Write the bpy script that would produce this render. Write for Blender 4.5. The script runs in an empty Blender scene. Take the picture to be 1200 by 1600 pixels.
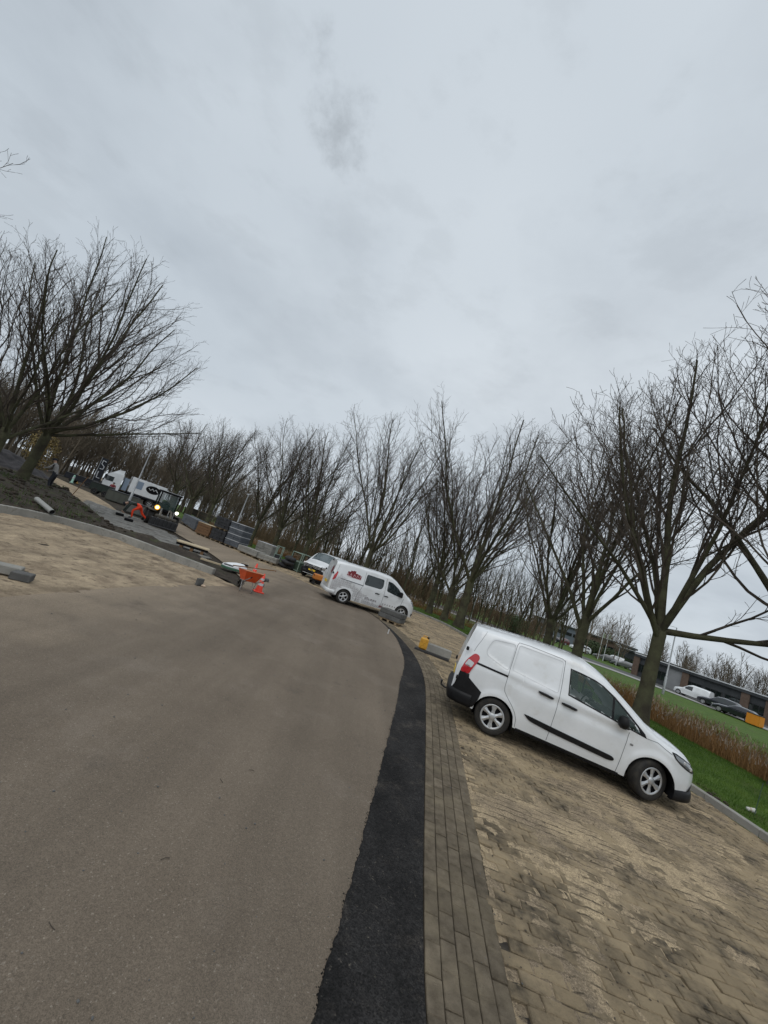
import bpy, math, random
import numpy as np
from mathutils import Vector, Matrix
from mathutils.geometry import delaunay_2d_cdt, tessellate_polygon

# ---------------------------------------------------------------- camera, world, sun, exposure
scn = bpy.context.scene
col = scn.collection
FPX, ROLL, PITCH, CAMH = 600.0, math.radians(18.9), math.radians(8.3), 2.1
cam_d = bpy.data.cameras.new('camera')
cam = bpy.data.objects.new('camera', cam_d); col.objects.link(cam)
_U = Vector((0, -math.sin(PITCH), math.cos(PITCH)))
_F = Vector((0, math.cos(PITCH), math.sin(PITCH)))
_R = Vector((math.cos(ROLL), 0, 0)) + math.sin(ROLL) * _U
_V = Vector((-math.sin(ROLL), 0, 0)) + math.cos(ROLL) * _U
cam.matrix_world = Matrix(((_R.x, _V.x, -_F.x, 0), (_R.y, _V.y, -_F.y, 0), (_R.z, _V.z, -_F.z, CAMH), (0, 0, 0, 1)))
cam_d.sensor_fit = 'VERTICAL'; cam_d.sensor_height = 36; cam_d.sensor_width = 27
cam_d.lens = 36 * FPX / 1600
cam_d.clip_end = 3000; cam_d.clip_start = 0.05
scn.camera = cam

world = bpy.data.worlds.new('World'); scn.world = world; world.use_nodes = True
SUN_EL, SUN_AZ = math.radians(60), math.radians(200)      # azimuth clockwise from +Y
def build_world():
    nt = world.node_tree; nt.nodes.clear(); N = nt.nodes.new; L = nt.links.new
    out = N('ShaderNodeOutputWorld')
    sky = N('ShaderNodeTexSky'); sky.sky_type = 'NISHITA'; sky.sun_disc = False
    sky.sun_elevation = SUN_EL; sky.sun_rotation = SUN_AZ; sky.air_density = 1.0; sky.dust_density = 4.0
    bg1 = N('ShaderNodeBackground'); bg1.inputs[1].default_value = 0.05; L(sky.outputs[0], bg1.inputs[0])
    tc = N('ShaderNodeTexCoord')
    sep = N('ShaderNodeSeparateXYZ'); L(tc.outputs['Generated'], sep.inputs[0])
    # project the direction on a cloud deck so clouds shrink towards the horizon
    mz = N('ShaderNodeMath'); mz.operation = 'MAXIMUM'; L(sep.outputs[2], mz.inputs[0]); mz.inputs[1].default_value = 0.0
    az = N('ShaderNodeMath'); az.operation = 'ADD'; L(mz.outputs[0], az.inputs[0]); az.inputs[1].default_value = 0.22
    dx = N('ShaderNodeMath'); dx.operation = 'DIVIDE'; L(sep.outputs[0], dx.inputs[0]); L(az.outputs[0], dx.inputs[1])
    dy = N('ShaderNodeMath'); dy.operation = 'DIVIDE'; L(sep.outputs[1], dy.inputs[0]); L(az.outputs[0], dy.inputs[1])
    cmb = N('ShaderNodeCombineXYZ'); L(dx.outputs[0], cmb.inputs[0]); L(dy.outputs[0], cmb.inputs[1])
    def noise(scale, detail, rough, off):
        mp = N('ShaderNodeMapping'); mp.inputs['Location'].default_value = off; L(cmb.outputs[0], mp.inputs[0])
        n = N('ShaderNodeTexNoise'); n.inputs['Scale'].default_value = scale; n.inputs['Detail'].default_value = detail
        n.inputs['Roughness'].default_value = rough; L(mp.outputs[0], n.inputs['Vector']); return n
    n1 = noise(0.55, 4, 0.45, (3.1, 1.7, 0)); n2 = noise(1.6, 6, 0.55, (7.3, 2.2, 0))
    r1 = N('ShaderNodeValToRGB'); e = r1.color_ramp.elements
    e[0].position = 0.30; e[0].color = (0.520, 0.583, 0.645, 1); e[1].position = 0.68; e[1].color = (0.690, 0.748, 0.800, 1)
    L(n1.outputs[0], r1.inputs[0])
    r2 = N('ShaderNodeValToRGB'); e = r2.color_ramp.elements          # small grey scraps of lower cloud
    e[0].position = 0.34; e[0].color = (0.83, 0.835, 0.845, 1); e[1].position = 0.53; e[1].color = (1, 1, 1, 1)
    L(n2.outputs[0], r2.inputs[0])
    mul = N('ShaderNodeMix'); mul.data_type = 'RGBA'; mul.blend_type = 'MULTIPLY'; mul.inputs[0].default_value = 0.75
    L(r1.outputs[0], mul.inputs[6]); L(r2.outputs[0], mul.inputs[7])
    # the one darker scrap of cloud hanging overhead
    sub = N('ShaderNodeVectorMath'); sub.operation = 'DISTANCE'; L(tc.outputs['Generated'], sub.inputs[0]); sub.inputs[1].default_value = CLOUD_AT
    wob = noise(4.5, 7, 0.65, (0, 0, 4)); 
    wm = N('ShaderNodeMath'); wm.operation = 'MULTIPLY_ADD'; wob.inputs['Scale'].default_value = 9.0; mpw = N('ShaderNodeMapping'); mpw.inputs['Location'].default_value = (4.2, 0.7, 2.1); L(tc.outputs['Generated'], mpw.inputs[0]); L(mpw.outputs[0], wob.inputs['Vector']); L(wob.outputs[0], wm.inputs[0]); wm.inputs[1].default_value = 0.24; L(sub.outputs['Value'], wm.inputs[2])
    mr = N('ShaderNodeMapRange'); mr.interpolation_type = 'SMOOTHSTEP'; mr.inputs['From Min'].default_value = 0.12; mr.inputs['From Max'].default_value = 0.21
    mr.inputs['To Min'].default_value = 0.68; mr.inputs['To Max'].default_value = 1.0; L(wm.outputs[0], mr.inputs['Value'])
    sc = N('ShaderNodeTexNoise'); sc.inputs['Scale'].default_value = 5.5; sc.inputs['Detail'].default_value = 7; sc.inputs['Roughness'].default_value = 0.6; mp3 = N('ShaderNodeMapping'); mp3.inputs['Scale'].default_value = (1, 1, 2.2); mp3.inputs['Location'].default_value = (0.3, 1.9, 0.4)
    L(tc.outputs['Generated'], mp3.inputs[0]); L(mp3.outputs[0], sc.inputs['Vector'])
    m3 = N('ShaderNodeMapRange'); m3.interpolation_type = 'SMOOTHSTEP'; m3.inputs['From Min'].default_value = 0.34; m3.inputs['From Max'].default_value = 0.50; m3.inputs['To Min'].default_value = 0.945; L(sc.outputs[0], m3.inputs['Value'])
    pr_ = N('ShaderNodeMath'); pr_.operation = 'MULTIPLY'; L(mr.outputs[0], pr_.inputs[0]); L(m3.outputs[0], pr_.inputs[1])
    mul2 = N('ShaderNodeVectorMath'); mul2.operation = 'SCALE'; L(mul.outputs[2], mul2.inputs[0]); L(pr_.outputs[0], mul2.inputs['Scale'])
    bg2 = N('ShaderNodeBackground'); bg2.inputs[1].default_value = 1.06; L(mul2.outputs[0], bg2.inputs[0])
    mx = N('ShaderNodeMixShader'); mx.inputs[0].default_value = 0.93
    L(bg1.outputs[0], mx.inputs[1]); L(bg2.outputs[0], mx.inputs[2]); L(mx.outputs[0], out.inputs[0])
def ray(u, v):
    d = _F + _R * ((u - 600) / FPX) + _V * ((800 - v) / FPX)
    return d.normalized()
_d = ray(528, 188)
CLOUD_AT = tuple(_d)
build_world()
sun_d = bpy.data.lights.new('sun', 'SUN'); sun_d.energy = 1.1; sun_d.angle = math.radians(60); sun_d.color = (1.0, 0.97, 0.93)
sun = bpy.data.objects.new('sun', sun_d); col.objects.link(sun)
_s = Vector((math.sin(SUN_AZ) * math.cos(SUN_EL), math.cos(SUN_AZ) * math.cos(SUN_EL), math.sin(SUN_EL)))
sun.rotation_euler = _s.to_track_quat('Z', 'Y').to_euler()
scn.view_settings.view_transform = 'Standard'; scn.view_settings.look = 'None'
scn.view_settings.exposure = 0.0; scn.view_settings.gamma = 1.0; scn.view_settings.use_curve_mapping = False
scn.render.engine = 'CYCLES'; scn.cycles.max_bounces = 6; scn.cycles.diffuse_bounces = 3

rng = np.random.default_rng(7); random.seed(7)

def at(u, v, z=0.0):                    # point of the horizontal plane z that the photograph shows at pixel (u, v)
    d = ray(u, v); t = (z - CAMH) / d.z
    return (d.x * t, d.y * t)

# ---------------------------------------------------------------- materials
MATS = {}
def mat(name, c, rough=0.6, metal=0.0, c2=None, scale=4.0, detail=4.0, lo=0.35, hi=0.65, bump=0.0, bscale=40.0, spec=0.5, coat=0.0,
        coords='Object', emit=None, alpha=None, trans=0.0, rand=0.0, dirt=None):
    if name in MATS: return MATS[name]
    m = bpy.data.materials.new(name); m.use_nodes = True; nt = m.node_tree; N = nt.nodes.new; L = nt.links.new
    b = nt.nodes['Principled BSDF']
    b.inputs['Roughness'].default_value = rough; b.inputs['Metallic'].default_value = metal
    b.inputs['Specular IOR Level'].default_value = spec; b.inputs['Coat Weight'].default_value = coat; b.inputs['Coat Roughness'].default_value = 0.08
    b.inputs['Base Color'].default_value = (*c, 1)
    if trans: b.inputs['Transmission Weight'].default_value = trans
    if alpha is not None: b.inputs['Alpha'].default_value = alpha
    if emit: b.inputs['Emission Color'].default_value = (*emit[0], 1); b.inputs['Emission Strength'].default_value = emit[1]
    if coords == 'World':
        g = N('ShaderNodeNewGeometry'); src = g.outputs['Position']
    else:
        tc = N('ShaderNodeTexCoord'); src = tc.outputs[coords]
    last = None
    if c2 is not None:
        n = N('ShaderNodeTexNoise'); n.inputs['Scale'].default_value = scale; n.inputs['Detail'].default_value = detail; n.inputs['Roughness'].default_value = 0.6
        L(src, n.inputs['Vector'])
        r = N('ShaderNodeValToRGB'); e = r.color_ramp.elements
        e[0].position = lo; e[0].color = (*c, 1); e[1].position = hi; e[1].color = (*c2, 1)
        L(n.outputs[0], r.inputs[0]); last = r.outputs[0]
    if dirt is not None:                # (colour, scale, lo, hi)
        n = N('ShaderNodeTexNoise'); n.inputs['Scale'].default_value = dirt[1]; n.inputs['Detail'].default_value = 6; n.inputs['Roughness'].default_value = 0.65
        L(src, n.inputs['Vector'])
        mr = N('ShaderNodeMapRange'); mr.inputs['From Min'].default_value = dirt[2]; mr.inputs['From Max'].default_value = dirt[3]; L(n.outputs[0], mr.inputs['Value'])
        mx = N('ShaderNodeMix'); mx.data_type = 'RGBA'; L(mr.outputs[0], mx.inputs[0])
        if last is not None: L(last, mx.inputs[6])
        else: mx.inputs[6].default_value = (*c, 1)
        mx.inputs[7].default_value = (*dirt[0], 1); last = mx.outputs[2]
    if rand:
        oi = N('ShaderNodeObjectInfo'); mr = N('ShaderNodeMapRange'); L(oi.outputs['Random'], mr.inputs['Value'])
        mr.inputs['To Min'].default_value = 1 - rand; mr.inputs['To Max'].default_value = 1 + rand
        vm = N('ShaderNodeVectorMath'); vm.operation = 'SCALE'
        if last is not None: L(last, vm.inputs[0])
        else: vm.inputs[0].default_value = c
        L(mr.outputs[0], vm.inputs['Scale']); last = vm.outputs[0]
    if last is not None: L(last, b.inputs['Base Color'])
    if bump:
        n = N('ShaderNodeTexNoise'); n.inputs['Scale'].default_value = bscale; n.inputs['Detail'].default_value = 5; n.inputs['Roughness'].default_value = 0.7
        L(src, n.inputs['Vector'])
        bp = N('ShaderNodeBump'); bp.inputs['Strength'].default_value = bump; bp.inputs['Distance'].default_value = 0.02
        L(n.outputs[0], bp.inputs['Height']); L(bp.outputs[0], b.inputs['Normal'])
    MATS[name] = m
    return m

def layered_ground(name, stops, rough, speck, grain, bump, spec=0.4, dust=None, streak=None, dusty=False, rows=None):
    """ground material in world metres: a wide noise ramp x fine specks; dust=(colour, scale, lo, hi)"""
    m = bpy.data.materials.new(name); m.use_nodes = True; nt = m.node_tree; N = nt.nodes.new; L = nt.links.new
    b = nt.nodes['Principled BSDF']; b.inputs['Roughness'].default_value = rough; b.inputs['Specular IOR Level'].default_value = spec
    g = N('ShaderNodeNewGeometry'); P = g.outputs['Position']
    def noise(s, d, r=0.6, vec=None):
        n = N('ShaderNodeTexNoise'); n.inputs['Scale'].default_value = s; n.inputs['Detail'].default_value = d; n.inputs['Roughness'].default_value = r
        L(vec if vec is not None else P, n.inputs['Vector']); return n.outputs[0]
    r = N('ShaderNodeValToRGB'); els = r.color_ramp.elements
    while len(els) < len(stops): els.new(0.5)
    for e, (p, c) in zip(els, stops): e.position = p; e.color = (*c, 1)
    L(noise(stops_scale(name), 6), r.inputs[0]); last = r.outputs[0]
    if dust:
        for (dc, ds, dl, dh) in (dust if isinstance(dust, list) else [dust]):
            mr = N('ShaderNodeMapRange'); mr.inputs['From Min'].default_value = dl; mr.inputs['From Max'].default_value = dh; L(noise(ds, 7, 0.65), mr.inputs['Value'])
            mx = N('ShaderNodeMix'); mx.data_type = 'RGBA'; L(mr.outputs[0], mx.inputs[0]); L(last, mx.inputs[6]); mx.inputs[7].default_value = (*dc, 1); last = mx.outputs[2]
    if dusty:                             # sand carried from the bed at the left onto the carriageway, fading across it
        sx = N('ShaderNodeSeparateXYZ'); L(P, sx.inputs[0]); nn = noise(1.1, 6, 0.65)
        a = N('ShaderNodeMath'); a.operation = 'MULTIPLY_ADD'; L(nn, a.inputs[0]); a.inputs[1].default_value = 4.2; L(sx.outputs[0], a.inputs[2])
        mr = N('ShaderNodeMapRange'); mr.interpolation_type = 'SMOOTHSTEP'; mr.inputs['From Min'].default_value = -0.6; mr.inputs['From Max'].default_value = -3.2; mr.inputs['To Max'].default_value = 0.85; L(a.outputs[0], mr.inputs['Value'])
        mx = N('ShaderNodeMix'); mx.data_type = 'RGBA'; L(mr.outputs[0], mx.inputs[0]); L(last, mx.inputs[6]); mx.inputs[7].default_value = (0.255, 0.205, 0.150, 1); last = mx.outputs[2]
        n9 = noise(2.6, 5, 0.6); lt = N('ShaderNodeTexVoronoi'); lt.inputs['Scale'].default_value = 130; L(P, lt.inputs['Vector'])
        sc_ = N('ShaderNodeSeparateColor'); L(lt.outputs['Color'], sc_.inputs[0]); mr = N('ShaderNodeMapRange'); mr.inputs['From Min'].default_value = 0.965; mr.inputs['From Max'].default_value = 0.99; mr.inputs['To Max'].default_value = 0.5; L(sc_.outputs[1], mr.inputs['Value'])
        mx = N('ShaderNodeMix'); mx.data_type = 'RGBA'; L(mr.outputs[0], mx.inputs[0]); L(last, mx.inputs[6]); mx.inputs[7].default_value = (0.30, 0.26, 0.21, 1); last = mx.outputs[2]
    if rows:                              # damp joint lines of the bricks under a thin skin of sand: (angle, pitch, phase)
        A_, pitch, ph = rows
        dt = N('ShaderNodeVectorMath'); dt.operation = 'DOT_PRODUCT'; L(P, dt.inputs[0]); dt.inputs[1].default_value = (-math.sin(A_), math.cos(A_), 0)
        ad = N('ShaderNodeMath'); ad.operation = 'MULTIPLY_ADD'; L(noise(7, 3), ad.inputs[0]); ad.inputs[1].default_value = 0.03; L(dt.outputs['Value'], ad.inputs[2])
        q = N('ShaderNodeMath'); q.operation = 'MULTIPLY_ADD'; L(ad.outputs[0], q.inputs[0]); q.inputs[1].default_value = 1 / pitch; q.inputs[2].default_value = ph / pitch
        fr = N('ShaderNodeMath'); fr.operation = 'PINGPONG'; L(q.outputs[0], fr.inputs[0]); fr.inputs[1].default_value = 0.5
        mr = N('ShaderNodeMapRange'); mr.inputs['From Min'].default_value = 0.13; mr.inputs['From Max'].default_value = 0.03; L(fr.outputs[0], mr.inputs['Value'])
        mk = N('ShaderNodeMapRange'); mk.inputs['From Min'].default_value = 0.43; mk.inputs['From Max'].default_value = 0.56; L(noise(2.7, 5, 0.7), mk.inputs['Value'])
        mu = N('ShaderNodeMath'); mu.operation = 'MULTIPLY'; L(mr.outputs[0], mu.inputs[0]); L(mk.outputs[0], mu.inputs[1])
        mx = N('ShaderNodeMix'); mx.data_type = 'RGBA'; L(mu.outputs[0], mx.inputs[0]); L(last, mx.inputs[6]); mx.inputs[7].default_value = (0.085, 0.068, 0.048, 1); last = mx.outputs[2]
    if streak:                            # stretched noise: tyre tracks along the road
        (sc, ang, stretch, amt) = streak
        mp = N('ShaderNodeMapping'); mp.inputs['Rotation'].default_value = (0, 0, ang); mp.inputs['Scale'].default_value = (1, 1 / stretch, 1); L(P, mp.inputs[0])
        nn = noise(sc, 4, 0.6, mp.outputs[0])
        mr = N('ShaderNodeMapRange'); mr.inputs['From Min'].default_value = 0.3; mr.inputs['From Max'].default_value = 0.7
        mr.inputs['To Min'].default_value = 1 - amt; mr.inputs['To Max'].default_value = 1 + amt; L(nn, mr.inputs['Value'])
        vm = N('ShaderNodeVectorMath'); vm.operation = 'SCALE'; L(last, vm.inputs[0]); L(mr.outputs[0], vm.inputs['Scale']); last = vm.outputs[0]
    for (fs, amt) in speck:
        vo = N('ShaderNodeTexVoronoi'); vo.inputs['Scale'].default_value = fs; L(P, vo.inputs['Vector'])
        sp = N('ShaderNodeSeparateColor'); L(vo.outputs['Color'], sp.inputs[0])
        mr = N('ShaderNodeMapRange'); mr.inputs['To Min'].default_value = 1 - amt; mr.inputs['To Max'].default_value = 1 + amt; L(sp.outputs[0], mr.inputs['Value'])
        vm = N('ShaderNodeVectorMath'); vm.operation = 'SCALE'; L(last, vm.inputs[0]); L(mr.outputs[0], vm.inputs['Scale']); last = vm.outputs[0]
    L(last, b.inputs['Base Color'])
    bp = N('ShaderNodeBump'); bp.inputs['Strength'].default_value = bump; bp.inputs['Distance'].default_value = 0.01
    L(noise(grain, 6, 0.75), bp.inputs['Height']); L(bp.outputs[0], b.inputs['Normal'])
    return m
_SC = {'asphalt': 0.45, 'fresh_asphalt': 1.6, 'bay_sand': 1.2, 'loose_sand': 0.8, 'soil': 2.2, 'grass_ground': 1.3, 'lowland': 0.25}
def stops_scale(n): return _SC.get(n, 1.0)

M_ASPHALT = layered_ground('asphalt', [(0.3, (0.136, 0.109, 0.082)), (0.7, (0.180, 0.147, 0.112))], 0.85, [(260, 0.26), (120, 0.12)], 200, 0.6, 0.25,
                           [((0.21, 0.175, 0.14), 0.7, 0.54, 0.78), ((0.085, 0.070, 0.056), 1.1, 0.60, 0.82), ((0.075, 0.065, 0.055), 6.0, 0.68, 0.76)], (1.3, 0.06, 12, 0.16), dusty=True)
M_FRESH = layered_ground('fresh_asphalt', [(0.3, (0.010, 0.0095, 0.0095)), (0.65, (0.028, 0.0265, 0.026))], 0.8, [(130, 0.6), (45, 0.3)], 90, 1.0, 0.2,
                         [((0.060, 0.052, 0.044), 2.0, 0.54, 0.74), ((0.11, 0.097, 0.08), 34.0, 0.61, 0.74)], (3.0, 0.1, 5, 0.3))
M_BAYSAND = layered_ground('bay_sand', [(0.36, (0.24, 0.190, 0.132)), (0.60, (0.41, 0.322, 0.208))], 0.95, [(200, 0.30), (70, 0.22)], 60, 1.0, 0.15,
                           [((0.16, 0.130, 0.095), 2.2, 0.50, 0.70), ((0.085, 0.072, 0.056), 9.0, 0.58, 0.72)], rows=(-0.10, 0.1075, 3.05375))
M_SAND = layered_ground('loose_sand', [(0.3, (0.27, 0.215, 0.150)), (0.7, (0.39, 0.312, 0.215))], 0.95, [(60, 0.12)], 25, 1.0, 0.15,
                        [((0.17, 0.132, 0.094), 1.3, 0.46, 0.66), ((0.10, 0.077, 0.056), 5.0, 0.55, 0.70)], (3.0, -0.9, 7, 0.25))
M_SOIL = layered_ground('soil', [(0.3, (0.022, 0.018, 0.014)), (0.7, (0.060, 0.048, 0.036))], 0.95, [(20, 0.3)], 14, 1.0, 0.2, ((0.055, 0.07, 0.025), 1.4, 0.56, 0.72))
M_LAWN = layered_ground('grass_ground', [(0.3, (0.045, 0.085, 0.014)), (0.7, (0.090, 0.150, 0.026))], 0.9, [(40, 0.2)], 30, 1.0, 0.2, ((0.085, 0.075, 0.035), 0.7, 0.55, 0.75))
M_SLABGROUND = layered_ground('slab_bed', [(0.3, (0.10, 0.095, 0.085)), (0.7, (0.15, 0.14, 0.12))], 0.9, [(30, 0.2)], 40, 0.8, 0.2)
M_BRICK = mat('paving_brick', (0.118, 0.097, 0.070), 0.95, c2=(0.197, 0.164, 0.121), scale=11, coords='World', bump=0.9, bscale=110, spec=0.15, rand=0.18, dirt=((0.27, 0.225, 0.155), 2.4, 0.46, 0.78))
M_BAYBRICK = mat('bay_brick', (0.075, 0.064, 0.050), 0.95, c2=(0.22, 0.178, 0.122), scale=14, coords='World', bump=1.0, bscale=80, spec=0.1, rand=0.14, dirt=((0.35, 0.276, 0.178), 2.0, 0.38, 0.60))
M_JOINT = mat('joint_dirt', (0.018, 0.014, 0.011), 0.95, c2=(0.06, 0.05, 0.037), scale=12, coords='World')
M_CONC = mat('concrete', (0.24, 0.235, 0.215), 0.85, c2=(0.34, 0.33, 0.30), scale=2.5, coords='World', bump=0.4, bscale=60, spec=0.3, rand=0.1, dirt=((0.13, 0.12, 0.10), 5, 0.55, 0.75))
M_CONCD = mat('dark_concrete', (0.085, 0.085, 0.083), 0.85, c2=(0.13, 0.13, 0.125), scale=5, coords='World', bump=0.4, bscale=60, spec=0.3, rand=0.12)
M_SLAB = mat('slab_concrete', (0.14, 0.135, 0.125), 0.85, c2=(0.20, 0.195, 0.18), scale=2.0, coords='World', bump=0.3, bscale=50, spec=0.3, rand=0.16)
M_BARK = mat('bark', (0.050, 0.043, 0.032), 0.95, c2=(0.095, 0.096, 0.055), scale=2.2, coords='Object', bump=1.0, bscale=22, spec=0.15)
M_TWIG = mat('twig_bark', (0.060, 0.049, 0.040), 0.9, c2=(0.100, 0.083, 0.067), scale=1.5, spec=0.15)
M_HAZYWOOD = mat('hazy_wood_bark', (0.105, 0.090, 0.068), 0.9, c2=(0.160, 0.130, 0.095), scale=0.12, coords='World', spec=0.1)  # bark brown, lightened so the colour carries the distance haze
M_HAZYTHICKET = mat('hazy_thicket_bark', (0.085, 0.064, 0.042), 0.9, c2=(0.140, 0.102, 0.062), scale=0.2, coords='World', spec=0.1)  # brush brown, likewise paled in place of haze in the air
M_GRASS = mat('grass_blade', (0.048, 0.105, 0.012), 0.7, c2=(0.105, 0.180, 0.026), scale=1.6, coords='World', spec=0.25, dirt=((0.14, 0.12, 0.05), 0.8, 0.60, 0.80))
M_REED = mat('reed_stem', (0.17, 0.085, 0.030), 0.85, c2=(0.29, 0.165, 0.070), scale=1.2, coords='World', spec=0.2)
M_PLUME = mat('reed_plume', (0.26, 0.20, 0.145), 0.9, c2=(0.38, 0.31, 0.24), scale=3, coords='World', spec=0.1)
M_WHITE = mat('white_paint', (0.78, 0.80, 0.82), 0.25, coat=0.8, spec=0.5, c2=(0.69, 0.71, 0.72), scale=1.6, dirt=((0.58, 0.57, 0.54), 3.5, 0.58, 0.85))
M_BLACKP = mat('black_plastic', (0.007, 0.007, 0.008), 0.5, spec=0.25, c2=(0.012, 0.012, 0.013), scale=9)
M_RUBBER = mat('tyre_rubber', (0.016, 0.016, 0.017), 0.8, spec=0.3, c2=(0.04, 0.036, 0.03), scale=7)
M_DARK = mat('dark_void', (0.006, 0.006, 0.007), 0.8, spec=0.2)
M_GLASS = mat('dark_glass', (0.012, 0.018, 0.018), 0.04, spec=0.8, coat=0.3)
M_HUB = mat('hubcap_silver', (0.50, 0.51, 0.52), 0.35, metal=0.55)
M_REDLENS = mat('red_lens', (0.45, 0.012, 0.02), 0.12, coat=0.8)
M_CLEARLENS = mat('clear_lens', (0.55, 0.55, 0.55), 0.08, coat=0.8, metal=0.3)
M_SEAM = mat('seam_gap', (0.10, 0.11, 0.12), 0.6)
M_STEEL = mat('galvanised_steel', (0.33, 0.34, 0.35), 0.45, metal=0.7, c2=(0.42, 0.43, 0.43), scale=5)
M_DSTEEL = mat('dark_steel', (0.05, 0.05, 0.052), 0.5, metal=0.5)
M_ORANGE = mat('orange_plastic', (0.72, 0.09, 0.012), 0.5, c2=(0.62, 0.075, 0.015), scale=6, dirt=((0.35, 0.16, 0.09), 7, 0.58, 0.75))
M_ORANGEIN = mat('dusty_orange', (0.62, 0.17, 0.085), 0.75, c2=(0.48, 0.25, 0.15), scale=5)
M_CONE = mat('cone_orange', (0.80, 0.055, 0.022), 0.45, c2=(0.70, 0.05, 0.025), scale=7)
M_HIVIS = mat('hivis_orange', (0.85, 0.055, 0.010), 0.7, emit=None)
M_REFL = mat('reflective_band', (0.55, 0.56, 0.57), 0.4)
M_WHITEM = mat('white_plastic', (0.72, 0.74, 0.76), 0.5)
M_YELLOW = mat('yellow_plastic', (0.62, 0.33, 0.03), 0.5, c2=(0.50, 0.25, 0.03), scale=8)
M_PALLET = mat('pallet_wood', (0.20, 0.145, 0.085), 0.85, c2=(0.30, 0.225, 0.14), scale=6, rand=0.1)
M_PLANK = mat('pale_timber', (0.42, 0.34, 0.22), 0.8, c2=(0.50, 0.41, 0.28), scale=5, rand=0.1)
M_BROWNW = mat('brown_timber', (0.14, 0.075, 0.035), 0.85, c2=(0.20, 0.11, 0.05), scale=4)
M_SKIN = mat('skin', (0.45, 0.28, 0.2), 0.6)
M_NAVY = mat('dark_cloth', (0.018, 0.02, 0.026), 0.9)
M_GREYCLOTH = mat('grey_cloth', (0.26, 0.25, 0.24), 0.9)
M_GREENCLOTH = mat('dark_green_cloth', (0.025, 0.035, 0.03), 0.9)
M_REDLOGO = mat('red_print', (0.17, 0.006, 0.012), 0.4)
M_GREYPRINT = mat('grey_print', (0.26, 0.24, 0.25), 0.5)
M_BLUEGREY = mat('blue_grey_paint', (0.22, 0.28, 0.36), 0.4)

# ---------------------------------------------------------------- mesh helpers
def link(name, me, parent=None, material=None):
    o = bpy.data.objects.new(name, me); col.objects.link(o)
    if parent is not None: o.parent = parent
    if material is not None and me is not None and not me.materials: me.materials.append(material)
    return o
def empty(name, loc, rz=0.0, pitch=0.0):
    o = bpy.data.objects.new(name, None); o.empty_display_size = 0.2; col.objects.link(o)
    o.location = loc; o.rotation_euler = (0, -pitch, rz); return o
def tag(o, label=None, cat=None, group=None, kind=None):
    if label: o['label'] = label
    if cat: o['category'] = cat
    if group: o['group'] = group
    if kind: o['kind'] = kind
    return o
def np_mesh(name, V, F, material=None, smooth=False):
    """V (n,3); F (m,k) one face size"""
    me = bpy.data.meshes.new(name); V = np.asarray(V, np.float32); F = np.asarray(F, np.int32)
    me.vertices.add(len(V)); me.vertices.foreach_set('co', V.ravel())
    k = F.shape[1]; me.loops.add(F.size); me.loops.foreach_set('vertex_index', F.ravel())
    me.polygons.add(len(F)); me.polygons.foreach_set('loop_start', np.arange(0, F.size, k, dtype=np.int32))
    me.polygons.foreach_set('use_smooth', np.full(len(F), smooth, dtype=bool))
    me.update(calc_edges=True); me.validate()
    if material: me.materials.append(material)
    return me
def copy_tree(o, parent=None):
    c = o.copy(); col.objects.link(c)
    if parent is not None: c.parent = parent
    for ch in list(o.children): copy_tree(ch, c)
    return c

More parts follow.
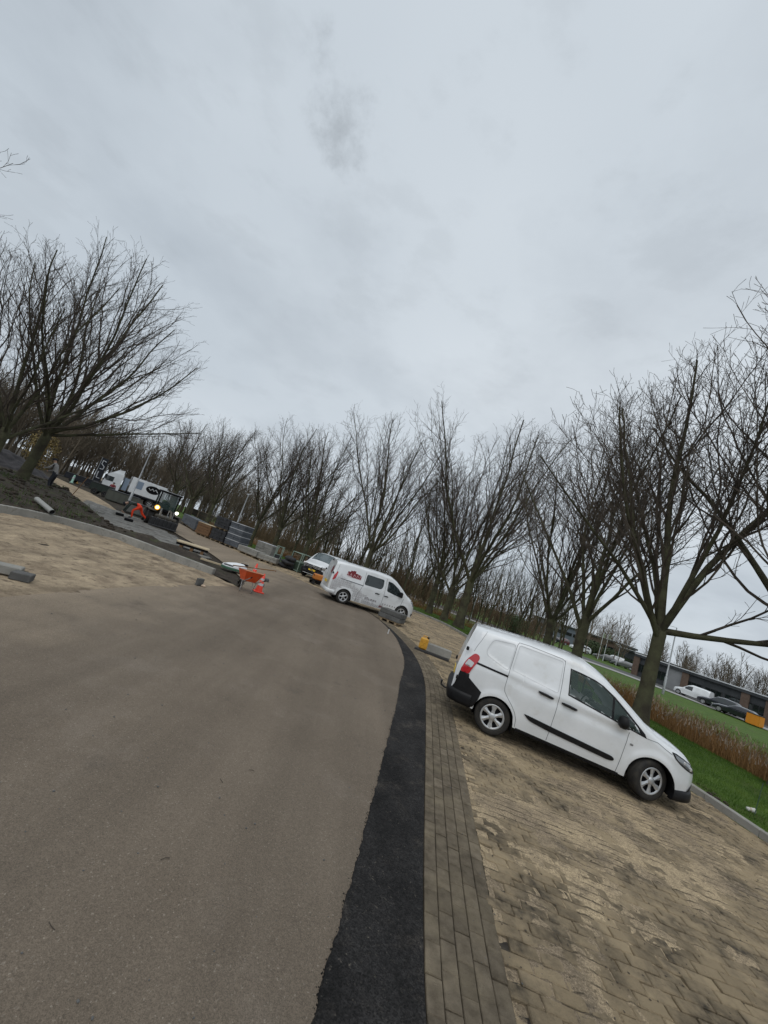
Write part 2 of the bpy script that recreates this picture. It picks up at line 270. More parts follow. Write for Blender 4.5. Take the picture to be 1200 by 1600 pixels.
class MB:
    def __init__(s): s.v = []; s.f = []; s.sm = []
    def add(s, V, F, smooth=False):
        n = len(s.v); s.v += [tuple(p) for p in V]; s.f += [tuple(i + n for i in f) for f in F]; s.sm += [smooth] * len(F); return s
    def box(s, c, d, rz=0.0, ch=0.0, rot=None):
        x, y, z = d[0] / 2, d[1] / 2, d[2] / 2
        if ch <= 0:
            V = [(a * x, b * y, e * z) for e in (-1, 1) for b in (-1, 1) for a in (-1, 1)]
            F = [(0, 2, 3, 1), (4, 5, 7, 6), (0, 1, 5, 4), (2, 6, 7, 3), (0, 4, 6, 2), (1, 3, 7, 5)]
        else:
            V = []; 
            for (zz, i) in ((-z, ch), (-z + ch, 0), (z - ch, 0), (z, ch)):
                V += [(-x + i, -y + i, zz), (x - i, -y + i, zz), (x - i, y - i, zz), (-x + i, y - i, zz)]
            F = [(3, 2, 1, 0), (12, 13, 14, 15)]
            for k in range(3):
                for j in range(4): F.append((4 * k + j, 4 * k + (j + 1) % 4, 4 * k + 4 + (j + 1) % 4, 4 * k + 4 + j))
        R = rot if rot is not None else Matrix.Rotation(rz, 3, 'Z')
        V = [R @ Vector(p) + Vector(c) for p in V]
        return s.add(V, F)
    def tube(s, pts, r, n=8, caps=True, smooth=True):
        pts = [Vector(p) for p in pts]; m = len(pts); rr = r if isinstance(r, (list, tuple)) else [r] * m
        V = []; up = None
        for i, p in enumerate(pts):
            t = (pts[min(i + 1, m - 1)] - pts[max(i - 1, 0)]).normalized()
            if up is None:
                a = Vector((0, 0, 1)) if abs(t.z) < 0.9 else Vector((1, 0, 0)); up = t.cross(a).normalized()
            up = (up - t * up.dot(t)).normalized(); w = t.cross(up)
            for k in range(n):
                an = 2 * math.pi * k / n; V.append(p + (up * math.cos(an) + w * math.sin(an)) * rr[i])
        F = [(i * n + k, i * n + (k + 1) % n, (i + 1) * n + (k + 1) % n, (i + 1) * n + k) for i in range(m - 1) for k in range(n)]
        s.add(V, F, smooth)
        if caps: s.add(V[:n], [tuple(range(n - 1, -1, -1))]); s.add(V[-n:], [tuple(range(n))])
        return s
    def lathe(s, prof, c=(0, 0, 0), axis='Z', n=24, smooth=True):
        """prof: (radius, height) list"""
        V = []
        for (r, h) in prof:
            for k in range(n):
                a = 2 * math.pi * k / n; p = (r * math.cos(a), r * math.sin(a), h)
                if axis == 'Y': p = (p[0], p[2], p[1])
                if axis == 'X': p = (p[2], p[0], p[1])
                V.append((p[0] + c[0], p[1] + c[1], p[2] + c[2]))
        F = [(i * n + k, i * n + (k + 1) % n, (i + 1) * n + (k + 1) % n, (i + 1) * n + k) for i in range(len(prof) - 1) for k in range(n)]
        return s.add(V, F, smooth)
    def prism(s, poly, h0, h1, axis='Z'):
        """polygon extruded along an axis; poly in the other two coordinates"""
        n = len(poly)
        def P(a, b, h): return (a, b, h) if axis == 'Z' else ((a, h, b) if axis == 'Y' else (h, a, b))
        V = [P(a, b, h0) for a, b in poly] + [P(a, b, h1) for a, b in poly]
        F = [(i, (i + 1) % n, n + (i + 1) % n, n + i) for i in range(n)] + [tuple(range(n - 1, -1, -1)), tuple(range(n, 2 * n))]
        return s.add(V, F)
    def mesh(s, name, material):
        me = bpy.data.meshes.new(name); me.from_pydata([tuple(p) for p in s.v], [], s.f)
        me.polygons.foreach_set('use_smooth', s.sm); me.update()
        if material: me.materials.append(material)
        return me
    def build(s, name, material, parent=None):
        import bmesh
        me = s.mesh(name, material)
        bm = bmesh.new(); bm.from_mesh(me); bmesh.ops.recalc_face_normals(bm, faces=bm.faces); bm.to_mesh(me); bm.free()
        return link(name, me, parent)

# lattice value noise
def vnoise(x, y, seed=0):
    ix = np.floor(x).astype(np.int64); iy = np.floor(y).astype(np.int64); fx = x - ix; fy = y - iy
    fx = fx * fx * (3 - 2 * fx); fy = fy * fy * (3 - 2 * fy)
    def h(a, b):
        n = (a * 374761393 + b * 668265263 + seed * 974634777) & 0xffffffff
        n = ((n ^ (n >> 13)) * 1274126177) & 0xffffffff
        return ((n ^ (n >> 16)) & 0xffff) / 65535.0
    return (h(ix, iy) * (1 - fx) + h(ix + 1, iy) * fx) * (1 - fy) + (h(ix, iy + 1) * (1 - fx) + h(ix + 1, iy + 1) * fx) * fy
def fbm(x, y, octv=4, seed=0):
    t = 0; a = 0.5; s = 0
    for k in range(octv): t = t + a * vnoise(x * 2 ** k, y * 2 ** k, seed + k); s += a; a *= 0.5
    return t / s
def poly_inside(px, py, poly):
    ins = np.zeros(np.shape(px), bool); n = len(poly)
    for i in range(n):
        x0, y0 = poly[i]; x1, y1 = poly[(i + 1) % n]
        if y0 == y1: continue
        c = ((y0 > py) != (y1 > py)) & (px < (x1 - x0) * (py - y0) / (y1 - y0) + x0); ins ^= c
    return ins
def smooth_poly(pts, n=8):
    """Catmull-Rom through open polyline"""
    P = np.array(pts, float); out = []
    for i in range(len(P) - 1):
        p0 = P[max(i - 1, 0)]; p1 = P[i]; p2 = P[i + 1]; p3 = P[min(i + 2, len(P) - 1)]
        for k in range(n):
            t = k / n
            out.append(0.5 * ((2 * p1) + (-p0 + p2) * t + (2 * p0 - 5 * p1 + 4 * p2 - p3) * t * t + (-p0 + 3 * p1 - 3 * p2 + p3) * t ** 3))
    out.append(P[-1]); return np.array(out)
def resample(P, step):
    P = np.asarray(P, float); d = np.r_[0, np.cumsum(np.hypot(*np.diff(P, axis=0).T))]
    s = np.arange(0, d[-1], step); return np.stack([np.interp(s, d, P[:, 0]), np.interp(s, d, P[:, 1])], 1), s
def normals2(P):
    T = np.gradient(P, axis=0); T /= np.hypot(T[:, 0], T[:, 1])[:, None]; return T, np.stack([T[:, 1], -T[:, 0]], 1)   # right-hand normal
def flat_sheet(name, poly, z, material, grid=None, hfun=None):
    """flat polygon, or a polygon filled with grid points of height hfun(x, y)"""
    poly = [tuple(map(float, p)) for p in poly]
    if grid is None:
        tri = tessellate_polygon([[Vector((a, b, 0)) for a, b in poly]])
        V = [(a, b, z) for a, b in poly]; me = np_mesh(name, V, tri, material)
    else:
        xs = [p[0] for p in poly]; ys = [p[1] for p in poly]
        gx, gy = np.meshgrid(np.arange(min(xs), max(xs), grid), np.arange(min(ys), max(ys), grid)); gx = gx.ravel(); gy = gy.ravel()
        k = poly_inside(gx, gy, poly); gx = gx[k]; gy = gy[k]
        B = []
        for i in range(len(poly)):
            a = np.array(poly[i]); b = np.array(poly[(i + 1) % len(poly)]); m = max(1, int(np.hypot(*(b - a)) / grid))
            for j in range(m): B.append(tuple(a + (b - a) * j / m))
        n = len(B); pts = [Vector(p) for p in B] + [Vector((a, b)) for a, b in zip(gx, gy)]
        v, e, f, _, _, _ = delaunay_2d_cdt(pts, [(i, (i + 1) % n) for i in range(n)], [], 1, 1e-5)
        v = np.array([(p.x, p.y) for p in v]); zz = z + (hfun(v[:, 0], v[:, 1]) if hfun else 0)
        me = np_mesh(name, np.c_[v, np.broadcast_to(zz, len(v))], [t for t in f if len(t) == 3], material, True)
    if me.polygons and sum(p.normal.z for p in me.polygons[:20]) < 0: me.flip_normals()
    return link(name, me)
def ribbon(name, L_, R_, z, material):
    n = len(L_); V = [(*p, z) for p in L_] + [(*p, z) for p in R_]
    me = np_mesh(name, V, [(i, n + i, n + i + 1, i + 1) for i in range(n - 1)], material)
    return link(name, me)

# ---------------------------------------------------------------- ground plan (metres)
stripR = smooth_poly([(0.55, -8), (0.85, -2), (1.02, 1.5), (1.05, 2.29), (1.16, 3.11), (1.34, 4.2), (1.80, 6.94), (2.17, 9.4), (2.29, 11.5), (2.18, 13.45), (1.84, 15.76), (1.29, 17.9), (0.33, 19.97), (-1.2, 21.6)], 8)
roadR2 = smooth_poly([(-1.2, 21.6), (-3.3, 23.4), (-8, 27.4), (-13, 32.5), (-20, 40.5), (-32, 54), (-50, 78), (-90, 130), (-200, 280)], 6)
stripL = smooth_poly([(0.05, -8), (0.30, -2), (0.44, 1.5), (0.46, 2.13), (0.67, 3.32), (0.86, 4.42), (1.14, 6.13), (1.48, 8.36), (1.84, 11.06), (1.87, 14.2), (1.50, 16.9), (0.95, 19.0), (0.1, 20.1), (-1.3, 21.4)], 8)
roadL = smooth_poly([(-4.8, -8), (-4.8, 0), (-4.78, 6), (-4.72, 8.7), (-4.45, 11.2), (-3.95, 13.6), (-4.3, 15.4), (-6.0, 18.2), (-8.4, 21.6), (-11.5, 25.0), (-15.5, 29.5), (-21, 36), (-34, 53), (-53, 79), (-94, 132), (-205, 283)], 6)
KERB = smooth_poly([(7.9, -60), (7.75, -20), (7.6, 0), (7.5, 7), (7.38, 12), (7.12, 20), (6.9, 24.5), (6.1, 27.8), (3.8, 29.6), (0, 31), (-6, 33.8), (-12.5, 39), (-20.5, 47.5), (-33, 62), (-52, 88), (-92, 142), (-205, 295)], 6)
_PD = [-1, 0, 0.12, 4.3, 5.2, 6.0, 7.6, 9.0, 11, 16, 25, 2000]
_PZ = [0.0, 0.10, 0.10, 0.10, 0.0, -0.30, -0.42, -0.30, -0.30, -0.5, -0.8, -0.8]
def kerb_dist(x, y):
    x = np.atleast_1d(np.asarray(x, float)); y = np.atleast_1d(np.asarray(y, float)); best = np.full(x.shape, 1e9)
    for i in range(len(KERB) - 1):
        ax, ay = KERB[i]; bx, by = KERB[i + 1]; dx, dy = bx - ax, by - ay; l2 = dx * dx + dy * dy
        t = np.clip(((x - ax) * dx + (y - ay) * dy) / l2, 0, 1); ex = x - ax - t * dx; ey = y - ay - t * dy
        dd = np.hypot(ex, ey); sg = np.where(dy * ex - dx * ey > 0, 1, -1); k = dd < np.abs(best); best = np.where(k, dd * sg, best)
    return best
def terr(x, y):
    d = kerb_dist(x, y); z = np.interp(d, _PD, _PZ); return np.where(d > 0, z, 0.0)
def tz(x, y): return float(terr(x, y)[0])

# lowland beyond the kerb: verge, ditch, meadow, out to the horizon
KS, ks = resample(KERB, 1.0); KT, KN = normals2(KS)
dd = np.r_[-0.03, 0.0, 0.125, 0.3, 0.8, 1.5, 2.3, 3.2, 4.3, 4.7, 5.2, 5.6, 6.0, 6.8, 7.6, 8.3, 9, 10, 11, 13, 16, 20, 25, 35, 60, 120, 300, 1200]
X = KS[:, 0][:, None] + KN[:, 0][:, None] * dd; Y = KS[:, 1][:, None] + KN[:, 1][:, None] * dd
Z = np.broadcast_to(np.where(dd < 0, -0.5, np.where(dd == 0, -0.01, np.interp(dd, _PD, _PZ))), X.shape) + 0.05 * (fbm(X / 2.2, Y / 2.2, 3, 5) - 0.5) * np.clip(dd - 0.3, 0, 1)
n0, n1 = X.shape; idx = np.arange(n0 * n1).reshape(n0, n1)
F = np.stack([idx[:-1, :-1], idx[:-1, 1:], idx[1:, 1:], idx[1:, :-1]], -1).reshape(-1, 4)
me = np_mesh('grass_ground', np.stack([X, Y, Z], -1).reshape(-1, 3), F, M_LAWN, True)
if me.polygons[5].normal.z < 0: me.flip_normals()
tag(link('grass_ground', me), kind='structure')
inner = [tuple(p) for p in KS[::3]] + [(-600, 700), (-1500, 600), (-1500, -60)]
tag(flat_sheet('ground', inner, -0.045, M_SOIL), kind='structure')

# old asphalt carriageway, new asphalt strip
RR = np.vstack([stripR, roadR2[1:]]); 
tag(flat_sheet('road', [tuple(p) for p in roadL] + [tuple(p) for p in RR[::-1]], 0.0, M_ASPHALT), kind='structure')
Ls, _ = resample(stripL, 0.03); _, LN = normals2(Ls)
jag = (fbm(Ls[:, 1] * 2.5, Ls[:, 0] * 0 + 3, 3, 9) - 0.5) * 0.035 + (fbm(Ls[:, 1] * 16, Ls[:, 0] * 0, 3, 4) - 0.5) * 0.03
Ls = Ls + LN * jag[:, None]
Rs = np.stack([np.interp(np.linspace(0, 1, len(Ls)), np.linspace(0, 1, len(stripR)), stripR[:, k]) for k in (0, 1)], 1)
# pair points of the right edge by arc length
sr = np.r_[0, np.cumsum(np.hypot(*np.diff(stripR, axis=0).T))]; tt = np.linspace(0, sr[-1], len(Ls))
Rs = np.stack([np.interp(tt, sr, stripR[:, 0]), np.interp(tt, sr, stripR[:, 1])], 1)
cols = np.r_[0, 0.015, 0.04, 0.1:1.01:0.075, 1.0]
X = Ls[:, 0][:, None] * (1 - cols) + Rs[:, 0][:, None] * cols; Y = Ls[:, 1][:, None] * (1 - cols) + Rs[:, 1][:, None] * cols
Z = np.where(cols == 0, 0.001, 0.011) + 0.007 * (fbm(X * 6, Y * 6, 3, 2) - 0.5) * (cols > 0)
n0, n1 = X.shape; idx = np.arange(n0 * n1).reshape(n0, n1)
F = np.stack([idx[:-1, :-1], idx[:-1, 1:], idx[1:, 1:], idx[1:, :-1]], -1).reshape(-1, 4)
me = np_mesh('fresh_asphalt', np.stack([X, Y, Z], -1).reshape(-1, 3), F, M_FRESH, True)
if me.polygons[5].normal.z < 0: me.flip_normals()
tag(link('asphalt_strip', me), kind='structure')

# ---- brick gutter band along the strip and the paved parking bay under sand
def brick_mesh(name, m, dx, dy, dz=0.05, ch=0.004):
    x, y = dx / 2, dy / 2
    V = [(-x, -y, -dz), (x, -y, -dz), (x, y, -dz), (-x, y, -dz), (-x, -y, -ch), (x, -y, -ch), (x, y, -ch), (-x, y, -ch),
         (-x + ch, -y + ch, 0), (x - ch, -y + ch, 0), (x - ch, y - ch, 0), (-x + ch, y - ch, 0)]
    F = [(8, 9, 10, 11)] + [(4 * k + j, 4 * k + (j + 1) % 4, 4 * k + 4 + (j + 1) % 4, 4 * k + 4 + j) for k in range(2) for j in range(4)]
    me = bpy.data.meshes.new(name); me.from_pydata(V, [], F); me.materials.append(m); me.update(); return me
def lay(places, parent, me, limit, partname, stuffname, key):
    """places: (x, y, z, rz, tx, ty); the nearest `limit` become objects, the rest one mesh"""
    places = sorted(places, key=key)
    for p in places[:limit]:
        o = bpy.data.objects.new(partname, me); col.objects.link(o); o.parent = parent
        o.location = p[:3]; o.rotation_euler = (p[4], p[5], p[3])
    rest = np.array(places[limit:])
    if len(rest):
        V0 = np.array([v.co[:] for v in me.vertices]); F0 = np.array([tuple(q.vertices) for q in me.polygons])
        c = np.cos(rest[:, 3])[:, None]; s = np.sin(rest[:, 3])[:, None]
        X = V0[None, :, 0] * c - V0[None, :, 1] * s + rest[:, 0:1]; Y = V0[None, :, 0] * s + V0[None, :, 1] * c + rest[:, 1:2]
        Z = V0[None, :, 2] + rest[:, 2:3] + V0[None, :, 1] * rest[:, 4:5] - V0[None, :, 0] * rest[:, 5:6]
        V = np.stack([X, Y, Z], -1).reshape(-1, 3); F = (F0[None] + (np.arange(len(rest)) * len(V0))[:, None, None]).reshape(-1, 4)
        o = link(stuffname, np_mesh(stuffname, V, F, me.materials[0]), parent); o['kind'] = 'stuff'
camd = lambda p: (p[0] ** 2 + (p[1]) ** 2 if p[1] > 1.3 else 900 + abs(p[1]))
BW = 0.107
SR, ss = resample(stripR, 0.01); ST, SN = normals2(SR)
bandR = stripR + normals2(stripR)[1] * (BW * 5 + 0.01)
bed = ribbon('brick_band', [tuple(p) for p in stripR], [tuple(p) for p in bandR], -0.012, M_JOINT)
if bed.data.polygons[0].normal.z < 0: bed.data.flip_normals()
tag(bed, kind='structure')
places = []
for j in range(5):
    off = 0.008 + (j + 0.5) * BW; s = rng.uniform(0, 0.2)
    scale_in = 1.0
    while s < ss[-1] - 0.3:
        i = int((s + 0.105) / 0.01); p = SR[i] + SN[i] * off; a = math.atan2(ST[i][1], ST[i][0])
        places.append((p[0], p[1], 0.004 + rng.normal(0, 0.0016), a + rng.normal(0, 0.007), rng.normal(0, 0.010), rng.normal(0, 0.008)))
        s += 0.2135 + rng.normal(0, 0.001)
lay(places, bed, brick_mesh('paving_brick', M_BRICK, 0.2065, 0.1015, ch=0.005), 300, 'brick', 'far_bricks', camd)

bay_poly = [tuple(p) for p in bandR] + [tuple(p) for p in roadR2 if p[1] < 34] + [tuple(p) for p in KERB[::-1] if -9 < p[1] < 38]
bay = flat_sheet('parking_bay', bay_poly, -0.018, M_JOINT); tag(bay, kind='structure')
xlY = np.r_[bandR[:, 1], roadR2[1:40, 1]]; xlX = np.r_[bandR[:, 0], roadR2[1:40, 0]]
def xl(y): return np.interp(y, xlY, xlX)
_kk = KERB[KERB[:, 1] < 29.7]
def xr(y): return np.interp(y, _kk[:, 1], _kk[:, 0])
places = []; A = -0.10; ca, sa = math.cos(A), math.sin(A)
y = -3.0; row = 0
while y < 22:
    x = 0.8 + (0.105 if row % 2 else 0.0) + rng.normal(0, 0.006)
    while x < 9:
        px, py = x * ca - y * sa - 0.2, x * sa + y * ca
        if xl(py) + 0.06 < px < xr(py) - 0.10 and (py < 9 or px < 4.2 or py < 16):
            lump = 0.010 * (fbm(np.array([px * 1.1]), np.array([py * 1.1]), 2, 77)[0] - 0.5)
            places.append((px, py, 0.001 + lump + rng.normal(0, 0.003), A + rng.normal(0, 0.016), rng.normal(0, 0.028), rng.normal(0, 0.02)))
        x += 0.2140
    y += 0.1075; row += 1
lay(places, bay, brick_mesh('bay_paving_brick', M_BAYBRICK, 0.2035, 0.0975, ch=0.007), 300, 'brick', 'far_bricks', camd)
# sand swept over the bay: fine height field that drowns the bricks in patches
ys = [-3.0]
while ys[-1] < 30: ys.append(ys[-1] + max(0.024, 0.0052 * ys[-1]) if ys[-1] > 1.6 else ys[-1] + 0.1)
ys = np.array(ys); us = np.linspace(0, 1, 230)
Y = np.broadcast_to(ys[:, None], (len(ys), len(us))).copy(); x0 = xl(ys)[:, None] + 0.0; x1 = xr(np.minimum(ys, 29))[:, None]
X = x0 + (x1 - x0) * us
X += rng.normal(0, 0.004, X.shape)
cov = fbm(X / 0.75 + 3, Y / 0.95 + 8, 4, 31) * 0.65 + fbm(X / 0.16, Y / 0.2, 3, 44) * 0.35
far = np.clip((Y - 8) / 8, 0, 1)
cx = X - (xl(Y) + 0.0)
trend = 0.03 * np.clip((cx - 0.3) / 0.5, 0, 1) + 0.035 * np.exp(-((cx - 1.9 - 0.12 * (Y - 3)) / 0.7) ** 2) + 0.02 * far
Z = -0.012 + 0.13 * (cov - 0.505 + trend)
Z = np.clip(Z, -0.016, 0.0085) + 0.006 * (vnoise(X * 40, Y * 40, 3) - 0.5) + 0.009 * (vnoise(X * 12, Y * 20, 5) - 0.5)
Z = np.where((us > 0.985)[None, :], -0.016, Z)
n0, n1 = X.shape; idx = np.arange(n0 * n1).reshape(n0, n1)
F = np.stack([idx[:-1, :-1], idx[:-1, 1:], idx[1:, 1:], idx[1:, :-1]], -1).reshape(-1, 4)
tag(link('sand_layer', np_mesh('sand_layer', np.stack([X, Y, Z], -1).reshape(-1, 3), F, M_BAYSAND, True)), kind='stuff')

mb = MB()
for i in range(1500):
    y = 1.9 + 9 * rng.random() ** 1.6; x = xl(y) + (xr(y) - xl(y)) * rng.random(); r = rng.uniform(0.002, 0.0065) * (1 + 0.05 * y)
    mb.box((x, y, 0.004 + r * 0.3), (r * 2.2, r * 1.5, r), rz=rng.uniform(0, 3), ch=r * 0.3)
tag(mb.build('soil_crumbs', mat('crumb', (0.09, 0.072, 0.052), 0.95)), kind='stuff')
mb = MB()
for i in range(1800):
    k = int(len(Ls) * rng.random() ** 1.5 * 0.75); p = Ls[k] + rng.normal(0, 0.012, 2); r = rng.uniform(0.0015, 0.0048)
    mb.box((p[0], p[1], 0.002 + r * 0.4), (r * 2, r * 1.5, r * 1.2), rz=rng.uniform(0, 3), ch=r * 0.3)
tag(mb.build('asphalt_crumbs', M_FRESH), kind='stuff')

# kerb stones on the right
kerb = empty('kerb', (0, 0, 0)); tag(kerb, kind='structure')
KK, kks = resample(KERB[(KERB[:, 1] > -4.5)], 1.0); KK = KK[:46]
kst = MB().box((0, 0, -0.05), (0.99, 0.12, 0.32), ch=0.012).mesh('kerb_stone', M_CONC)
for i in range(len(KK) - 1):
    d = KK[i + 1] - KK[i]; a = math.atan2(d[1], d[0]); c = (KK[i] + KK[i + 1]) / 2 + np.array([math.sin(a), -math.cos(a)]) * 0.06
    o = bpy.data.objects.new('kerb_stone', kst); col.objects.link(o); o.parent = kerb; o.location = (c[0], c[1], 0.0 + rng.normal(0, 0.003)); o.rotation_euler = (0, 0, a + rng.normal(0, 0.003))
# crumbs of soil and rubble behind the kerb
mb = MB()
for i in range(260):
    k = rng.integers(2, len(KK) - 4); d = KK[k + 1] - KK[k]; d = d / np.hypot(*d); p = KK[k] + d * rng.uniform(0, 1) + np.array([d[1], -d[0]]) * rng.uniform(0.14, 0.42); r = rng.uniform(0.012, 0.045)
    mb.box((p[0], p[1], 0.10 + r * 0.3), (r * 2, r * 1.4, r), rz=rng.uniform(0, 3), ch=r * 0.3)
tag(mb.build('rubble', M_SOIL), kind='stuff')

# ---- left side: sand bed, raised kerb, planting bed, slab pavement
KL = np.array([(-12.2, -8), (-11.7, 2), (-11.3, 9), (-11.15, 12.35), (-10.8, 13.6), (-9.9, 14.55), (-8.6, 14.75), (-7.1, 14.45), (-5.3, 14.1), (-4.15, 13.75)])
KL = smooth_poly(KL, 5)
sand_poly = [tuple(p) for p in roadL if p[1] < 13.4] + [(-4.15, 13.75)] + [tuple(p) for p in KL[::-1]]
sand_poly = [(x + (0.5 if (x > -5.0 and y < 12) or (y < 13.5 and x > -4.8) else 0), y) for x, y in sand_poly if y > 2.4] + [(-11.7, 2.4)]
def sandh(x, y):
    e = np.clip((-4.72 - x + 0.10 * (y - 9).clip(0, 9) + 0.75 * (fbm(x * 1.2, y * 1.2, 4, 12) - 0.5)) / 0.5, -1, 1)
    rut = -0.025 * np.exp(-((x + 8.2 + 0.30 * (y - 10) + 0.4 * np.sin(y * 0.5)) / 0.13) ** 2) - 0.02 * np.exp(-((x + 9.6 + 0.30 * (y - 10) + 0.4 * np.sin(y * 0.5)) / 0.13) ** 2)
    return 0.022 * e + rut + (0.09 * (fbm(x * 1.3, y * 1.3, 4, 6) - 0.45) + 0.055 * (fbm((x + y) * 2.1, (y - x) * 4.6, 4, 16) - 0.5) - 0.05 * np.clip(fbm((x + 0.8 * y) * 0.9 + 5, (y - 0.8 * x) * 2.6, 4, 26) - 0.56, 0, 1) * 4) * np.clip(e, 0, 1)
tag(flat_sheet('sand_bed', sand_poly, 0.0, M_SAND, 0.085, sandh), kind='structure')
kl = empty('raised_kerb', (0, 0, 0)); tag(kl, kind='structure')
KQ, _ = resample(KL, 1.0)
kst2 = MB().box((0, 0, 0.06), (0.995, 0.15, 0.40), ch=0.015).mesh('raised_kerb_stone', M_CONC)
for i in range(len(KQ) - 1):
    d = KQ[i + 1] - KQ[i]; a = math.atan2(d[1], d[0]); c = (KQ[i] + KQ[i + 1]) / 2
    o = bpy.data.objects.new('kerb_stone', kst2); col.objects.link(o); o.parent = kl; o.location = (c[0], c[1], rng.normal(0, 0.003)); o.rotation_euler = (0, 0, a)
# planting bed behind the raised kerb
bed_poly = [tuple(p) for p in KL if p[1] > 4] + [(-4.9, 15.2), (-6.6, 17.2), (-7.6, 18.3), (-8.6, 17.6), (-10.6, 16.6), (-16.2, 21.3), (-21, 25.3), (-30, 34), (-60, 60), (-60, 4)]
def bedh(x, y):
    dk = np.full(x.shape, 99.0)
    for p in KL: dk = np.minimum(dk, np.hypot(x - p[0], y - p[1]))
    w = np.clip((-11.5 - x) / 6, 0, 1)
    return 0.17 + 0.10 * np.clip(dk / 1.5, 0, 1) * (x < -8) + 0.35 * w + 0.22 * (fbm(x * 1.1, y * 1.1, 4, 21) - 0.5) * np.clip(dk / 0.5, 0.1, 1) - 0.12 * (x > -9)
tag(flat_sheet('planting_bed', bed_poly, 0.0, M_SOIL, 0.35, bedh), kind='structure')
# slab pavement
slab_poly = [at(110, 788), at(150, 821), at(172, 829), at(272, 857), at(318, 876), at(328, 870), at(300, 853), at(262, 833), at(230, 815), at(186, 800), at(140, 783)]
sp = flat_sheet('pavement', slab_poly, 0.015, M_SLABGROUND); tag(sp, kind='structure')
sand2 = [at(75, 757), at(68, 775), at(100, 790), at(140, 783), at(186, 801), at(170, 788), at(140, 770), at(110, 757), at(85, 745)]
tag(flat_sheet('sand_path', sand2, 0.02, M_SAND), kind='structure')
sx = np.array(slab_poly); lo = sx.min(0); hi = sx.max(0); ang = math.atan2(*(np.array(at(300, 880)) - np.array(at(176, 838)))[::-1])
cn = sx.mean(0); cs, sn_ = math.cos(ang), math.sin(ang); tiles = []
for i in range(-28, 29):
    for j in range(-22, 23):
        lx, ly = (i + (0.5 if j % 2 else 0)) * 0.505, j * 0.405; px, py = cn[0] + lx * cs - ly * sn_, cn[1] + lx * sn_ + ly * cs
        if poly_inside(np.array([px]), np.array([py]), slab_poly)[0] and rng.random() > 0.04:
            tiles.append((px, py, 0.03 + rng.normal(0, 0.006), ang + rng.normal(0, 0.01), rng.normal(0, 0.015), rng.normal(0, 0.012)))
lay(tiles, sp, brick_mesh('slab', M_SLAB, 0.49, 0.39, 0.05, 0.01), 300, 'slab', 'far_slabs', camd)

# far lane beyond the meadow
FP = np.array([(2, 88), (9.7, 74), (14.5, 67.5), (19, 64), (26, 62.3), (33, 61), (39.5, 59.3), (43.5, 56.2), (47.2, 52.0), (50.2, 45.3), (53, 35), (56, 15), (57, -20)], float)
FP = smooth_poly(FP, 5); FT, FN = normals2(FP)
sgn = 1 if (FN[-1][0] > 0) else -1
M_LANE = mat('lane_asphalt', (0.07, 0.07, 0.07), 0.85, c2=(0.10, 0.10, 0.098), scale=0.6, coords='World')
M_PALE = mat('pale_paving', (0.36, 0.355, 0.34), 0.85, c2=(0.30, 0.295, 0.28), scale=1.0, coords='World')
o = ribbon('far_path', FP - FN * 3.4 * sgn, FP + FN * 1.0 * sgn, -0.74, M_PALE); tag(o, kind='structure')
o2 = ribbon('far_road', FP + FN * 1.2 * sgn, FP + FN * 11 * sgn, -0.745, M_LANE); tag(o2, kind='structure')
for q in (o, o2):
    if q.data.polygons[0].normal.z < 0: q.data.flip_normals()

# ---------------------------------------------------------------- vehicles
def interp_s(xs, ys, w=0.03):
    xs = np.array(xs, float); ys = np.array(ys, float)
    g = np.linspace(xs[0] - 0.3, xs[-1] + 0.3, 900); v = np.interp(g, xs, ys); k = max(1, int(w / (g[1] - g[0])))
    ker = np.hanning(2 * k + 3)[1:-1]; ker /= ker.sum(); v = np.convolve(np.pad(v, k, mode='edge'), ker, 'valid')
    return lambda u: np.interp(u, g, v)
def sdf_poly(px, pz, poly):
    best = np.full(np.shape(px), 1e9); n = len(poly)
    for i in range(n):
        ax, az = poly[i]; bx, bz = poly[(i + 1) % n]; dx, dz = bx - ax, bz - az; l2 = dx * dx + dz * dz + 1e-12
        t = np.clip(((px - ax) * dx + (pz - az) * dz) / l2, 0, 1); best = np.minimum(best, np.hypot(px - ax - t * dx, pz - az - t * dz))
    return np.where(poly_inside(px, pz, poly), -best, best)
def round_poly(poly, r=0.05, n=4):
    out = []; m = len(poly)
    for i in range(m):
        p0 = np.array(poly[i - 1], float); p = np.array(poly[i], float); p1 = np.array(poly[(i + 1) % m], float)
        a = p0 - p; b = p1 - p; ra = min(r, 0.45 * np.hypot(*a)); rb = min(r, 0.45 * np.hypot(*b)); A_ = p + a / np.hypot(*a) * ra; B_ = p + b / np.hypot(*b) * rb
        for k in range(n + 1):
            t = k / n; out.append(tuple((1 - t) ** 2 * A_ + 2 * t * (1 - t) * p + t * t * B_))
    return out
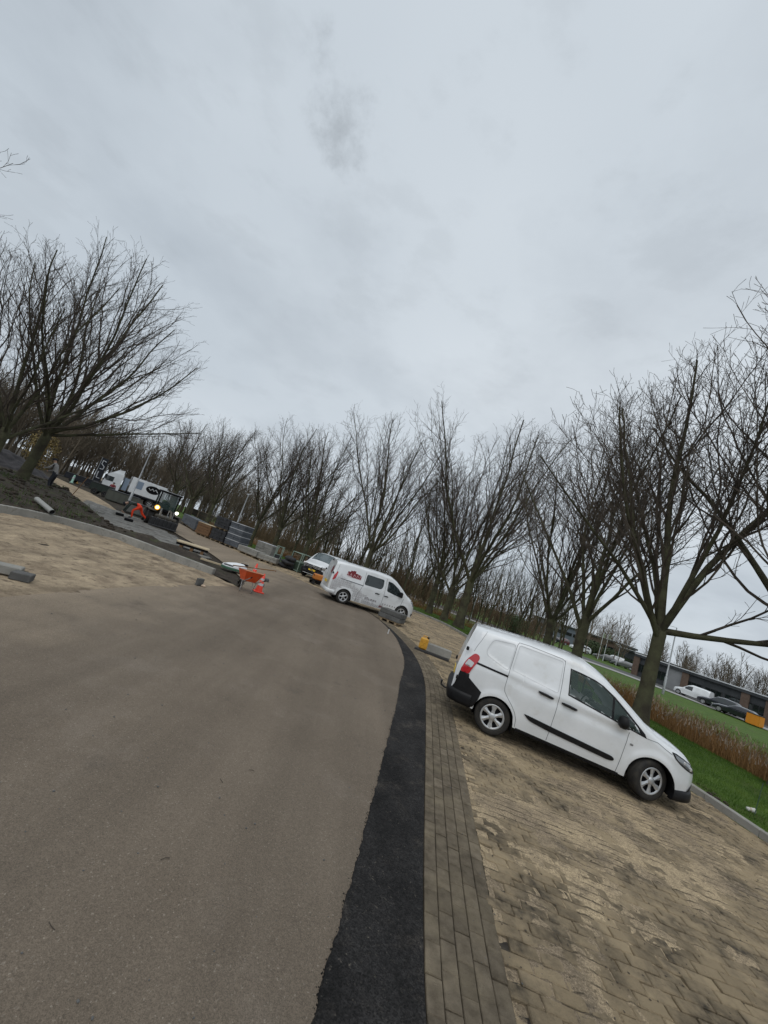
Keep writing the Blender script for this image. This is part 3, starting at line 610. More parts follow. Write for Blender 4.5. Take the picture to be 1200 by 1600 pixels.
class Body:
    """one closed car-body surface: half width Y(u, z), roof/bonnet line zt(u), lower edge zb(u)"""
    def __init__(s, zt, zb, w, tum, arches, archr, rc, lean=None, n=2.4, recess=(), flare=0.014, crease=None):
        s.zt = interp_s(*zip(*zt)); s.zb0 = interp_s(*zip(*zb)); s.w = interp_s(*zip(*w), w=0.05); s.tum = interp_s(*zip(*tum), w=0.06)
        s.arches = arches; s.archr = archr; s.rc = interp_s(*zip(*rc)); s.leanf = lean; s.n = n; s.recess = recess; s.flare = flare; s.crease = crease
        s.u0 = w[0][0]; s.u1 = w[-1][0]
    def zb(s, u):
        z = s.zb0(u)
        for (a, h) in s.arches:
            k = np.abs(u - a) < s.archr; z = np.where(k, np.maximum(z, h + np.sqrt(np.maximum(s.archr ** 2 - (u - a) ** 2, 0))), z)
        return z
    def Y(s, u, z, relief=True):
        u = np.asarray(u, float); z = np.asarray(z, float)
        zt = s.zt(u); r = np.minimum(s.rc(u), zt - 0.1); q = np.clip((z - (zt - r)) / r, 0, 1)
        y = (s.w(u) - s.tum(z)) * np.maximum(1 - q ** s.n, 0) ** (1 / s.n)
        if relief:
            for (a, h) in s.arches:
                d = np.hypot(u - a, z - h); y = y + s.flare * np.exp(-((d - s.archr - 0.02) / 0.07) ** 2) * (z < 1.0)
            for (poly, depth) in s.recess:
                y = y - depth * np.clip(-sdf_poly(u, z, poly) / 0.022, 0, 1)
            if s.crease: y = y + s.crease(u, z)
        return y
    def lean(s, u, z): return s.leanf(u, z) if s.leanf else 0 * u
    def T(s, u, y):                       # height of the top surface at half-width y
        zt = s.zt(u); r = np.minimum(s.rc(u), zt - 0.1); W = s.w(u) - s.tum(zt - 0.02)
        return zt - r + r * np.maximum(1 - np.clip(np.abs(y) / W, 0, 1) ** s.n, 0) ** (1 / s.n)
    def body(s, parent, material, du=0.022, na=26, nc=12, holes=(), topholes=(), name='body'):
        us = np.arange(s.u0, s.u1 + 1e-6, du)
        for (a, h) in s.arches:
            us = us[(np.abs(us - a + s.archr) > du * 0.6) & (np.abs(us - a - s.archr) > du * 0.6)]
            us = np.r_[us, a - s.archr + 1e-4, a - s.archr - 1e-3, a + s.archr - 1e-4, a + s.archr + 1e-3]
        us = np.unique(np.r_[us, s.u1]); zt = s.zt(us); r = np.minimum(s.rc(us), zt - 0.1); zb = s.zb(us)
        t = np.linspace(0, 1, na); side_z = zb[:, None] + (np.maximum(zt - r, zb + 0.02) - zb)[:, None] * t
        an = np.linspace(0, math.pi / 2, nc + 1)[1:]
        cz = (zt - r)[:, None] + r[:, None] * np.sin(an) ** (2 / s.n); z = np.c_[side_z, cz]; z = np.minimum(z, zt[:, None])
        U = np.broadcast_to(us[:, None], z.shape); y = s.Y(U, z); y[:, -1] = 0
        Wc = np.maximum(s.w(us)[:, None] - s.tum(cz), 0.01); y[:, na:] = Wc * np.maximum(np.cos(an), 0) ** (2 / s.n) ; y[:, -1] = 0
        # relief also on the corner
        Xw = U + s.lean(U, z); m = z.shape[1]
        V = np.concatenate([np.stack([Xw, -y, z], -1), np.stack([Xw[:, :-1], y[:, :-1], z[:, :-1]], -1)], 1)   # right side ring then left side
        order = list(range(m)) + [m + k for k in range(m - 2, -1, -1)]; M = len(order); V = V[:, order]
        Fc = []; uz = np.concatenate([np.stack([U, z, np.zeros_like(z)], -1), np.stack([U[:, :-1], z[:, :-1], np.ones_like(z[:, :-1])], -1)], 1)[:, order]
        idx = np.arange(len(us) * M).reshape(len(us), M)
        F = np.stack([idx[:-1, :-1], idx[1:, :-1], idx[1:, 1:], idx[:-1, 1:]], -1)
        cu = (uz[:-1, :-1, 0] + uz[1:, 1:, 0]) / 2; czz = (uz[:-1, :-1, 1] + uz[1:, 1:, 1] + uz[1:, :-1, 1] + uz[:-1, 1:, 1]) / 4
        keep = np.ones(cu.shape, bool)
        for hpoly in holes: keep &= ~poly_inside(cu, czz, hpoly)
        cy = (V[:-1, :-1, 1] + V[1:, 1:, 1]) / 2
        for (ua, ub, yh) in topholes: keep &= ~((cu > ua) & (cu < ub) & (np.abs(cy) < yh) & (czz > s.zt(cu) - 0.12))
        F = F[keep].reshape(-1, 4); V = V.reshape(-1, 3)
        bm = MB(); me = np_mesh(name, V, F, material, True)
        o = link(name, me, parent)
        for i, nm in ((0, 'rear_panel'), (len(us) - 1, 'nose_panel')):      # closing caps
            ring = V.reshape(len(us), M, 3)[i]; c = ring.mean(0); c[2] = (ring[:, 2].max() + ring[:, 2].min()) / 2
            Vc = np.vstack([ring, c[None]]); Fc = [(k, (k + 1) % M, M) if i == 0 else ((k + 1) % M, k, M) for k in range(M)]
            link(nm, np_mesh(nm, Vc, Fc, material, False), parent)
        return o
    def patch(s, name, poly, off, material, parent, h=0.04, holes=(), sides=(-1, 1), smooth=True):
        """a panel lying on the flank: polygon in (u, z) lifted by off"""
        B = []
        for i in range(len(poly)):
            a = np.array(poly[i]); b = np.array(poly[(i + 1) % len(poly)]); m = max(1, int(np.hypot(*(b - a)) / h)); B += [tuple(a + (b - a) * j / m) for j in range(m)]
        loops = [B]
        for hp in holes: loops.append([tuple(p) for p in hp])
        xs = [p[0] for p in B]; zs = [p[1] for p in B]
        gx, gz = np.meshgrid(np.arange(min(xs), max(xs), h), np.arange(min(zs), max(zs), h)); gx, gz = gx.ravel(), gz.ravel()
        k = (sdf_poly(gx, gz, B) < -h * 0.3)
        for hp in holes: k &= sdf_poly(gx, gz, hp) > h * 0.3
        pts = []; ed = []
        for lp in loops:
            n = len(pts); pts += [Vector(p) for p in lp]; ed += [(n + i, n + (i + 1) % len(lp)) for i in range(len(lp))]
        pts += [Vector((a, b)) for a, b in zip(gx[k], gz[k])]
        v, e, f, _, _, _ = delaunay_2d_cdt(pts, ed, [], 0, 1e-6)
        v = np.array([(p.x, p.y) for p in v]); f = np.array([t for t in f if len(t) == 3]); c = v[f].mean(1)
        keep = poly_inside(c[:, 0], c[:, 1], B)
        for hp in holes: keep &= ~poly_inside(c[:, 0], c[:, 1], hp)
        f = f[keep]; out = []
        for sd in sides:
            y = (s.Y(v[:, 0], v[:, 1]) + off) * sd; V = np.stack([v[:, 0] + s.lean(v[:, 0], v[:, 1]), y, v[:, 1]], -1)
            out.append(link(name, np_mesh(name, V, f if sd < 0 else f[:, ::-1], material, smooth), parent))
        return out
    def line(s, name, pts, width, off, material, parent, sides=(-1, 1), h=0.03):
        P = resample(np.array(pts + [tuple(np.array(pts[-1]) * 2 - np.array(pts[-2]))]), h)[0]; P = P[:max(2, int(round((np.hypot(*np.diff(np.array(pts), axis=0).T).sum()) / h)) + 1)]
        T_, N_ = normals2(P); a = P + N_ * width / 2; b = P - N_ * width / 2; v = np.vstack([a, b]); n = len(P)
        out = []
        for sd in sides:
            y = (s.Y(v[:, 0], v[:, 1]) + off) * sd; V = np.stack([v[:, 0] + s.lean(v[:, 0], v[:, 1]), y, v[:, 1]], -1)
            out.append(link(name, np_mesh(name, V, [(i, i + 1, n + i + 1, n + i) for i in range(n - 1)], material), parent))
        return out
    def top(s, name, u0, u1, y0f, off, material, parent, nu=14, ny=16):
        """glass or panel on the top surface; y0f(u) half width"""
        us = np.linspace(u0, u1, nu); V = []
        for u in us:
            ys_ = np.linspace(-y0f(u), y0f(u), ny); z = s.T(np.full(ny, u), ys_); du = 0.02
            sl = (s.zt(u + du) - s.zt(u - du)) / (2 * du); nn = 1 / math.hypot(1, sl)
            V += [(u - sl * nn * off, yy, zz + nn * off) for yy, zz in zip(ys_, z)]
        F = [(i * ny + k, (i + 1) * ny + k, (i + 1) * ny + k + 1, i * ny + k + 1) for i in range(nu - 1) for k in range(ny - 1)]
        return link(name, np_mesh(name, V, F, material, True), parent)
def wheel(parent, x, y, r, wdt, side, steer=0.0, spokes=6, capm=None, hr=None):
    """side -1: outer face towards -y"""
    e = empty('wheel', (x, y, r)); e.parent = parent; e.rotation_euler = (0, 0, steer)
    hr = hr or r * 0.66; t = wdt / 2
    tb = MB().lathe([(hr * 0.92, -t * 0.75), (hr * 1.02, -t * 0.97), (r * 0.90, -t), (r * 0.97, -t * 0.86), (r, -t * 0.6), (r, t * 0.6), (r * 0.97, t * 0.86), (r * 0.90, t), (hr * 1.02, t * 0.97), (hr * 0.92, t * 0.75)], axis='Y', n=40)
    for k in range(3):
        yy = (-0.35 + 0.35 * k) * wdt * 0.7
        tb.lathe([(r + 0.0015, yy - 0.004), (r + 0.0025, yy), (r + 0.0015, yy + 0.004)], axis='Y', n=40)
    tb.build('tyre', M_RUBBER, e)
    d = MB().lathe([(0.001, side * t * 0.35), (hr * 0.98, side * t * 0.45)], axis='Y', n=30); d.build('brake_disc', M_DARK, e)
    c = MB(); o = side * t
    c.lathe([(hr * 0.86, o * 0.86), (hr * 0.94, o * 1.0), (hr * 1.03, o * 0.93), (hr * 1.03, o * 0.8)], axis='Y', n=40)
    c.lathe([(0.001, o * 1.04), (hr * 0.16, o * 1.03), (hr * 0.27, o * 0.95), (hr * 0.30, o * 0.75)], axis='Y', n=24)
    for k in range(spokes):
        a = 2 * math.pi * (k + 0.5) / spokes; ca_, sa_ = math.cos(a), math.sin(a); px, pz = -sa_, ca_
        for q in (0,):
            w0, w1, wm = hr * 0.16, hr * 0.235, hr * 0.13
            V = []
            for (rad, wv, oo) in ((hr * 0.2, w0, 0.93), (hr * 0.5, wm, 0.90), (hr * 0.9, w1, 0.93)):
                for sgn_ in (-1, 1): V.append((ca_ * rad + px * wv * sgn_, o * (oo - 0.10), sa_ * rad + pz * wv * sgn_))
                V.append((ca_ * rad, o * (oo + 0.03), sa_ * rad))
            F = []
            for i in (0, 3): F += [(i, i + 2, i + 5, i + 3), (i + 2, i + 1, i + 4, i + 5)]
            c.add(V, F)
    c.build('hubcap', capm or M_HUB, e)
    return e
def arch_liner(parent, x, zc, R, yo, side, name='wheel_housing'):
    m = MB(); n = 18; yi = yo - 0.30
    V = []; 
    for k in range(n + 1):
        a = -0.35 + (math.pi + 0.7) * k / n
        V += [(x + R * math.cos(a), side * yo, zc + R * math.sin(a)), (x + R * math.cos(a), side * yi, zc + R * math.sin(a))]
    F = [(2 * k, 2 * k + 2, 2 * k + 3, 2 * k + 1) for k in range(n)]; m.add(V, F)
    m.add([(x, side * yi, zc)] + [V[2 * k + 1] for k in range(n + 1)], [(0, k + 1, k + 2) for k in range(n)])
    return link(name, m.mesh(name, M_DARK), parent)
def sweep_bar(name, plan, prof, material, parent, smooth=True):
    """profile (outward offset, z) swept along a plan path; outward is the right-hand normal"""
    P = np.array(plan, float); T_, N_ = normals2(P); V = []; m = len(prof)
    for p, n in zip(P, N_): V += [(p[0] + n[0] * o, p[1] + n[1] * o, z) for o, z in prof]
    F = [(i * m + k, (i + 1) * m + k, (i + 1) * m + k + 1, i * m + k + 1) for i in range(len(P) - 1) for k in range(m - 1)]
    F += [tuple(range(m)), tuple(range(len(V) - 1, len(V) - 1 - m, -1))]
    b = MB(); b.add(V, F[:-2], smooth); b.add(V[:m], [tuple(range(m))]); b.add(V[-m:], [tuple(range(m))]); return b.build(name, material, parent)
def plan_of(B, z, us, off=0.0):
    right = [(u + float(B.lean(np.array(u), np.array(z))), -float(B.Y(u, z, False)) - off) for u in us]
    return right

# ---- the small white van in the foreground
def small_van():
    root = empty('small_van', (2.9457, 7.0312, 0.012), -0.26307, 0.008)
    tag(root, 'white small panel van with black side mouldings and towbar parked on the sanded brick bay', 'van')
    yard = 0.86     # flank plane is at y=-0.86 in van axes: shift every part inward so that the flank passes through the origin
    inner_ = root
    body_shift = empty('chassis', (0, 0, 0)); bpy.data.objects.remove(body_shift)
    zt = [(-0.80, 1.705), (-0.5, 1.725), (0.2, 1.75), (0.95, 1.765), (1.3, 1.745), (1.55, 1.655), (1.72, 1.56), (2.0, 1.37), (2.36, 1.115), (2.52, 1.035), (2.86, 0.925), (3.03, 0.855), (3.16, 0.775), (3.22, 0.71), (3.25, 0.65)]
    zb = [(-0.80, 0.36), (-0.4, 0.31), (0.39, 0.275), (2.0, 0.225), (2.2, 0.22), (2.8, 0.22), (3.25, 0.23)]
    w = [(-0.80, 0.72), (-0.74, 0.79), (-0.62, 0.845), (-0.45, 0.868), (-0.2, 0.875), (0.5, 0.880), (2.0, 0.880), (2.55, 0.872), (2.75, 0.850), (2.95, 0.79), (3.08, 0.72), (3.17, 0.63), (3.23, 0.53), (3.25, 0.46)]
    tum = [(0.15, 0.06), (0.28, 0.03), (0.45, 0.008), (0.75, 0.0), (1.0, 0.006), (1.12, 0.03), (1.3, 0.070), (1.5, 0.120), (1.62, 0.16), (1.8, 0.20)]
    rc = [(-0.8, 0.15), (1.2, 0.155), (1.7, 0.20), (2.2, 0.20), (2.5, 0.20), (3.0, 0.22), (3.25, 0.30)]
    qp = round_poly([(-0.30, 1.555), (0.11, 1.605), (0.07, 1.14), (-0.02, 1.16), (-0.36, 1.27), (-0.385, 1.36)], 0.07)
    sp_ = round_poly([(0.17, 1.615), (0.93, 1.595), (0.925, 1.075), (0.13, 1.175)], 0.03)
    lean = lambda u, z: np.clip((-0.25 - u) / 0.5, 0, 1) ** 1.2 * np.interp(z, [0.9, 1.1, 1.3, 1.55, 1.75], [0, 0.03, 0.07, 0.125, 0.185]) - np.clip((u - 2.9) / 0.35, 0, 1) * np.interp(z, [0.15, 0.3, 0.45, 0.62, 0.75], [0.05, 0.015, 0, 0.0, 0.0])
    def crease(u, z):
        zc = 1.10 - 0.085 * (u - 0.1); return 0.010 * np.exp(-((z - zc) / 0.035) ** 2) * np.clip((u + 0.4) / 0.4, 0, 1) * np.clip((2.25 - u) / 0.3, 0, 1) - 0.012 * np.exp(-((z - zc + 0.10) / 0.06) ** 2) * np.clip((u + 0.1) / 0.4, 0, 1) * np.clip((2.2 - u) / 0.3, 0, 1)
    B = Body(zt, zb, w, tum, [(0, 0.30), (2.489, 0.30)], 0.352, rc, lean, 3.0, [(qp, 0.013), (sp_, 0.011)], 0.016, crease)
    win = [(1.055, 1.535), (1.085, 1.105), (1.30, 1.068), (1.80, 0.985), (2.335, 0.895), (2.30, 0.955), (2.02, 1.175), (1.80, 1.335), (1.60, 1.445), (1.46, 1.490), (1.25, 1.520)]
    wins = [(1.075, 1.515), (1.10, 1.125), (1.80, 1.005), (2.24, 0.930), (2.00, 1.155), (1.79, 1.315), (1.58, 1.43), (1.42, 1.475)]
    g = empty('x', (0, 0, 0)); bpy.data.objects.remove(g)
    B.body(root, M_WHITE, 0.02, 30, 14, holes=[wins], topholes=[(1.66, 2.28, 0.52)])
    # windscreen and side glass
    M_WG = mat('window_glass', (0.06, 0.10, 0.09), 0.02, spec=0.8, alpha=0.42)
    B.top('windscreen', 1.50, 2.40, lambda u: 0.60 + 0.06 * (u - 1.5), 0.006, M_WG, root)
    fr = B.patch('window_seal', win, 0.003, M_BLACKP, root, 0.05, holes=[wins])
    for f_, sd in zip(B.patch('window', wins, 0.001, M_WG, root, 0.06), (-1, 1)): pass
    B.patch('window_divider', [(1.765, 1.355), (1.80, 1.335), (1.815, 0.985), (1.785, 0.99)], 0.005, M_BLACKP, root, 0.05)
    # doors: lifted skins with a dark gap line round them
    fd = round_poly([(0.945, 1.60), (0.965, 0.99), (0.925, 0.285), (2.0, 0.245), (2.055, 0.72), (2.075, 0.915), (2.045, 0.93), (1.30, 1.055), (1.07, 1.09), (1.04, 1.545), (1.25, 1.535), (1.46, 1.505), (1.62, 1.455), (1.64, 1.475), (1.42, 1.55), (1.2, 1.585)], 0.03, 3)
    gap = 0.007
    for pts in ([(0.955, 1.63), (0.962, 1.2), (0.955, 0.85), (0.915, 0.29)], [(2.005, 0.24), (2.035, 0.5), (2.062, 0.74), (2.078, 0.90)], [(0.15, 1.655), (0.125, 1.60), (0.09, 1.18), (0.075, 0.86), (0.09, 0.79), (0.16, 0.71), (0.25, 0.62), (0.33, 0.52), (0.375, 0.42), (0.385, 0.30)],
                [(0.15, 1.655), (0.35, 1.662), (0.90, 1.638), (0.955, 1.615)], [(2.335, 0.90), (2.50, 0.90), (2.62, 0.845), (2.74, 0.80)], [(-0.50, 1.655), (-0.515, 1.60), (-0.60, 1.35), (-0.62, 1.24)]):
        B.line('panel_gap', pts, gap, 0.0025, M_SEAM, root)
    for pts in ([(1.0, 0.30), (1.99, 0.262)],): pass
    # grey outlines painting the shade along the pressing edges
    B.line('pressing_edge_shade', qp + [qp[0]], 0.006, 0.0012, mat('pressing_shade', (0.45, 0.46, 0.47), 0.5), root)
    B.line('pressing_edge_shade', sp_ + [sp_[0]], 0.005, 0.0012, MATS['pressing_shade'], root)
    B.patch('slide_rail', [(-0.50, 1.095), (0.085, 1.062), (0.087, 1.030), (-0.50, 1.060)], 0.006, M_BLACKP, root, 0.03)
    mold = round_poly([(0.47, 0.565), (0.60, 0.555), (0.955, 0.525), (1.90, 0.452), (1.945, 0.42), (1.93, 0.385), (1.85, 0.372), (0.95, 0.435), (0.62, 0.475), (0.55, 0.50)], 0.03, 3)
    B.patch('side_moulding', mold, 0.016, M_BLACKP, root, 0.035)
    B.line('sill', [(0.40, 0.262), (1.2, 0.238), (2.06, 0.212)], 0.05, 0.002, M_BLACKP, root)
    for (a, b_) in (((0.63, 0.992), (0.87, 0.968)), ((1.02, 0.950), (1.26, 0.928))):
        for sd in (-1, 1):
            m_ = MB(); y0 = sd * (float(B.Y(a[0], a[1])) + 0.014)
            m_.tube([(a[0], y0 - sd * 0.012, a[1]), (a[0] + 0.03, y0 + sd * 0.012, a[1] - 0.002), ((a[0] + b_[0]) / 2, y0 + sd * 0.022, (a[1] + b_[1]) / 2 + 0.004), (b_[0] - 0.03, y0 + sd * 0.012, b_[1]), (b_[0], y0 - sd * 0.012, b_[1])], [0.012, 0.021, 0.022, 0.020, 0.012], 8)
            m_.build('handle', M_BLACKP, root)
            B.patch('handle_recess_shade', round_poly([(a[0] - 0.02, a[1] + 0.02), (b_[0] + 0.02, b_[1] + 0.02), (b_[0] + 0.02, b_[1] - 0.03), (a[0] - 0.02, a[1] - 0.03)], 0.02, 3), 0.002, mat('shaded_white', (0.55, 0.56, 0.57), 0.4), root, 0.03, sides=(sd,))  # greyed white patch paints the shade of a recess behind the handle
    # lamps
    B.patch('tail_lamp', round_poly([(-0.50, 1.215), (-0.585, 1.225), (-0.66, 1.12), (-0.70, 1.02), (-0.725, 0.86), (-0.715, 0.845), (-0.56, 0.85), (-0.545, 0.93), (-0.48, 1.10), (-0.465, 1.17)], 0.04, 3), 0.014, M_REDLENS, root, 0.03)
    B.patch('reversing_lens', round_poly([(-0.655, 1.095), (-0.535, 1.06), (-0.565, 0.965), (-0.69, 0.985)], 0.02, 3), 0.018, M_CLEARLENS, root, 0.03)
    B.patch('rear_bumper_side', [(-0.725, 0.845), (-0.555, 0.85), (-0.545, 0.79), (-0.28, 0.63), (-0.30, 0.505), (-0.352, 0.36), (-0.41, 0.31), (-0.78, 0.35), (-0.79, 0.52), (-0.76, 0.60)], 0.010, M_BLACKP, root, 0.03)
    us_ = [-0.42, -0.50, -0.58, -0.66, -0.72, -0.76, -0.79]; pr = [(u, -float(B.Y(u, 0.45, False))) for u in us_] + [(-0.815, -0.60), (-0.83, -0.3), (-0.835, 0.0)]
    pl = pr + [(x, -y) for x, y in pr[-2::-1]]
    pl = [(x, -y) for x, y in pl]   # outward = right-hand normal while walking from left flank round the rear to the right flank
    sweep_bar('rear_bumper', smooth_poly(pl, 3), [(-0.05, 0.30), (0.02, 0.31), (0.035, 0.36), (0.04, 0.42), (0.045, 0.48), (0.03, 0.515), (-0.02, 0.53), (-0.06, 0.53)], M_BLACKP, root)
    hl = round_poly([(2.715, 0.845), (2.80, 0.835), (2.95, 0.785), (3.07, 0.735), (3.165, 0.685), (3.185, 0.625), (3.13, 0.60), (3.00, 0.64), (2.87, 0.70), (2.78, 0.765)], 0.03, 3)
    B.patch('headlamp_housing', hl, 0.004, M_BLACKP, root, 0.025)
    B.patch('headlight', [(2.76, 0.825), (2.93, 0.775), (3.06, 0.725), (3.145, 0.675), (3.155, 0.64), (3.10, 0.625), (2.99, 0.665), (2.86, 0.725), (2.79, 0.78)], 0.010, mat('headlamp_glass', (0.16, 0.17, 0.18), 0.05, spec=0.9, coat=1.0, metal=0.2), root, 0.025)
    for (u, z, r_) in ((3.06, 0.668, 0.030), (2.94, 0.735, 0.022)):
        for sd in (-1, 1):
            y = float(B.Y(u, z)) + 0.012; MB().lathe([(0.001, 0.0), (r_ * 0.7, -0.004), (r_, 0.0)], (u, sd * y, z), 'Y', 14).build('lamp_reflector', M_CLEARLENS, root)
    B.patch('indicator', round_poly([(2.115, 0.745), (2.165, 0.74), (2.165, 0.71), (2.115, 0.712)], 0.015, 3), 0.006, mat('grey_lens', (0.2, 0.2, 0.2), 0.2), root, 0.03)
    # front bumper lower part and grille
    us_ = [2.845, 2.92, 3.0, 3.08, 3.15, 3.20, 3.235]; pr = [(u, -float(B.Y(u, 0.35, False))) for u in us_] + [(3.26, -0.40), (3.275, -0.2), (3.28, 0.0)]
    pl = pr + [(x, -y) for x, y in pr[-2::-1]]
    sweep_bar('front_bumper', smooth_poly(pl, 3), [(-0.08, 0.155), (-0.01, 0.15), (0.022, 0.17), (0.026, 0.23), (0.020, 0.28), (0.010, 0.315), (-0.02, 0.33)], M_BLACKP, root)
    B.patch('bumper_corner', [(3.09, 0.33), (3.16, 0.40), (3.245, 0.425), (3.25, 0.30), (3.1, 0.30)], 0.012, M_BLACKP, root, 0.03)
    MB().box((3.262, 0, 0.50), (0.03, 0.84, 0.20), ch=0.012).build('grille', M_BLACKP, root)
    for z in (0.44, 0.50, 0.56): MB().box((3.282, 0, z), (0.012, 0.80, 0.022), ch=0.004).build('grille_bar', M_HUB, root)
    MB().box((3.286, 0, 0.40), (0.012, 0.52, 0.11), ch=0.004).build('number_plate', mat('plate_yellow', (0.75, 0.50, 0.03), 0.5), root)
    # rear doors, handle, plate, towbar
    zr = lambda z: -0.80 + float(lean(np.array(-0.80), np.array(z)))
    MB().add([(zr(0.56) - 0.004, 0.004, 0.56), (zr(1.1) - 0.004, 0.004, 1.1), (zr(1.64) - 0.004, 0.004, 1.64), (zr(1.64) - 0.004, -0.004, 1.64), (zr(1.1) - 0.004, -0.004, 1.1), (zr(0.56) - 0.004, -0.004, 0.56)], [(0, 1, 4, 5), (1, 2, 3, 4)]).build('panel_gap', M_SEAM, root)
    for z in (1.26, 0.72):
        for sd in (-1, 1): MB().box((-0.70 - 0.04 * (z < 1), sd * 0.80, z), (0.05, 0.05, 0.07), ch=0.012).build('hinge', M_BLACKP, root)
    MB().box((-0.825, 0.12, 0.92), (0.035, 0.14, 0.07), ch=0.012).build('handle', M_BLACKP, root)
    MB().box((-0.815, -0.32, 0.78), (0.014, 0.52, 0.11), ch=0.004).build('number_plate', MATS['plate_yellow'], root)
    tb = MB().tube([(-0.62, 0, 0.30), (-0.90, 0, 0.30), (-0.975, 0, 0.325), (-0.985, 0, 0.37)], 0.017, 8); tb.lathe([(0.001, 0.42), (0.018, 0.415), (0.025, 0.40), (0.018, 0.375)], (-0.985, 0, 0)); tb.build('towbar', M_DSTEEL, root)
    # aerial and roof seam
    MB().tube([(-0.33, 0, 1.72), (-0.40, 0, 1.86)], 0.005, 6).build('aerial', M_BLACKP, root)
    bd = MB(); bd.add([(-0.822, 0.0 + 0.075 * math.cos(a), 1.02 + 0.032 * math.sin(a)) for a in np.linspace(0, 2 * math.pi, 19)[:-1]], [tuple(range(18))]); bd.build('oval_badge', mat('badge_blue', (0.02, 0.05, 0.16), 0.3), root)
    # mirrors
    for sd in (-1, 1):
        y = sd * (float(B.Y(2.02, 0.98)) + 0.11)
        m_ = MB(); m_.lathe([(0.001, -0.085), (0.045, -0.08), (0.078, -0.05), (0.088, 0.0), (0.078, 0.06), (0.05, 0.092), (0.001, 0.10)], (0, 0, 0), 'Z', 16)
        m_.v = [(p[0] * 0.95 + 1.93, p[1] * 1.15 + y, p[2] * 1.08 + 1.02) for p in m_.v]; m_.build('mirror', M_BLACKP, root)
        MB().box((2.0, y - sd * 0.09, 0.955), (0.09, 0.14, 0.04), ch=0.015).build('mirror_arm', M_BLACKP, root)
    # wheels
    for sd in (-1, 1):
        arch_liner(root, 0, 0.30, 0.35, 0.872, sd); arch_liner(root, 2.489, 0.30, 0.35, 0.870, sd)
        wheel(root, 0.0, sd * 0.765, 0.308, 0.19, sd, 0.0, 6, None, 0.205)
        wheel(root, 2.489, sd * 0.755, 0.308, 0.19, sd, math.radians(24), 6, None, 0.205)
    MB().box((1.2, 0, 0.33), (3.6, 1.06, 0.18), ch=0.04).build('underbody', M_DARK, root)
    # cabin
    dk = mat('cabin_trim', (0.03, 0.032, 0.035), 0.8)
    MB().box((0.98, 0, 0.95), (0.03, 1.45, 1.3)).build('bulkhead', dk, root)
    for sy in (-0.38, 0.38):
        MB().box((1.30, sy, 0.62), (0.46, 0.46, 0.14), ch=0.04).box((1.10, sy, 0.92), (0.13, 0.44, 0.60), rz=0, ch=0.04).box((1.09, sy, 1.30), (0.09, 0.24, 0.18), ch=0.03).build('seat', M_NAVY, root)
    MB().box((2.06, 0, 0.86), (0.46, 1.40, 0.20), ch=0.06).build('dashboard', dk, root)
    sw = MB(); pts = [(1.74 + 0.07 * math.cos(a), 0.38 + 0.18 * math.sin(a), 0.98 + 0.17 * math.cos(a)) for a in np.linspace(0, 2 * math.pi, 19)]; sw.tube(pts, 0.014, 6, False); sw.tube([(1.74, 0.38, 0.98), (1.95, 0.38, 0.88)], 0.03, 6); sw.build('steering_wheel', M_BLACKP, root)
    MB().box((1.5, 0, 0.45), (1.2, 1.5, 0.02)).build('cabin_floor', dk, root)
    for y_ in (-0.3, 0.35): MB().tube([(2.34, y_, 1.145), (2.16, y_ + 0.36, 1.27)], 0.007, 5).build('wiper', M_BLACKP, root)
    return root
van = small_van()
# the measured flank plane passes through the origin: move the parts so that the right flank is there
for ch in van.children: ch.location.y += 0.872

# ---------------------------------------------------------------- bare trees
def frusta(P0, P1, R0, R1, k=3):
    P0 = np.asarray(P0, float); P1 = np.asarray(P1, float); R0 = np.asarray(R0, float); R1 = np.asarray(R1, float)
    T_ = P1 - P0; T_ /= np.maximum(np.linalg.norm(T_, axis=1), 1e-9)[:, None]
    A_ = np.where(np.abs(T_[:, 2:3]) < 0.9, [[0, 0, 1.0]], [[1.0, 0, 0]]); U_ = np.cross(T_, A_); U_ /= np.linalg.norm(U_, axis=1)[:, None]; W_ = np.cross(T_, U_)
    an = np.arange(k) * 2 * np.pi / k; D = U_[:, None] * np.cos(an)[None, :, None] + W_[:, None] * np.sin(an)[None, :, None]
    V = np.concatenate([P0[:, None] + D * R0[:, None, None], P1[:, None] + D * R1[:, None, None]], 1); n = len(P0)
    j = np.arange(k); f = np.stack([j, (j + 1) % k, k + (j + 1) % k, k + j], 1)
    return V.reshape(-1, 3), (f[None] + (np.arange(n) * 2 * k)[:, None, None]).reshape(-1, 4)
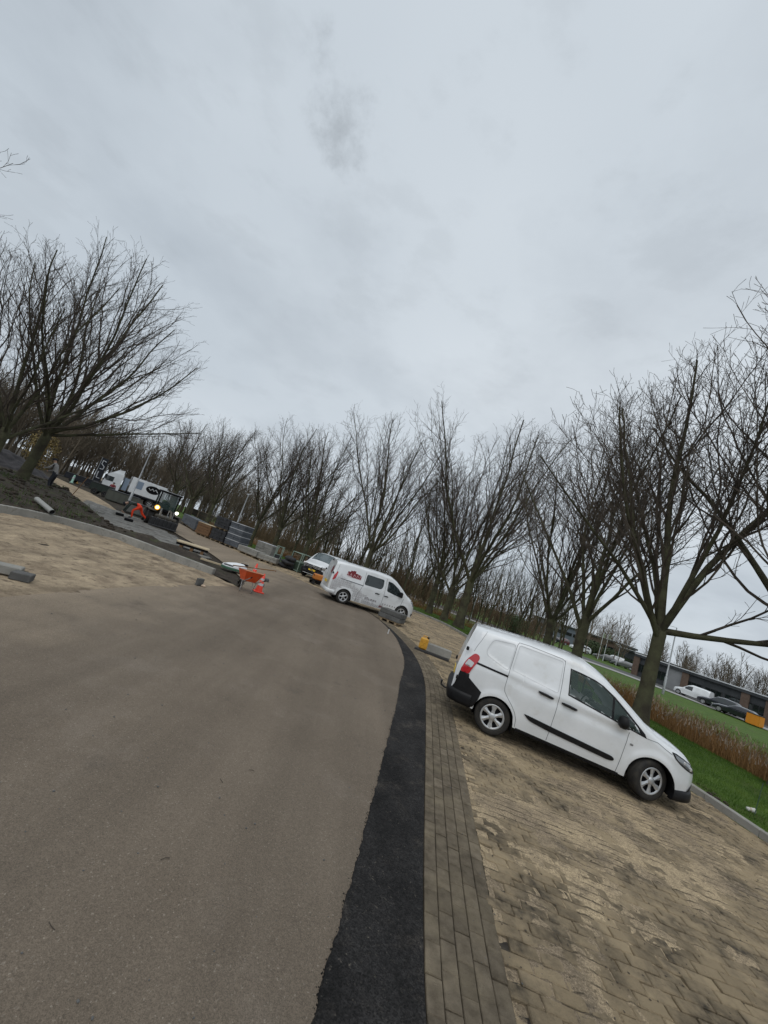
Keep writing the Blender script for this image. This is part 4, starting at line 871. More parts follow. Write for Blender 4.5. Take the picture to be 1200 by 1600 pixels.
class Tree:
    def __init__(s, seed, height=13.0, trunk_h=2.8, r=0.27, limbs=None, spread=1.0, n_limbs=6, dens=1.0, lean=(0, 0), fine=True):
        s.R = random.Random(seed); s.segs = []; s.big = []; R = s.R
        top = Vector((lean[0] * trunk_h, lean[1] * trunk_h, trunk_h)); s.trunk = []
        n = 7
        for i in range(n + 1):
            t = i / n; rr = r * (0.92 + 0.6 * (1 - t) ** 7); s.trunk.append((Vector((lean[0] * trunk_h * t + 0.03 * math.sin(3 * t + seed), lean[1] * trunk_h * t + 0.03 * math.cos(2.3 * t + seed), trunk_h * t - 0.15 * (i == 0))), rr * (1 - 0.12 * t)))
        top = s.trunk[-1][0].copy(); s.dens = dens; s.fine = fine
        s.trunk += [(top + Vector((0, 0, 0.16)), r * 0.62), (top + Vector((0, 0, 0.34)), r * 0.3)]
        L = height - trunk_h
        if limbs is None:
            limbs = []; a0 = R.uniform(0, 6.28)
            for i in range(n_limbs):
                limbs.append((a0 + 2 * math.pi * i / n_limbs + R.uniform(-0.35, 0.35), R.uniform(50, 58) if i % 2 else R.uniform(62, 72), L * (R.uniform(0.80, 0.90) if i % 2 else R.uniform(0.94, 1.02)), R.uniform(-0.6, 0.05), 0.40 * r * R.uniform(0.8, 1.1)))
            limbs.append((R.uniform(0, 6.28), 80, L * 1.0, 0, 0.5 * r))
        for (az, el, ln, dz, lr) in limbs:
            el = math.radians(90 - (90 - el) * spread)
            d = Vector((math.cos(az) * math.cos(el), math.sin(az) * math.cos(el), math.sin(el)))
            p = top + Vector((0, 0, dz)); s.limb(p, d, ln, lr, 1)
    def limb(s, p, d, ln, r, lev):
        R = s.R; step = (0.75, 0.75, 0.45, 0.30, 0.22)[lev]; n = max(2, int(ln / step)); step = ln / n
        trop = (0, 0.028, 0.085, 0.11, 0.10)[lev]; wob = (0, 0.06, 0.12, 0.17, 0.17)[lev]
        pts = [p.copy()]; rad = [r]; rend = max(0.0055, r * 0.22); acc = R.random() * 0.3
        gap = (0, 0.60, 0.28, 0.19, 9)[lev] / s.dens; nxt = ln * (0.12 if lev == 1 else 0.18) * R.uniform(0.7, 1.3); side = R.random() * 6.28
        for i in range(n):
            d = (d + Vector((R.gauss(0, wob), R.gauss(0, wob), R.gauss(0, wob) + trop))).normalized()
            p = p + d * step; pts.append(p.copy()); t = (i + 1) / n; rad.append(r + (rend - r) * t ** 0.8)
            maxl = 4 if s.fine else 3
            while lev < maxl and nxt < (i + 1) * step:
                tt = nxt / ln; side += 2.4 + R.uniform(-0.4, 0.4)
                a = d.orthogonal().normalized(); b = d.cross(a); out = a * math.cos(side) + b * math.sin(side)
                rad_ = Vector((p.x, p.y, 0.0)); rl = rad_.length
                if lev < 3 and rl > 0.25: out = (out + rad_ / rl * (0.25 if lev == 1 else 0.3)).normalized()
                ang = math.radians(R.uniform(16, 34) if lev == 1 else R.uniform(24, 46)); cd = (d * math.cos(ang) + out * math.sin(ang)).normalized()
                if cd.z < -0.05: cd.z *= 0.3; cd.normalize()
                if lev == 1: cl = (1 - tt) * ln * R.uniform(0.62, 0.95) + 0.45
                elif lev == 2: cl = (1 - tt * 0.55) * min(ln * 0.5, 1.25) * R.uniform(0.45, 1.15) + 0.2
                else: cl = R.uniform(0.14, 0.42)
                q = p - d * ((i + 1) * step - nxt); cr = min(rad[-1] * 0.62, (0, 0.052, 0.0125, 0.0068)[lev]) if lev < 4 else 0.005
                s.limb(q, cd, cl, cr, lev + 1); nxt += gap * R.uniform(0.6, 1.4)
        if lev == 1: s.big.append((pts, rad))
        else:
            for i in range(n): s.segs.append((pts[i], pts[i + 1], rad[i], rad[i + 1], lev))
    def meshes(s, tag_=''):
        mb = MB(); mb.tube([p for p, r_ in s.trunk], [r_ for p, r_ in s.trunk], 14)
        # bark ridges
        mb.v = [(x * (1 + 0.06 * math.sin(9 * math.atan2(y, x) + z * 1.3) + 0.05 * math.sin(5.1 * z + 3 * x)), y * (1 + 0.06 * math.sin(9 * math.atan2(y, x) + z * 1.3)), z) for x, y, z in mb.v]
        for pts, rad in s.big:
            pts2 = [pts[0] - (pts[1] - pts[0]).normalized() * 0.12] + pts; mb.tube(pts2, [rad[0] * 0.9] + rad, 7)
        tm = mb.mesh('trunk', M_BARK)
        S = s.segs; P0 = [a[0][:] for a in S]; P1 = [a[1][:] for a in S]; R0 = [a[2] for a in S]; R1 = [a[3] for a in S]
        V, F = frusta(P0, P1, R0, R1, 3)
        return tm, np_mesh('crown', V, F, M_TWIG)
def plant(name, meshes, x, y, z, rz, sc, label, cat='tree', group=None):
    e = empty(name, (x, y, z), rz); e.scale = (sc, sc, sc); tag(e, label, cat, group)
    link('trunk', meshes[0], e); link('crown', meshes[1], e); return e
VAR = [Tree(11, 12.5, 2.6, 0.24, n_limbs=6).meshes(), Tree(23, 12.5, 2.9, 0.23, n_limbs=6, spread=1.0).meshes(), Tree(37, 12, 2.5, 0.24, n_limbs=6, spread=1.15).meshes(), Tree(41, 13, 2.7, 0.25, n_limbs=6, spread=0.95).meshes()]
def dir_at(u, v, dist):
    d = ray(u, v); h = math.hypot(d.x, d.y); return d.x / h * dist, d.y / h * dist
G_ROW = 'bare street trees in the row round the parking bay'
# the tree behind the van's bonnet, with a low thick limb reaching over the meadow
lx = _R.x, _R.y
right_az = math.atan2(_R.y * 0 - 0.35, 1.0)
near = Tree(5, 12.3, 2.7, 0.205, limbs=[(right_az, 8, 6.4, 0.1, 0.10), (right_az + 2.9, 60, 8.2, -0.1, 0.10), (right_az + 0.3, 66, 8.8, 0.1, 0.12), (right_az + 1.6, 56, 7.6, 0.0, 0.09), (right_az - 1.3, 58, 7.4, 0.0, 0.085), (right_az + 2.2, 78, 9.0, 0.0, 0.13), (right_az - 2.4, 50, 6.8, -0.2, 0.08), (right_az + 3.4, 40, 6.2, 0.0, 0.075)], dens=1.2)
x, y = dir_at(990, 1170, 15.2)
plant('street_tree', near.meshes(), x, y, 0.08, 0, 1.09, 'bare tree with a thick low limb, behind the bonnet of the small white van', group=G_ROW)
x, y = dir_at(1186, 1222, 16.0); x, y = at(1192, 1216, 0.1)
x = x * 0.93 + 0.45; y = y * 0.93 - 0.2
left_az = math.atan2(0.2, -1.0)
edge = Tree(8, 13.5, 3.2, 0.28, limbs=[(left_az, 66, 9.8, 0, 0.10), (left_az + 0.8, 74, 10.2, 0, 0.11), (left_az + 0.3, 52, 8.0, 0, 0.08), (left_az - 0.9, 55, 8, 0.1, 0.11), (left_az + 2.6, 60, 9, 0, 0.13), (left_az - 2.2, 60, 9, 0, 0.12), (left_az + 1.6, 55, 8, -0.3, 0.09)], dens=1.0)
plant('street_tree', edge.meshes(), x, y, 0.08, 0, 1.08, 'thick tree trunk cut by the right edge of the picture beside the reeds', group=G_ROW)
for (u, v, dist, k, rz, sc, lab) in (
        (893, 1060, 18.3, 1, 0.4, 0.96, 'bare tree rising behind the roof of the small van, above its side door'),
        (846, 1040, 22.0, 0, 2.0, 0.92, 'slimmer bare tree directly behind the rear half of the small van roof'),
        (711, 992, 23.9, 3, 1.1, 1.10, 'mossy leaning trunk nearest the kerb in the clump between the two white vans'),
        (690, 975, 28.0, 2, 4.1, 1.00, 'middle trunk of the clump of trees between the two white vans'),
        (668, 960, 31.5, 1, 2.9, 0.98, 'rearmost trunk of the clump of trees between the two white vans'),
        (565, 905, 25.6, 0, 5.0, 1.02, 'bare vase shaped tree growing behind the roof of the printed white van'),
        (470, 880, 31.0, 2, 0.9, 0.95, 'bare tree behind the white van with the black front bumper'),
        (424, 862, 33.0, 3, 3.3, 0.92, 'bare straight tree behind the grey kerb stacks and yellow reeds'),
        (392, 846, 36.0, 1, 5.6, 0.86, 'bare forked tree growing just right of the dark crate stacks'),
        (318, 828, 41.0, 0, 1.7, 0.92, 'bare tree behind the brown timber crates'),
        (288, 812, 45.0, 2, 3.9, 0.95, 'bare tree behind the wheel loader cab'),
        (262, 800, 52.0, 3, 2.5, 0.95, 'bare tree between the wheel loader and the white lorry box')):
    d0 = dist; x, y = dir_at(u, v, dist)
    while kerb_dist(x, y)[0] < 0.9: dist += 0.3; x, y = dir_at(u, v, dist)        # every tree of the row stands on the verge
    sc *= 1 + 0.75 * (dist / d0 - 1)
    plant('street_tree', VAR[k], x, y, tz(x, y) - 0.03, rz, sc, lab, group=G_ROW)
# left side trees
x, y = at(34, 748, 0.45)
ltree = Tree(61, 14.2, 2.6, 0.25, limbs=[(0.75, 24, 7.2, 0.1, 0.085), (0.5, 42, 8.2, 0.2, 0.10), (1.1, 60, 9.8, 0, 0.11), (2.1, 64, 10.2, 0, 0.10), (3.1, 50, 8.6, 0, 0.09), (-2.2, 55, 8.4, 0, 0.09), (-0.7, 45, 8.4, -0.1, 0.09), (0.6, 80, 11.3, 0.1, 0.13), (0.1, 62, 10.2, 0.1, 0.10), (4.2, 72, 10.6, 0.1, 0.10)], dens=0.9, lean=(0.05, 0.0))
plant('street_tree', ltree.meshes(), x * 0.93, y * 0.93, 0.32, -0.25, 1.04, 'large spreading bare tree on the soil bed at the left, behind the long kerb')
x, y = dir_at(-24, 738, 26.0)
plant('street_tree', VAR[2], x, y, 0.3, 2.0, 0.93, 'bare tree on the left whose branches cross the large spreading tree')
x, y = dir_at(-330, 560, 17.0); x -= 3.75; y -= 0.75
plant('street_tree', VAR[0], x, y, 0.2, 4.4, 0.98, 'tree outside the left edge of which only upper twigs show', group=None)
# young straight trees beyond the meadow, each a thing
def thin_tree(seed, h):
    t = Tree(seed, h, h * 0.16, 0.11, limbs=[(seed * 1.3, 86, h * 0.84, 0, 0.10), (seed * 2.1, 74, h * 0.62, 0.2, 0.055), (seed * 0.7 + 2, 72, h * 0.66, 0.6, 0.06), (seed + 4, 70, h * 0.5, 1.4, 0.05)], dens=0.60, fine=False); return t.meshes()
THIN = [thin_tree(k, h) for k, h in ((3, 11), (5, 12), (9, 10))]
yl = 'thin bare tree among the many standing beyond the ditch behind the parking bay'
for i in range(46):
    u = 455 + i * 10.2 + rng.uniform(-5, 5); dist = rng.uniform(42, 62)
    x, y = dir_at(u, 880, dist); z = tz(x, y)
    plant('young_tree', THIN[i % 3], x, y, z - 0.05, rng.uniform(0, 6.28), rng.uniform(0.85, 1.15), yl, group='thin bare trees beyond the ditch')

# far wood: one mass of bare trees, cheap stems and twigs
def wood(name, pts, seed, hmin, hmax, material, nb=26, wide=0.16, rb=0.03):
    r = np.random.default_rng(seed); P0 = []; P1 = []; R0 = []; R1 = []
    for (x, y, z) in pts:
        h = r.uniform(hmin, hmax); lean = r.normal(0, 0.05, 2); prev = np.array([x, y, z - 0.2])
        nseg = 5; stem = [prev]
        for k in range(nseg):
            prev = prev + np.array([lean[0] + r.normal(0, 0.05), lean[1] + r.normal(0, 0.05), 1.0]) * h / nseg; stem.append(prev)
        stem = np.array(stem); rad = np.linspace(0.012 * h, 0.02, nseg + 1)
        P0 += list(stem[:-1]); P1 += list(stem[1:]); R0 += list(rad[:-1]); R1 += list(rad[1:])
        t = r.uniform(0.22, 0.98, nb); base = np.array([np.interp(t, np.linspace(0, 1, nseg + 1), stem[:, k]) for k in range(3)]).T
        az = r.uniform(0, 6.28, nb); ln = h * (0.34 * (1 - t) + 0.10) * r.uniform(0.6, 1.2, nb); el = r.uniform(0.7, 1.25, nb)
        d1 = np.stack([np.cos(az) * np.cos(el), np.sin(az) * np.cos(el), np.sin(el)], 1); mid = base + d1 * ln[:, None] * 0.5
        d2 = d1 + np.array([0, 0, 0.5]) + r.normal(0, 0.15, d1.shape); d2 /= np.linalg.norm(d2, axis=1)[:, None]; end = mid + d2 * ln[:, None] * 0.6
        P0 += list(base) + list(mid); P1 += list(mid) + list(end); R0 += [rb] * nb + [rb * 0.7] * nb; R1 += [rb * 0.7] * nb + [rb * 0.35] * nb
        for q in range(3):
            f = r.uniform(0.1, 1, nb)[:, None]; b2 = mid * (1 - f) + end * f; d3 = d2 + r.normal(0, 0.45, d2.shape); d3[:, 2] = np.abs(d3[:, 2]) ; d3 /= np.linalg.norm(d3, axis=1)[:, None]
            P0 += list(b2); P1 += list(b2 + d3 * (ln * r.uniform(0.25, 0.5, nb))[:, None]); R0 += [rb * 0.5] * nb; R1 += [rb * 0.22] * nb
    V, F = frusta(P0, P1, R0, R1, 3); return tag(link(name, np_mesh(name, V, F, material)), kind='stuff')
def scatter_outer(n, s0, s1, d0, d1, seed):
    r = np.random.default_rng(seed); P = resample(KERB, 0.5)[0]; T_, N_ = normals2(P); k = (r.uniform(s0, s1, n) * 2).astype(int).clip(0, len(P) - 1); d = r.uniform(d0, d1, n)
    p = P[k] + N_[k] * d[:, None]; z = terr(p[:, 0], p[:, 1]); return np.c_[p, z]
smax = (len(resample(KERB, 0.5)[0]) - 1) / 2
s29 = 91.0
wood('far_wood', np.array([(*dir_at(u, 760, dd_), -0.6) for u, dd_ in zip(rng.uniform(60, 560, 365), rng.uniform(86, 120, 365))]), 3, 9.0, 14.5, M_HAZYWOOD, 30, rb=0.04)
wood('distant_trees', np.array([(*dir_at(u, 900, dd_), -0.8) for u, dd_ in zip(rng.uniform(560, 1010, 110), rng.uniform(95, 150, 110))]), 4, 8, 13, M_HAZYWOOD, 22, rb=0.045)
wood('left_wood', np.array([(*dir_at(u, 700, dd_), 0.0) for u, dd_ in zip(rng.uniform(-160, 110, 170), rng.uniform(72, 100, 170))]), 6, 8, 12, M_HAZYWOOD, 30, rb=0.035)
wood('distant_trees', np.array([(*dir_at(u, 1060, dd_), -0.8) for u, dd_ in zip(rng.uniform(1000, 1230, 46), rng.uniform(88, 125, 46))]), 14, 6, 9.5, M_HAZYWOOD, 22, rb=0.04)
# thicket of low brush in front of the wood
wood('undergrowth', np.vstack([scatter_outer(1150, s29 + 1, s29 + 90, 12, 25, 8)]), 9, 2.0, 4.4, M_HAZYTHICKET, 12, rb=0.019)
wood('undergrowth', np.array([(*dir_at(u, 950, dd_), -0.8) for u, dd_ in zip(rng.uniform(590, 860, 420), rng.uniform(66, 84, 420))]), 10, 2.5, 4.6, M_HAZYTHICKET, 12, rb=0.03)

# ---------------------------------------------------------------- grass and reeds
def blades(name, X, Y, Z, H, W, material, bend=0.4, seed=1, quads=False):
    r = np.random.default_rng(seed); n = len(X); a = r.uniform(0, 6.28, n); b = r.uniform(0, 6.28, n); k = r.uniform(0, bend, n) * H
    dx, dy = np.cos(a) * W / 2, np.sin(a) * W / 2
    p0 = np.stack([X - dx, Y - dy, Z], 1); p1 = np.stack([X + dx, Y + dy, Z], 1); p2 = np.stack([X + np.cos(b) * k, Y + np.sin(b) * k, Z + H], 1)
    V = np.stack([p0, p1, p2], 1).reshape(-1, 3); F = np.arange(3 * n).reshape(n, 3)
    return tag(link(name, np_mesh(name, V, F, material)), kind='stuff')
def strip_pts(n, s0, s1, d0, d1, seed, power=1.0):
    r = np.random.default_rng(seed); P, s_ = resample(KERB, 0.1); T_, N_ = normals2(P); t = s0 + (s1 - s0) * r.random(n) ** power; k = (t * 10).astype(int).clip(0, len(P) - 1); d = r.uniform(d0, d1, n)
    p = P[k] + N_[k] * d[:, None]; z = np.interp(d, _PD, _PZ); return p[:, 0], p[:, 1], z
sK = lambda y: float(np.interp(y, KERB[:60, 1], np.r_[0, np.cumsum(np.hypot(*np.diff(KERB[:60], axis=0).T))]))
x, y, z = strip_pts(190000, sK(2), sK(29), 0.17, 4.9, 5, 1.35)
blades('grass', x, y, z, rng.uniform(0.03, 0.085, len(x)), 0.007, M_GRASS, 0.9, 3)
x, y, z = strip_pts(30000, sK(29), sK(29) + 40, 0.17, 4.9, 15); blades('grass', x, y, z, rng.uniform(0.04, 0.12, len(x)), 0.014, M_GRASS, 0.9, 4)
x, y, z = strip_pts(40000, sK(-10), sK(29) + 20, 8.8, 26, 6); blades('grass', x, y, z, rng.uniform(0.05, 0.18, len(x)), 0.02, M_GRASS, 0.9, 5)
x, y, z = strip_pts(78000, sK(-6), sK(29) + 50, 4.7, 9.6, 7); dn = fbm(x / 1.5, y / 1.5, 3, 71); k = (dn > 0.30) & ((y < 15) | (kerb_dist(x, y) > 6.4)); x, y, z, dn = x[k], y[k], z[k], dn[k]
H = rng.uniform(0.45, 1.05, len(x)) * (0.55 + 0.9 * dn) * np.interp(kerb_dist(x, y), [4.7, 5.8, 9.6], [0.55, 1.0, 1.0]); blades('reeds', x, y, z, H, 0.022, M_REED, 0.5, 8)
k = rng.random(len(x)) < 0.16; blades('reed_plumes', x[k] + rng.normal(0, 0.1, k.sum()), y[k] + rng.normal(0, 0.1, k.sum()), z[k] + H[k] * 0.86, np.full(k.sum(), 0.17), 0.05, M_PLUME, 0.8, 9)

# ---------------------------------------------------------------- more vehicles
LEAN0 = None
def crew_van():
    root = empty('crew_van', (-0.80, 19.64, 0.0), 0.293, 0.022)
    tag(root, 'white crew van with red logo and printed brick pattern on its rear flank', 'van')
    zt = [(-0.86, 1.90), (-0.7, 1.93), (0, 1.96), (1.6, 1.97), (2.2, 1.93), (2.5, 1.82), (2.8, 1.62), (3.1, 1.38), (3.25, 1.27), (3.45, 1.19), (3.65, 1.08), (3.8, 0.94), (3.88, 0.80), (3.9, 0.68)]
    zb = [(-0.86, 0.36), (0.4, 0.27), (2.7, 0.24), (3.9, 0.22)]
    w = [(-0.86, 0.86), (-0.80, 0.91), (-0.65, 0.94), (-0.3, 0.955), (3.1, 0.955), (3.35, 0.93), (3.6, 0.85), (3.75, 0.75), (3.85, 0.62), (3.9, 0.48)]
    tum = [(0.2, 0.05), (0.4, 0.01), (0.9, 0.0), (1.15, 0.015), (1.4, 0.06), (1.8, 0.13), (2.0, 0.16)]
    rc = [(-0.86, 0.16), (2.2, 0.17), (2.6, 0.2), (3.1, 0.2), (3.9, 0.34)]
    lean = lambda u, z: np.clip((-0.4 - u) / 0.45, 0, 1) * np.interp(z, [0.9, 1.2, 1.95], [0, 0.03, 0.15])
    B = Body(zt, zb, w, tum, [(0, 0.33), (3.098, 0.33)], 0.39, rc, lean, 2.7, (), 0.014, lambda u, z: 0.012 * np.exp(-((z - 1.10) / 0.05) ** 2) * (u > -0.5) * (u < 2.9))
    B.body(root, M_WHITE, 0.05, 18, 8)
    B.patch('window', round_poly([(0.87, 1.68), (1.80, 1.66), (1.82, 1.30), (1.72, 1.17), (0.83, 1.17)], 0.08), 0.006, M_GLASS, root, 0.15)
    B.patch('window', round_poly([(2.02, 1.66), (2.25, 1.64), (2.62, 1.46), (2.95, 1.16), (2.93, 1.05), (2.6, 1.08), (2.05, 1.17)], 0.06), 0.006, M_GLASS, root, 0.15)
    B.top('windscreen', 2.42, 3.18, lambda u: 0.70 + 0.06 * (u - 2.4), 0.006, M_GLASS, root)
    for pts in ([(1.93, 1.75), (1.95, 1.1), (1.93, 0.28)], [(0.80, 1.75), (0.78, 1.1), (0.62, 0.6), (0.60, 0.28)], [(2.78, 0.28), (2.95, 0.70), (3.02, 1.05)], [(-0.66, 1.75), (-0.70, 1.2)]):
        B.line('panel_gap', pts, 0.014, 0.003, M_SEAM, root, h=0.08)
    B.line('slide_rail', [(-0.4, 1.14), (0.76, 1.10)], 0.035, 0.004, M_SEAM, root, h=0.1)
    for u, z in ((1.60, 0.93), (2.08, 0.92)):
        for sd in (-1, 1): MB().box((u, sd * (float(B.Y(u, z)) + 0.02), z), (0.22, 0.035, 0.045), ch=0.01).build('handle', M_BLACKP, root)
    B.patch('tail_lamp', round_poly([(-0.66, 1.42), (-0.60, 1.38), (-0.62, 1.15), (-0.70, 0.98), (-0.78, 0.98), (-0.76, 1.2)], 0.03), 0.012, M_REDLENS, root, 0.06)
    B.patch('headlight', round_poly([(3.45, 1.05), (3.62, 1.02), (3.79, 0.86), (3.80, 0.76), (3.70, 0.80), (3.55, 0.92)], 0.03), 0.008, M_GLASS, root, 0.06)
    B.patch('fog_lamp', [(3.70, 0.42), (3.83, 0.44), (3.85, 0.30), (3.72, 0.28)], 0.008, M_BLACKP, root, 0.06)
    # logo: red block of slanted letters, same again on the rear door
    for off_u, z0, k in ((0.20, 1.44, 1.0),):
        for (dx, dz, w_, h_) in ((-0.28, 0.02, 0.13, 0.20), (-0.15, 0.05, 0.13, 0.27), (-0.02, 0.05, 0.14, 0.32), (0.11, 0.00, 0.14, 0.23), (0.24, -0.02, 0.13, 0.22), (0.34, -0.03, 0.09, 0.18)):
            B.patch('logo', [(off_u + dx - w_ / 2, z0 + dz - h_ / 2), (off_u + dx + w_ / 2, z0 + dz - h_ / 2), (off_u + dx + w_ / 2 + 0.03, z0 + dz + h_ / 2), (off_u + dx - w_ / 2 + 0.03, z0 + dz + h_ / 2)], 0.005, M_REDLOGO, root, 0.1, sides=(-1,))
        for dx in (-0.30, -0.14, 0.04, 0.20, 0.36):      # pale strokes of the unreadable script
            B.line('logo_stroke', [(off_u + dx - 0.05, z0 - 0.07), (off_u + dx, z0 + 0.06), (off_u + dx + 0.04, z0 - 0.05)], 0.022, 0.009, mat('pale_pink', (0.55, 0.35, 0.35), 0.5), root, sides=(-1,))
        B.line('logo_stroke', [(off_u - 0.28, z0 - 0.12), (off_u + 0.40, z0 - 0.12)], 0.02, 0.009, MATS['pale_pink'], root, sides=(-1,))
    r2 = [(-0.868 + 0.09, y, z) for y, z in ((-0.62, 1.50), (-0.50, 1.62), (-0.38, 1.60), (-0.32, 1.48), (-0.36, 1.30), (-0.50, 1.22), (-0.60, 1.30))]
    MB().add([(-0.868 + float(lean(np.array(-0.86), np.array(z))), y, z) for _, y, z in r2], [tuple(range(7))]).build('logo', M_REDLOGO, root)
    # herringbone brick print
    mbp = []; q = 0.105
    for i in range(-8, 32):
        for j in range(-1, 10):
            u = -0.74 + i * q; z = 0.30 + j * q; top = np.interp(u, [-0.75, -0.45, 0.3, 1.0, 2.7], [1.10, 1.34, 1.0, 0.68, 0.36])
            if z + q * 0.5 > top or z < 0.29 or math.hypot(u + q / 2, z - 0.33) < 0.47 or u < -0.75 or math.hypot(u - 3.1, z - 0.33) < 0.50 or rng.random() < 0.05 + 0.12 * max(u, 0): continue
            mbp.append([(u, z), (u + q, z)]); mbp.append([(u, z), (u, z + q)])
            if (i + j) % 2: mbp.append([(u, z + q / 2), (u + q, z + q / 2)])
            else: mbp.append([(u + q / 2, z), (u + q / 2, z + q)])
    m_ = MB()
    for (a, b) in mbp:
        a = np.array(a); b = np.array(b); t = (b - a) / np.hypot(*(b - a)); n = np.array([-t[1], t[0]]) * 0.0065
        q = [a + n, b + n, b - n, a - n]; m_.add([(p[0] + float(lean(np.array(p[0]), np.array(p[1]))), -float(B.Y(p[0], p[1])) - 0.004, p[1]) for p in q], [(0, 1, 2, 3)])
    tag(link('brick_print', m_.mesh('brick_print', M_GREYPRINT), root), kind='stuff')
    for k, (u, z, wd) in enumerate([(1.05, 0.56, 0.05), (1.14, 0.60, 0.05), (1.22, 0.55, 0.03), (1.36, 0.56, 0.06), (1.48, 0.56, 0.06), (1.60, 0.56, 0.05), (2.0, 0.52, 0.05), (2.12, 0.52, 0.05), (2.25, 0.52, 0.04), (2.38, 0.52, 0.05), (2.52, 0.52, 0.05), (2.65, 0.52, 0.04)]):
        B.patch('small_lettering', [(u, z - 0.03), (u + wd, z - 0.03), (u + wd + 0.01, z + 0.035), (u + 0.01, z + 0.035)], 0.004, M_GREYPRINT, root, 0.2, sides=(-1,))
    B.patch('small_emblem', [(1.85, 0.33), (2.08, 0.33), (2.05, 0.42), (1.88, 0.42)], 0.004, M_REDLOGO, root, 0.2, sides=(-1,))
    pr = [(u, -float(B.Y(u, 0.45, False))) for u in (-0.5, -0.62, -0.72, -0.80, -0.85)] + [(-0.89, -0.7), (-0.90, -0.3), (-0.90, 0.0)]
    pl = [(x, -y) for x, y in pr + [(x, -y) for x, y in pr[-2::-1]]]
    sweep_bar('rear_bumper', pl, [(-0.05, 0.34), (0.02, 0.36), (0.03, 0.50), (-0.02, 0.55)], M_WHITE, root)
    MB().box((-0.90, -0.18, 0.82), (0.015, 0.50, 0.13)).build('number_plate', MATS['plate_yellow'], root)
    MB().box((-0.80, -0.02, 1.86), (0.05, 0.20, 0.05), ch=0.01).build('brake_light', M_BLACKP, root)
    MB().box((-0.885, 0.0, 1.1), (0.006, 0.014, 1.2)).build('panel_gap', M_SEAM, root)
    for sd in (-1, 1):
        MB().box((2.78, sd * 1.06, 1.20), (0.14, 0.18, 0.26), ch=0.04).build('mirror', M_BLACKP, root)
        MB().box((-0.82, sd * 0.93, 1.30), (0.06, 0.05, 0.1), ch=0.01).build('hinge', M_BLACKP, root)
        for u in (0, 3.098):
            arch_liner(root, u, 0.33, 0.388, 0.945, sd); wheel(root, u, sd * 0.83, 0.335, 0.21, sd, 0, 5, None, 0.22)
    MB().box((1.5, 0, 0.36), (4.2, 1.3, 0.2), ch=0.04).build('underbody', M_DARK, root)
    return root
crew_van()

def front_van():
    p = at(483, 904); root = empty('front_facing_van', (p[0] + 3.95 * 0.30, p[1] + 3.95 * 0.954, 0.0), math.atan2(-0.954, -0.30))
    tag(root, 'white van with black grille facing the camera, half hidden behind the printed crew van', 'van')
    zt = [(-0.9, 1.92), (0, 1.95), (2.0, 1.95), (2.4, 1.88), (2.9, 1.52), (3.2, 1.28), (3.5, 1.17), (3.75, 1.07), (3.9, 0.92), (3.95, 0.75)]
    w = [(-0.9, 0.88), (-0.6, 0.94), (3.2, 0.95), (3.5, 0.92), (3.75, 0.83), (3.88, 0.74), (3.95, 0.66)]
    B = Body(zt, [(-0.9, 0.35), (3.95, 0.3)], w, [(0.2, 0.03), (0.9, 0), (1.2, 0.02), (1.9, 0.14)], [(0, 0.33), (3.27, 0.33)], 0.39, [(-0.9, 0.2), (3.0, 0.2), (3.95, 0.3)], None, 2.7)
    B.body(root, M_WHITE, 0.06, 14, 8)
    B.top('windscreen', 2.30, 3.12, lambda u: 0.72, 0.006, mat('sky_glass', (0.05, 0.075, 0.08), 0.03, spec=1.0, coat=1.0), root)
    B.patch('window', round_poly([(1.85, 1.65), (2.3, 1.62), (2.95, 1.18), (1.85, 1.14)], 0.06), 0.006, M_GLASS, root, 0.15)
    MB().box((3.93, 0, 0.52), (0.16, 1.62, 0.40), ch=0.07).build('front_bumper', M_BLACKP, root)
    MB().box((3.955, 0, 0.83), (0.10, 1.30, 0.24), ch=0.04).build('grille', M_BLACKP, root)
    for z in (0.80, 0.88):                   # two chrome bars rising to chevrons at the centre
        MB().tube([(4.015, -0.62, z - 0.02), (4.02, -0.12, z - 0.02), (4.03, 0, z + 0.05), (4.02, 0.12, z - 0.02), (4.015, 0.62, z - 0.02)], 0.012, 6).build('chrome_bar', M_CLEARLENS, root)
    for sd in (-1, 1):
        MB().box((3.84, sd * 0.70, 0.93), (0.22, 0.30, 0.17), rz=-sd * 0.45, ch=0.04).build('headlight', M_CLEARLENS, root)
        MB().box((3.99, sd * 0.55, 0.52), (0.05, 0.24, 0.12), ch=0.02).build('fog_lamp', M_DSTEEL, root)
        MB().box((2.75, sd * 1.07, 1.2), (0.14, 0.18, 0.26), ch=0.04).build('mirror', M_BLACKP, root)
        for u in (0, 3.27): arch_liner(root, u, 0.33, 0.388, 0.93, sd); wheel(root, u, sd * 0.82, 0.335, 0.21, sd, 0, 5, None, 0.22)
    MB().box((4.02, 0, 0.60), (0.015, 0.52, 0.11)).build('number_plate', MATS['plate_yellow'], root)
    MB().box((1.5, 0, 0.36), (4.2, 1.3, 0.2)).build('underbody', M_DARK, root)
front_van()

